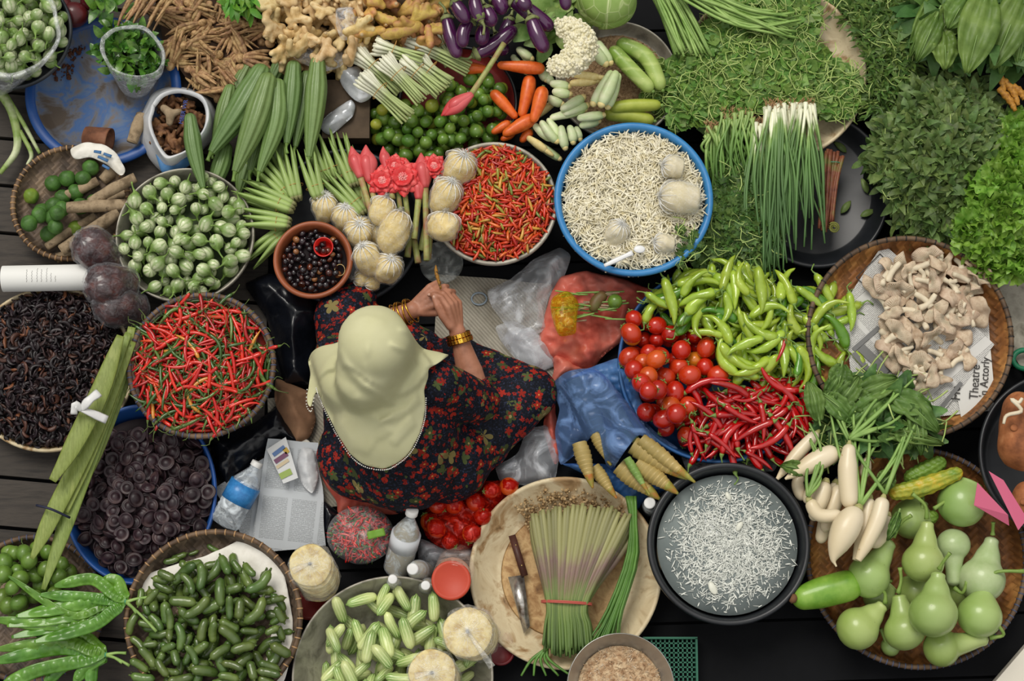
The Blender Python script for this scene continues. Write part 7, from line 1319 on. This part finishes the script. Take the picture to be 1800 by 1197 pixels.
for (px,zz,tx) in (([(1718,848),(1772,905),(1774,924),(1712,888)],[.28,.28,.26,.26],'left one, standing over the gourds'),([(1738,828),(1764,844),(1806,912),(1790,932)],[.30,.30,.27,.27],'right one, against the tuber')):
    V=np.array([W(*q,z_) for q,z_ in zip(px,zz)]); V,F=thick(V,[(3,2,1,0)],.0015); g=G(); g.add((V,F)); solo('paper_sign',g,PSG,'pink paper sign, '+tx,'sign','pink paper signs',smooth=False)
GB=mat('green_basket_plastic','#1f5f48',.5,10,0,bmp=None); root=thing('basket',W(1185,1160,.0),'dark green perforated plastic basket behind the metal bowl','basket'); x0,y1=W(1130,1122,.06)[:2]; x1,y0=W(1225,1215,.06)[:2]
g=G()
for i in range(13): x=x0+(x1-x0)*i/12; g.add(box((x-.0022,y0,.05),(x+.0022,y1,.055)))
for i in range(12): y=y0+(y1-y0)*i/11; g.add(box((x0,y-.0022,.05),(x1,y+.0022,.055)))
part('grille',g,GB,root,False); g=G(); g.add(box((x1-.002,y0,0),(x1+.004,y1,.065))); g.add(box((x0,y1-.002,0),(x1+.004,y1+.004,.065))); part('wall',g,GB,root,False)
sheet('cloth',[(1745,485),(1830,470),(1830,700),(1770,610)],.02,mat('stained_grey_cloth',['#8a8578','#a8a294','#6f6a5c'],.85,14,0,bmp=(60,.4),pos=[.35,.5,.68]),'stained grey cloth on the floor at the right edge','cloth',None,.004,12,t=.003)
g=G(); th=np.linspace(0,2*pi,30); p=W(1802,632,.05); g.add(tube(p+np.stack([.035*np.cos(th),.028*np.sin(th),0*th],1),.008,8)); solo('plastic_ring',g,mat('teal_green_plastic','#1f7a55',.4,10,0,bmp=None),'teal green plastic rim at the right edge','rim')
# leeks at the left edge, mangosteen-like eggplants top left
for i,(pts,rd) in enumerate((([(0,160),(22,200),(30,260),(0,305)],[9,8,7,4]),([(10,165),(40,215),(70,270)],[4,4,3]),([(35,230),(55,270),(48,290)],[4,4,3]))):
    g=G(); g.add(ptube(pts,.05,rd,18,10)); solo('leek',g,mat('leek_green',['#a9b878','#7f9a4a','#c9cfa8'],.45,9,0) if i==0 else bpy.data.materials['leek_green'],'pale green leek stalk at the left edge, %s'%['thickest','middle, thin','short one on the right'][i],'leek','leek stalks at the left edge')
for i,(x,y,r) in enumerate(((130,26,24),(108,10,18),(160,2,18))):
    g=G(); g.add(ball(W(x,y,.1),r*mpp(.1),22,14,(1.1,1,.9))); k=G(); k.add(ball(W(x-4,y-8,.1+r*mpp(.1)*.8),.007,8,6,(1,1,.5))); uniq('dark_fruit',g,mat('maroon_skin',['#3a1014','#5f1c1e'],.35,12,0,coat=.3) if i==0 else bpy.data.materials['maroon_skin'],'dark maroon round fruit above the blue tray, '+['largest','left','at the top edge'][i],'fruit','dark maroon fruits at the top',[('stem',k,STEMD)])
# loose bits
for i,(x,y,zz) in enumerate(((1040,520,0),)): pass
q=CT['bird']; g=G(); V,F=lathe([(1e-3,0),(.06,0),(.064,.004),(.06,.007),(1e-3,.003)],40); g.add((V,F)); o=g.obj('lid',film('clear_lid_plastic','#dfe6e4',.4,.1,20,.2)); o.location=W(776,462,.03); tag(o,'round clear plastic lid under the rim of the chilli pan','lid')
pb=W(1250,840,.02)
pillow('plastic_bag',[(1195,800),(1240,795),(1290,812),(1370,800),(1362,830),(1280,822),(1210,835)],.02,.03,CLB,'clear plastic sheet between blue and black basin','bag',None,.01,40,seed=95)
# ================= the seated woman
def flower_dress():
    k=N('floral_dress_cloth'); co=k.coord(); base=k.ramp(k.noise(co,160,2),[(.45,c('#0d1018')),(.58,c('#161a28')),(.72,c('#343c54'))])
    def fl(col,scale,r0,thr,pet,core,off):
        global _
        mp=k.n('Mapping'); k.l(co,mp.inputs[0]); mp.inputs['Location'].default_value=off; v=k.n('TexVoronoi'); k.l(mp.outputs[0],v.inputs['Vector']); v.inputs['Scale'].default_value=scale; v.inputs['Randomness'].default_value=.9
        sb=k.n('VectorMath',operation='SUBTRACT'); k.l(mp.outputs[0],sb.inputs[0]); k.l(v.outputs['Position'],sb.inputs[1]); s=k.n('SeparateXYZ'); k.l(sb.outputs[0],s.inputs[0])
        cr_=k.n('SeparateColor'); k.l(v.outputs['Color'],cr_.inputs[0]); an=k.math('ADD',k.math('ARCTAN2',s.outputs[1],s.outputs[0]),k.math('MULTIPLY',cr_.outputs[0],6.0))
        rad=k.math('MULTIPLY',k.math('MULTIPLY_ADD',k.math('ABSOLUTE',k.math('COSINE',k.math('MULTIPLY',an,2.5))),.5,.5),r0); ds=k.math('DIVIDE',v.outputs['Distance'],1.0)
        m=k.math('MULTIPLY',k.math('LESS_THAN',ds,rad),k.math('GREATER_THAN',cr_.outputs[1],thr)); c2=k.mix(k.math('LESS_THAN',ds,r0*.25),pet,core); c2=k.hsv(c2,.5,1,k.math('MULTIPLY_ADD',cr_.outputs[2],.5,.7)); return k.mix(m,col,c2)
    col=fl(base,25,.5,.6,c('#46502c'),c('#a09058'),(.3,.7,.1)); col=fl(col,56,.42,.35,c('#86201a'),c('#4a0c0c'),(.1,.2,.4)); col=fl(col,30,.42,.3,c('#96261a'),c('#c08a48'),(0,0,0)); col=fl(col,13,.36,.7,c('#857848'),c('#b8a470'),(.5,.1,.9))
    k.bump(k.noise(co,300,2),.15); return k.fin(col,.75,.2)
DRESS=flower_dress(); SKIN=mat('skin',['#8f5f48','#a8735a','#b57f66'],.45,14,0,bmp=(160,.12),sss=0,spec=.4); SCARF=mat('pale_yellow_scarf_cloth',['#c3c196','#cfcda6'],.85,5,0,bmp=(500,.2),spec=.15); GOLD=mat('gold','#d09a3c',.22,10,0,bmp=None,metal=1.0)
def w(x,y,z): return W(x,y,z)
dress=[([w(640,800,.13),w(785,800,.13)],[.135,.14]),([w(710,785,.20),w(702,730,.33),w(692,688,.41)],[.185,.160,.125]),([w(700,838,.11),w(640,810,.11)],[.105,.11]),([w(790,820,.10),w(840,780,.09)],[.10,.09]),
([w(618,668,.43),w(690,672,.45),w(765,675,.44)],[.072,.09,.072]),([w(765,675,.44),w(815,700,.33),w(842,706,.26),w(832,690,.262)],[.072,.07,.062,.05]),([w(618,668,.43),w(594,620,.32),w(604,590,.27)],[.07,.06,.05]),
([w(640,790,.12),w(604,560,.12)],[.11,.085]),([w(610,545,.11),w(630,525,.10)],[.078,.055]),([w(790,790,.12),w(925,690,.10)],[.125,.085]),([w(604,560,.10),w(740,610,.065)],[.075,.06]),([w(925,690,.085),w(800,625,.06)],[.082,.062]),
([w(640,660,.06),w(880,690,.06)],[.09,.09]),([w(680,620,.05),w(850,650,.05)],[.065,.065])]
f_=np.array([.42,.62,-.62]); f_/=np.linalg.norm(f_); u_=np.array([.15,.5,.8]); u_=u_-f_*(u_@f_); u_/=np.linalg.norm(u_); r_=np.cross(f_,u_); Hc=w(664,608,.625)
head=[([Hc-f_*.015+u_*.012,Hc+f_*.01],[.086,.080]),([Hc+f_*.035-u_*.045],[.055]),([Hc+f_*.055-u_*.088],[.026]),([Hc+f_*.08+u_*.012,Hc+f_*.094-u_*.028],[.007,.011])]+[([Hc+f_*.05-u_*.032+r_*q*.03],[.036]) for q in(-1,1)]+[([Hc-u_*.015+r_*q*.082,Hc-u_*.035+r_*q*.078],[.012,.009]) for q in(-1,1)]+[([Hc+f_*.082-u_*.062+r_*.016,Hc+f_*.086-u_*.062,Hc+f_*.082-u_*.062-r_*.016],[.006,.008,.006])]
neck=[([Hc-f_*.02-u_*.06,w(686,655,.47)],[.05,.06])]
def rotv(v,ax,a): ax=ax/np.linalg.norm(ax); return v*math.cos(a)+np.cross(ax,v)*math.sin(a)+ax*(ax@v)*(1-math.cos(a))
def hand(Wp,d,n,s,curl,th):
    d=d/np.linalg.norm(d); n=n-d*(n@d); n/=np.linalg.norm(n); s=s-d*(s@d)-n*(s@n); s/=np.linalg.norm(s); ch=[]; tips=[]
    for i,(L,cu) in enumerate(zip((.066,.074,.068,.054),curl)):
        K=Wp+d*(.082-.004*abs(i-1.3))+s*(.028-.0185*i)-n*.002; ch.append(([Wp+s*(.014-.009*i)+d*.01,K],[.0125,.0098])); ax=np.cross(d,n); p=K; a=0; ps=[K]
        for l,q in zip((.46,.31,.23),cu): a+=q; v=rotv(d,ax,a)-s*.06*(i-1.2); v/=np.linalg.norm(v); p=p+v*l*L*1.08; ps.append(p)
        ch.append((ps,[.0094,.0082,.0076,.0066])); tips.append(ps)
    b=Wp+d*.022+s*.020+n*.004; v1=d*th[0]+s*th[1]+n*th[2]; v1/=np.linalg.norm(v1); v2=v1*.75+d*.6; v2/=np.linalg.norm(v2); v3=v2*.7+d*.4+n*.2-s*.25; v3/=np.linalg.norm(v3); ps=[b,b+v1*.036,b+v1*.036+v2*.032,b+v1*.036+v2*.032+v3*.024]; ch.append((ps,[.0145,.0115,.0094,.0078])); tips.append(ps)
    return ch,tips
LW=w(726,545,.315); LE=w(612,588,.26); RW=w(804,583,.315); RE=w(840,702,.26)
dl=w(772,513,.34)-LW; dr=w(794,526,.35)-RW
hl,tl=hand(LW,dl,np.array([.25,.05,-.95]),np.array([.5,-.85,.2]),[(.5,.75,.5),(.55,.8,.5),(.6,.85,.5),(.65,.9,.5)],(.75,.55,.25))
hr,tr=hand(RW,dr,np.array([-.8,.1,-.55]),np.array([-.5,-.1,.85]),[(.45,.7,.45),(.55,.8,.5),(.65,.85,.5),(.7,.9,.5)],(.85,.35,.35))
arms=[([LE,LE*.6+LW*.4,LE*.2+LW*.8,LW],[.040,.038,.027,.024]),([RE,RE*.6+RW*.4,RE*.2+RW*.8,RW],[.040,.038,.027,.024])]
inner=[([np.array(p) for p in P],np.array(r)-.022) for P,r in dress[:2]+dress[4:12]]
V,F=blob(head+neck+hl+hr+arms+inner,.0036,2); V[:,2]=np.maximum(V[:,2],.008); g=G(); g.add((V,F)); ce=np.array([*w(700,760,0)[:2],.006]); g.V=[v-ce for v in g.V]; body=g.obj('person',SKIN,loc=ce); tag(body,'woman in pale yellow headscarf and dark red-flowered dress sitting cross-legged, peeling a root','person')
# nails, eyes, mouth
NAIL=mat('fingernail','#c49a86',.3,10,0,bmp=None); 
for tp in tl+tr:
    e=tp[-1]; d=tp[-1]-tp[-2]; d/=np.linalg.norm(d); g=G(); V,F=ball((0,0,0),1,10,7,(.0055,.0042,.0018)); a=math.atan2(d[1],d[0]); Rm=np.array(Matrix.Rotation(a,3,'Z')@Matrix.Rotation(-math.asin(d[2]),3,'Y')); g.add((V@Rm.T+e+np.array([0,0,.0062])+d*.001,F)); part('fingernail',g,NAIL,body)
for q in (-1,1):
    g=G(); g.add(ball(Hc+f_*.066-u_*.008+r_*q*.031,.0125,14,10)); part('eye',g,mat('eyeball','#d8d4cc',.2,10,0,bmp=None) if 'eyeball' not in bpy.data.materials else bpy.data.materials['eyeball'],body); g=G(); g.add(ball(Hc+f_*.0685-u_*.011+r_*q*.031,.0108,12,8)); part('iris',g,mat('dark_iris','#1c100a',.2,10,0,bmp=None) if 'dark_iris' not in bpy.data.materials else bpy.data.materials['dark_iris'],body)
    g=G(); g.add(tube(spl([Hc+f_*.078+u_*.012+r_*q*.014,Hc+f_*.076+u_*.016+r_*q*.03,Hc+f_*.064+u_*.012+r_*q*.046],6),.0024,6)); part('eyebrow',g,mat('dark_hair','#15100e',.7,10,0,bmp=None) if 'dark_hair' not in bpy.data.materials else bpy.data.materials['dark_hair'],body)
g=G(); g.add(tube(spl([Hc+f_*.086-u_*.062+r_*.019,Hc+f_*.094-u_*.060,Hc+f_*.086-u_*.062-r_*.019],8),[.002,.004,.005,.005,.005,.005,.004,.002],8)); part('lips',g,mat('lip','#8a4038',.4,10,0,bmp=None),body)
# dress
V,F=blob(dress,.007,4)
Q=V.copy(); nf=(vn(np.stack([Q[:,0]*1.0,Q[:,1]*.35,Q[:,2]*.5],1),55,3)*.006+crm(Q*np.array([1,.6,.5]),28,8,5)*.006); cc=np.array([*w(700,720,0)[:2],.15]); nn=Q-cc; nn/=np.linalg.norm(nn,axis=1)[:,None]; V=V+nn*(nf*np.where(Q[:,2]>.36,.45,1.0))[:,None]; V[:,2]=np.maximum(V[:,2],.007)
g=G(); g.add((V,F)); dr_=G(); part('dress',g,DRESS,body)
for E_,w_,nm in ((RE,RW,'right'),(LE,LW,'left')):
    d=(w_-E_); d/=np.linalg.norm(d); P=[E_+d*.028,E_+d*.04,E_+d*.052]; g=G(); g.add(tube(P,[.052,.05,.047],40,lambda a,t:1+.07*math.sin(11*a)*t+.04*math.sin(5*a))); part('cuff',g,DRESS,body)
# headscarf: cloth lying over head, shoulders and back
hd=[([Hc-f_*.015+u_*.012,Hc+f_*.012],[.099,.092]),([Hc-f_*.03-u_*.05],[.085]),([Hc-f_*.045-u_*.085,w(690,676,.46)],[.075,.07])]
allc=dress+hd+arms
PX=[(600,562,.62),(612,546,.64),(640,538,.66),(672,541,.66),(700,556,.64),(716,580,.62),(728,600,.57),(750,612,.50),(775,622,.44),(797,630,.40),(770,640,.42),(748,650,.46),(757,655,.47),(752,672,.48),(745,684,.46),(749,700,.42),(747,735,.40),(738,765,.36),(722,795,.32),(700,815,.28),(675,826,.26),(640,820,.26),(615,800,.28),(592,765,.32),(575,730,.36),(562,700,.38),(556,682,.40),(552,700,.36),(547,723,.33),(539,712,.33),(540,685,.36),(545,655,.41),(538,632,.43),(548,616,.46),(572,606,.48),(598,600,.50),(597,580,.58)]
P=np.array([W(*p)[:3] for p in PX]); res=.0045; lo,hi=P[:,:2].min(0)-.06,P[:,:2].max(0)+.03; nx=int((hi[0]-lo[0])/res); ny=int((hi[1]-lo[1])/res); X,Y=np.meshgrid(np.linspace(lo[0],hi[0],nx),np.linspace(lo[1],hi[1],ny))
def hf(chs,X,Y):
    Z=np.full(X.shape,.0)
    for Pc,rc in chs:
        Pc=np.array(Pc); rc=np.broadcast_to(np.array(rc,float),(len(Pc),)); segs=[(i,min(i+1,len(Pc)-1)) for i in range(max(1,len(Pc)-1))]
        for i,j in segs:
            for t in np.linspace(0,1,14 if i!=j else 1): c0=Pc[i]*(1-t)+Pc[j]*t; r=rc[i]*(1-t)+rc[j]*t; q=r*r-(X-c0[0])**2-(Y-c0[1])**2; Z=np.where(q>0,np.maximum(Z,c0[2]+np.sqrt(np.maximum(q,0))),Z)
    return Z
def blur(Z,n):
    for _ in range(n): Zp=np.pad(Z,1,'edge'); Z=(Zp[:-2,1:-1]+Zp[2:,1:-1]+Zp[1:-1,:-2]+Zp[1:-1,2:]+4*Zp[1:-1,1:-1])/8
    return Z
Zb=hf(dress[:7],X,Y); Zb=blur(np.maximum(Zb,.30),50); Zh=hf(hd,X,Y); Z=np.maximum(Zb,Zh); Z=np.maximum(blur(Z,14),np.maximum(hf(dress[:7],X,Y),Zh)+.004); Z=blur(Z,5)+.006
def ridge(pts,h,wd,z):
    Q=spl(np.array([W(a,b,z)[:2] for a,b in pts]),40); d=np.full(X.shape,9.); tt=np.zeros(X.shape)
    for i,q in enumerate(Q): e=np.hypot(X-q[0],Y-q[1]); tt=np.where(e<d,i/39,tt); d=np.minimum(d,e)
    return h*np.exp(-(d/wd)**2)*np.sin(np.clip(tt*.9+.08,0,1)*pi)**.5
for pts,h,wd,z in (([(604,640),(622,672),(655,700),(695,712),(728,690),(742,655)],.020,.011,.52),([(600,655),(618,690),(652,718),(700,728),(735,705)],-.018,.010,.47),([(640,706),(680,718),(712,735),(690,745),(665,752)],.013,.007,.45),([(655,765),(690,745),(725,720),(742,695)],.014,.009,.42),([(700,722),(725,735),(700,775),(660,800)],-.012,.010,.42),([(640,820),(650,780),(690,755)],.010,.012,.36),([(690,785),(702,768),(735,745)],.012,.007,.38),([(600,745),(625,730),(660,735)],-.008,.012,.42),
([(556,680),(575,665),(598,648),(612,652)],.012,.007,.45),([(552,690),(570,676),(600,662)],-.012,.008,.45),([(610,625),(640,640),(660,670)],-.008,.010,.6),([(700,640),(725,648),(752,652)],.014,.008,.5),([(715,612),(750,620),(790,630)],.014,.008,.5),([(705,630),(735,636),(760,640)],-.013,.007,.5),([(598,585),(596,620),(602,650)],-.010,.008,.6),([(545,640),(560,630),(590,622)],.009,.010,.45),([(625,575),(650,570),(690,585)],.004,.012,.68),([(660,800),(672,815),(680,826)],.008,.008,.3),([(610,790),(600,760),(590,720)],.008,.012,.36),([(660,690),(650,660),(655,630)],.007,.009,.6)):
    Z=Z+ridge(pts,h*1.3,wd,z)
Q2=np.stack([X,Y],-1); Z=Z+vn(Q2,60,4)*.0016+crm(Q2,16,6,5)*.0028; Z=np.maximum(Z,np.maximum(hf([(p_,np.array(q_)+.016) for p_,q_ in dress[:7]],X,Y)+.010,Zh+.012)); Z=blur(Z,2)
def plateau(pts,h,nb):
    M=blur(inpoly(X,Y,np.array([W(*p) for p in pts])).astype(float),nb); return h*M
Z=Z+plateau([(590,540,.62),(720,540,.62),(732,600,.57),(762,650,.48),(752,672,.46),(738,690,.46),(716,706,.46),(690,712,.46),(660,700,.47),(636,682,.48),(612,668,.5),(600,645,.53),(596,600,.56)],.022,2)
Z=Z+plateau([(600,596,.50),(560,600,.46),(530,640,.42),(530,730,.33),(553,730,.34),(556,684,.40),(574,664,.44),(602,650,.50)],.015,2)
Z=Z+plateau([(668,752,.40),(690,738,.42),(716,728,.43),(735,700,.45),(742,720,.42),(712,748,.4),(690,756,.4)],.009,3)+plateau([(640,720,.42),(600,750,.38),(620,800,.32),(655,812,.3),(668,790,.34),(700,775,.36),(690,765,.38)],.007,4)+plateau([(728,742,.4),(705,768,.37),(690,790,.34),(700,800,.32),(735,762,.37)],.008,3)

for _ in range(3):
    for n_ in range(9,36):
        i=int(round((P[n_][1]-lo[1])/(hi[1]-lo[1])*(ny-1))); j=int(round((P[n_][0]-lo[0])/(hi[0]-lo[0])*(nx-1))); i=min(max(i,0),ny-1); j=min(max(j,0),nx-1); P[n_]=W(PX[n_][0],PX[n_][1],float(Z[i,j]))
ins=inpoly(X,Y,P); keep=blur(ins.astype(float),1)>.45; idx=-np.ones(X.shape,int); V=[];F=[]
# near the outline the hem hangs at its own height
Dn=np.full(X.shape,9.); Hz=np.zeros(X.shape); PP=spl(np.vstack([P,P[:1]]),300)
for q in PP: e=np.hypot(X-q[0],Y-q[1]); Hz=np.where(e<Dn,q[2],Hz); Dn=np.minimum(Dn,e)
for i in range(ny):
    for j in range(nx):
        if keep[i,j]: idx[i,j]=len(V); V.append((X[i,j],Y[i,j],Z[i,j]))
for i in range(ny-1):
    for j in range(nx-1):
        q=(idx[i,j],idx[i,j+1],idx[i+1,j+1],idx[i+1,j]); s_=[x for x in q if x>=0]
        if len(s_)>=3: F.append(tuple(s_))
V=np.array(V)
from collections import Counter
ec=Counter(); 
for f in F:
    for a,b in zip(f,f[1:]+f[:1]): ec[(min(a,b),max(a,b))]+=1
be=[e for e,n in ec.items() if n==1]; nb={}
for a,b in be: nb.setdefault(a,[]).append(b); nb.setdefault(b,[]).append(a)
for it in range(8):   # smooth the cut edge
    V2=V.copy()
    for a,l in nb.items():
        if len(l)==2: V2[a,:]=V[a,:]*.4+(V[l[0],:]+V[l[1],:])*.3
    V=V2
V,F=thick(V,F,.003); g=G(); g.add((V,F)); part('headscarf',g,SCARF,body); sc_=[o for o in body.children if o.name.startswith('headscarf')][0]
# scarf around the face and neck, open to the front
ring=[]; th=np.linspace(0,2*pi,49)
g=G(); rows=[]
for k_,(df,du,rr) in enumerate(((.045,.0,.080),(.02,-.01,.088),(-.02,-.03,.086),(-.045,-.06,.076),(-.05,-.085,.068))):
    c0=Hc+f_*df+u_*du; rows.append(np.array([c0+r_*math.cos(a)*rr*.92+(u_ if k_<3 else (u_*.8+f_*-.3))*math.sin(a)*rr*(1.0 if math.sin(a)>0 else 1.12)*(1+.02*math.sin(9*a)) for a in th]))
V=np.vstack(rows); V[:,2]=np.minimum(V[:,2],.70); F=[(i*49+j,i*49+j+1,(i+1)*49+j+1,(i+1)*49+j) for i in range(len(rows)-1) for j in range(48)]; g.add((V,F)); part('face_wrap',g,SCARF,sc_)
# pearl trim along the back hem and on the left tip
g=G(); hem=P[15:27]; tip=P[27:31]
def zat(x,y): i=int(round((y-lo[1])/(hi[1]-lo[1])*(ny-1))); j=int(round((x-lo[0])/(hi[0]-lo[0])*(nx-1))); return Z[min(max(i,0),ny-1),min(max(j,0),nx-1)]
for L_,n in ((hem,105),(tip,14)):
    for q in spl(L_,n): g.add(ball((q[0],q[1],zat(q[0],q[1])+.001),.0022,6,5))
part('bead_trim',g,mat('pearl','#e4e2da',.25,10,0,bmp=None),sc_)
# bangles and bracelets
def ring(c0,ax,r,t,seg=40,chain=False,flat=1.0):
    ax=ax/np.linalg.norm(ax); a=np.cross(ax,[0,0,1]); a/=np.linalg.norm(a); b=np.cross(ax,a); th=np.linspace(0,2*pi,seg+1); P=np.array([c0+a*r*math.cos(x)+b*r*math.sin(x) for x in th]); return tube(P,[t*(1+.35*math.sin(i*2.2)) for i in range(seg+1)] if chain else t,8)
ax=LW-LE; ax/=np.linalg.norm(ax)
for i in range(5): g=G(); g.add(ring(LW-ax*(.004+.0125*i),ax+np.array([.12*math.sin(i*2),.1*math.cos(i*3),.1]),.035+.0008*(i%2),.0026)); part('bangle',g,GOLD,body)
ax=RW-RE; ax/=np.linalg.norm(ax)
for i,(o_,r__) in enumerate(((.012,.031),(.026,.0335))):
    for k_ in range(3): g=G(); g.add(ring(RW-ax*(o_+.0038*k_-.004),ax,r__,.0031,60,True)); part('gold_bracelet',g,GOLD,body)
g=G(); V,F=tube(spl(WL([(766,466),(767,480),(771,494),(775,508)],.36),12),[.0015,.003,.0045,.005,.0048,.0052,.0048,.0044,.004,.0035,.003,.003],10,lambda a,t:1+.12*math.sin(t*40+a)); g.add((V,F)); solo('small_root',g,mat('peeled_root',['#6a4416','#a0701e','#3a2410'],.6,120,0,bmp=(120,.4)),'small orange-brown root held between the woman\'s fingertips','root')
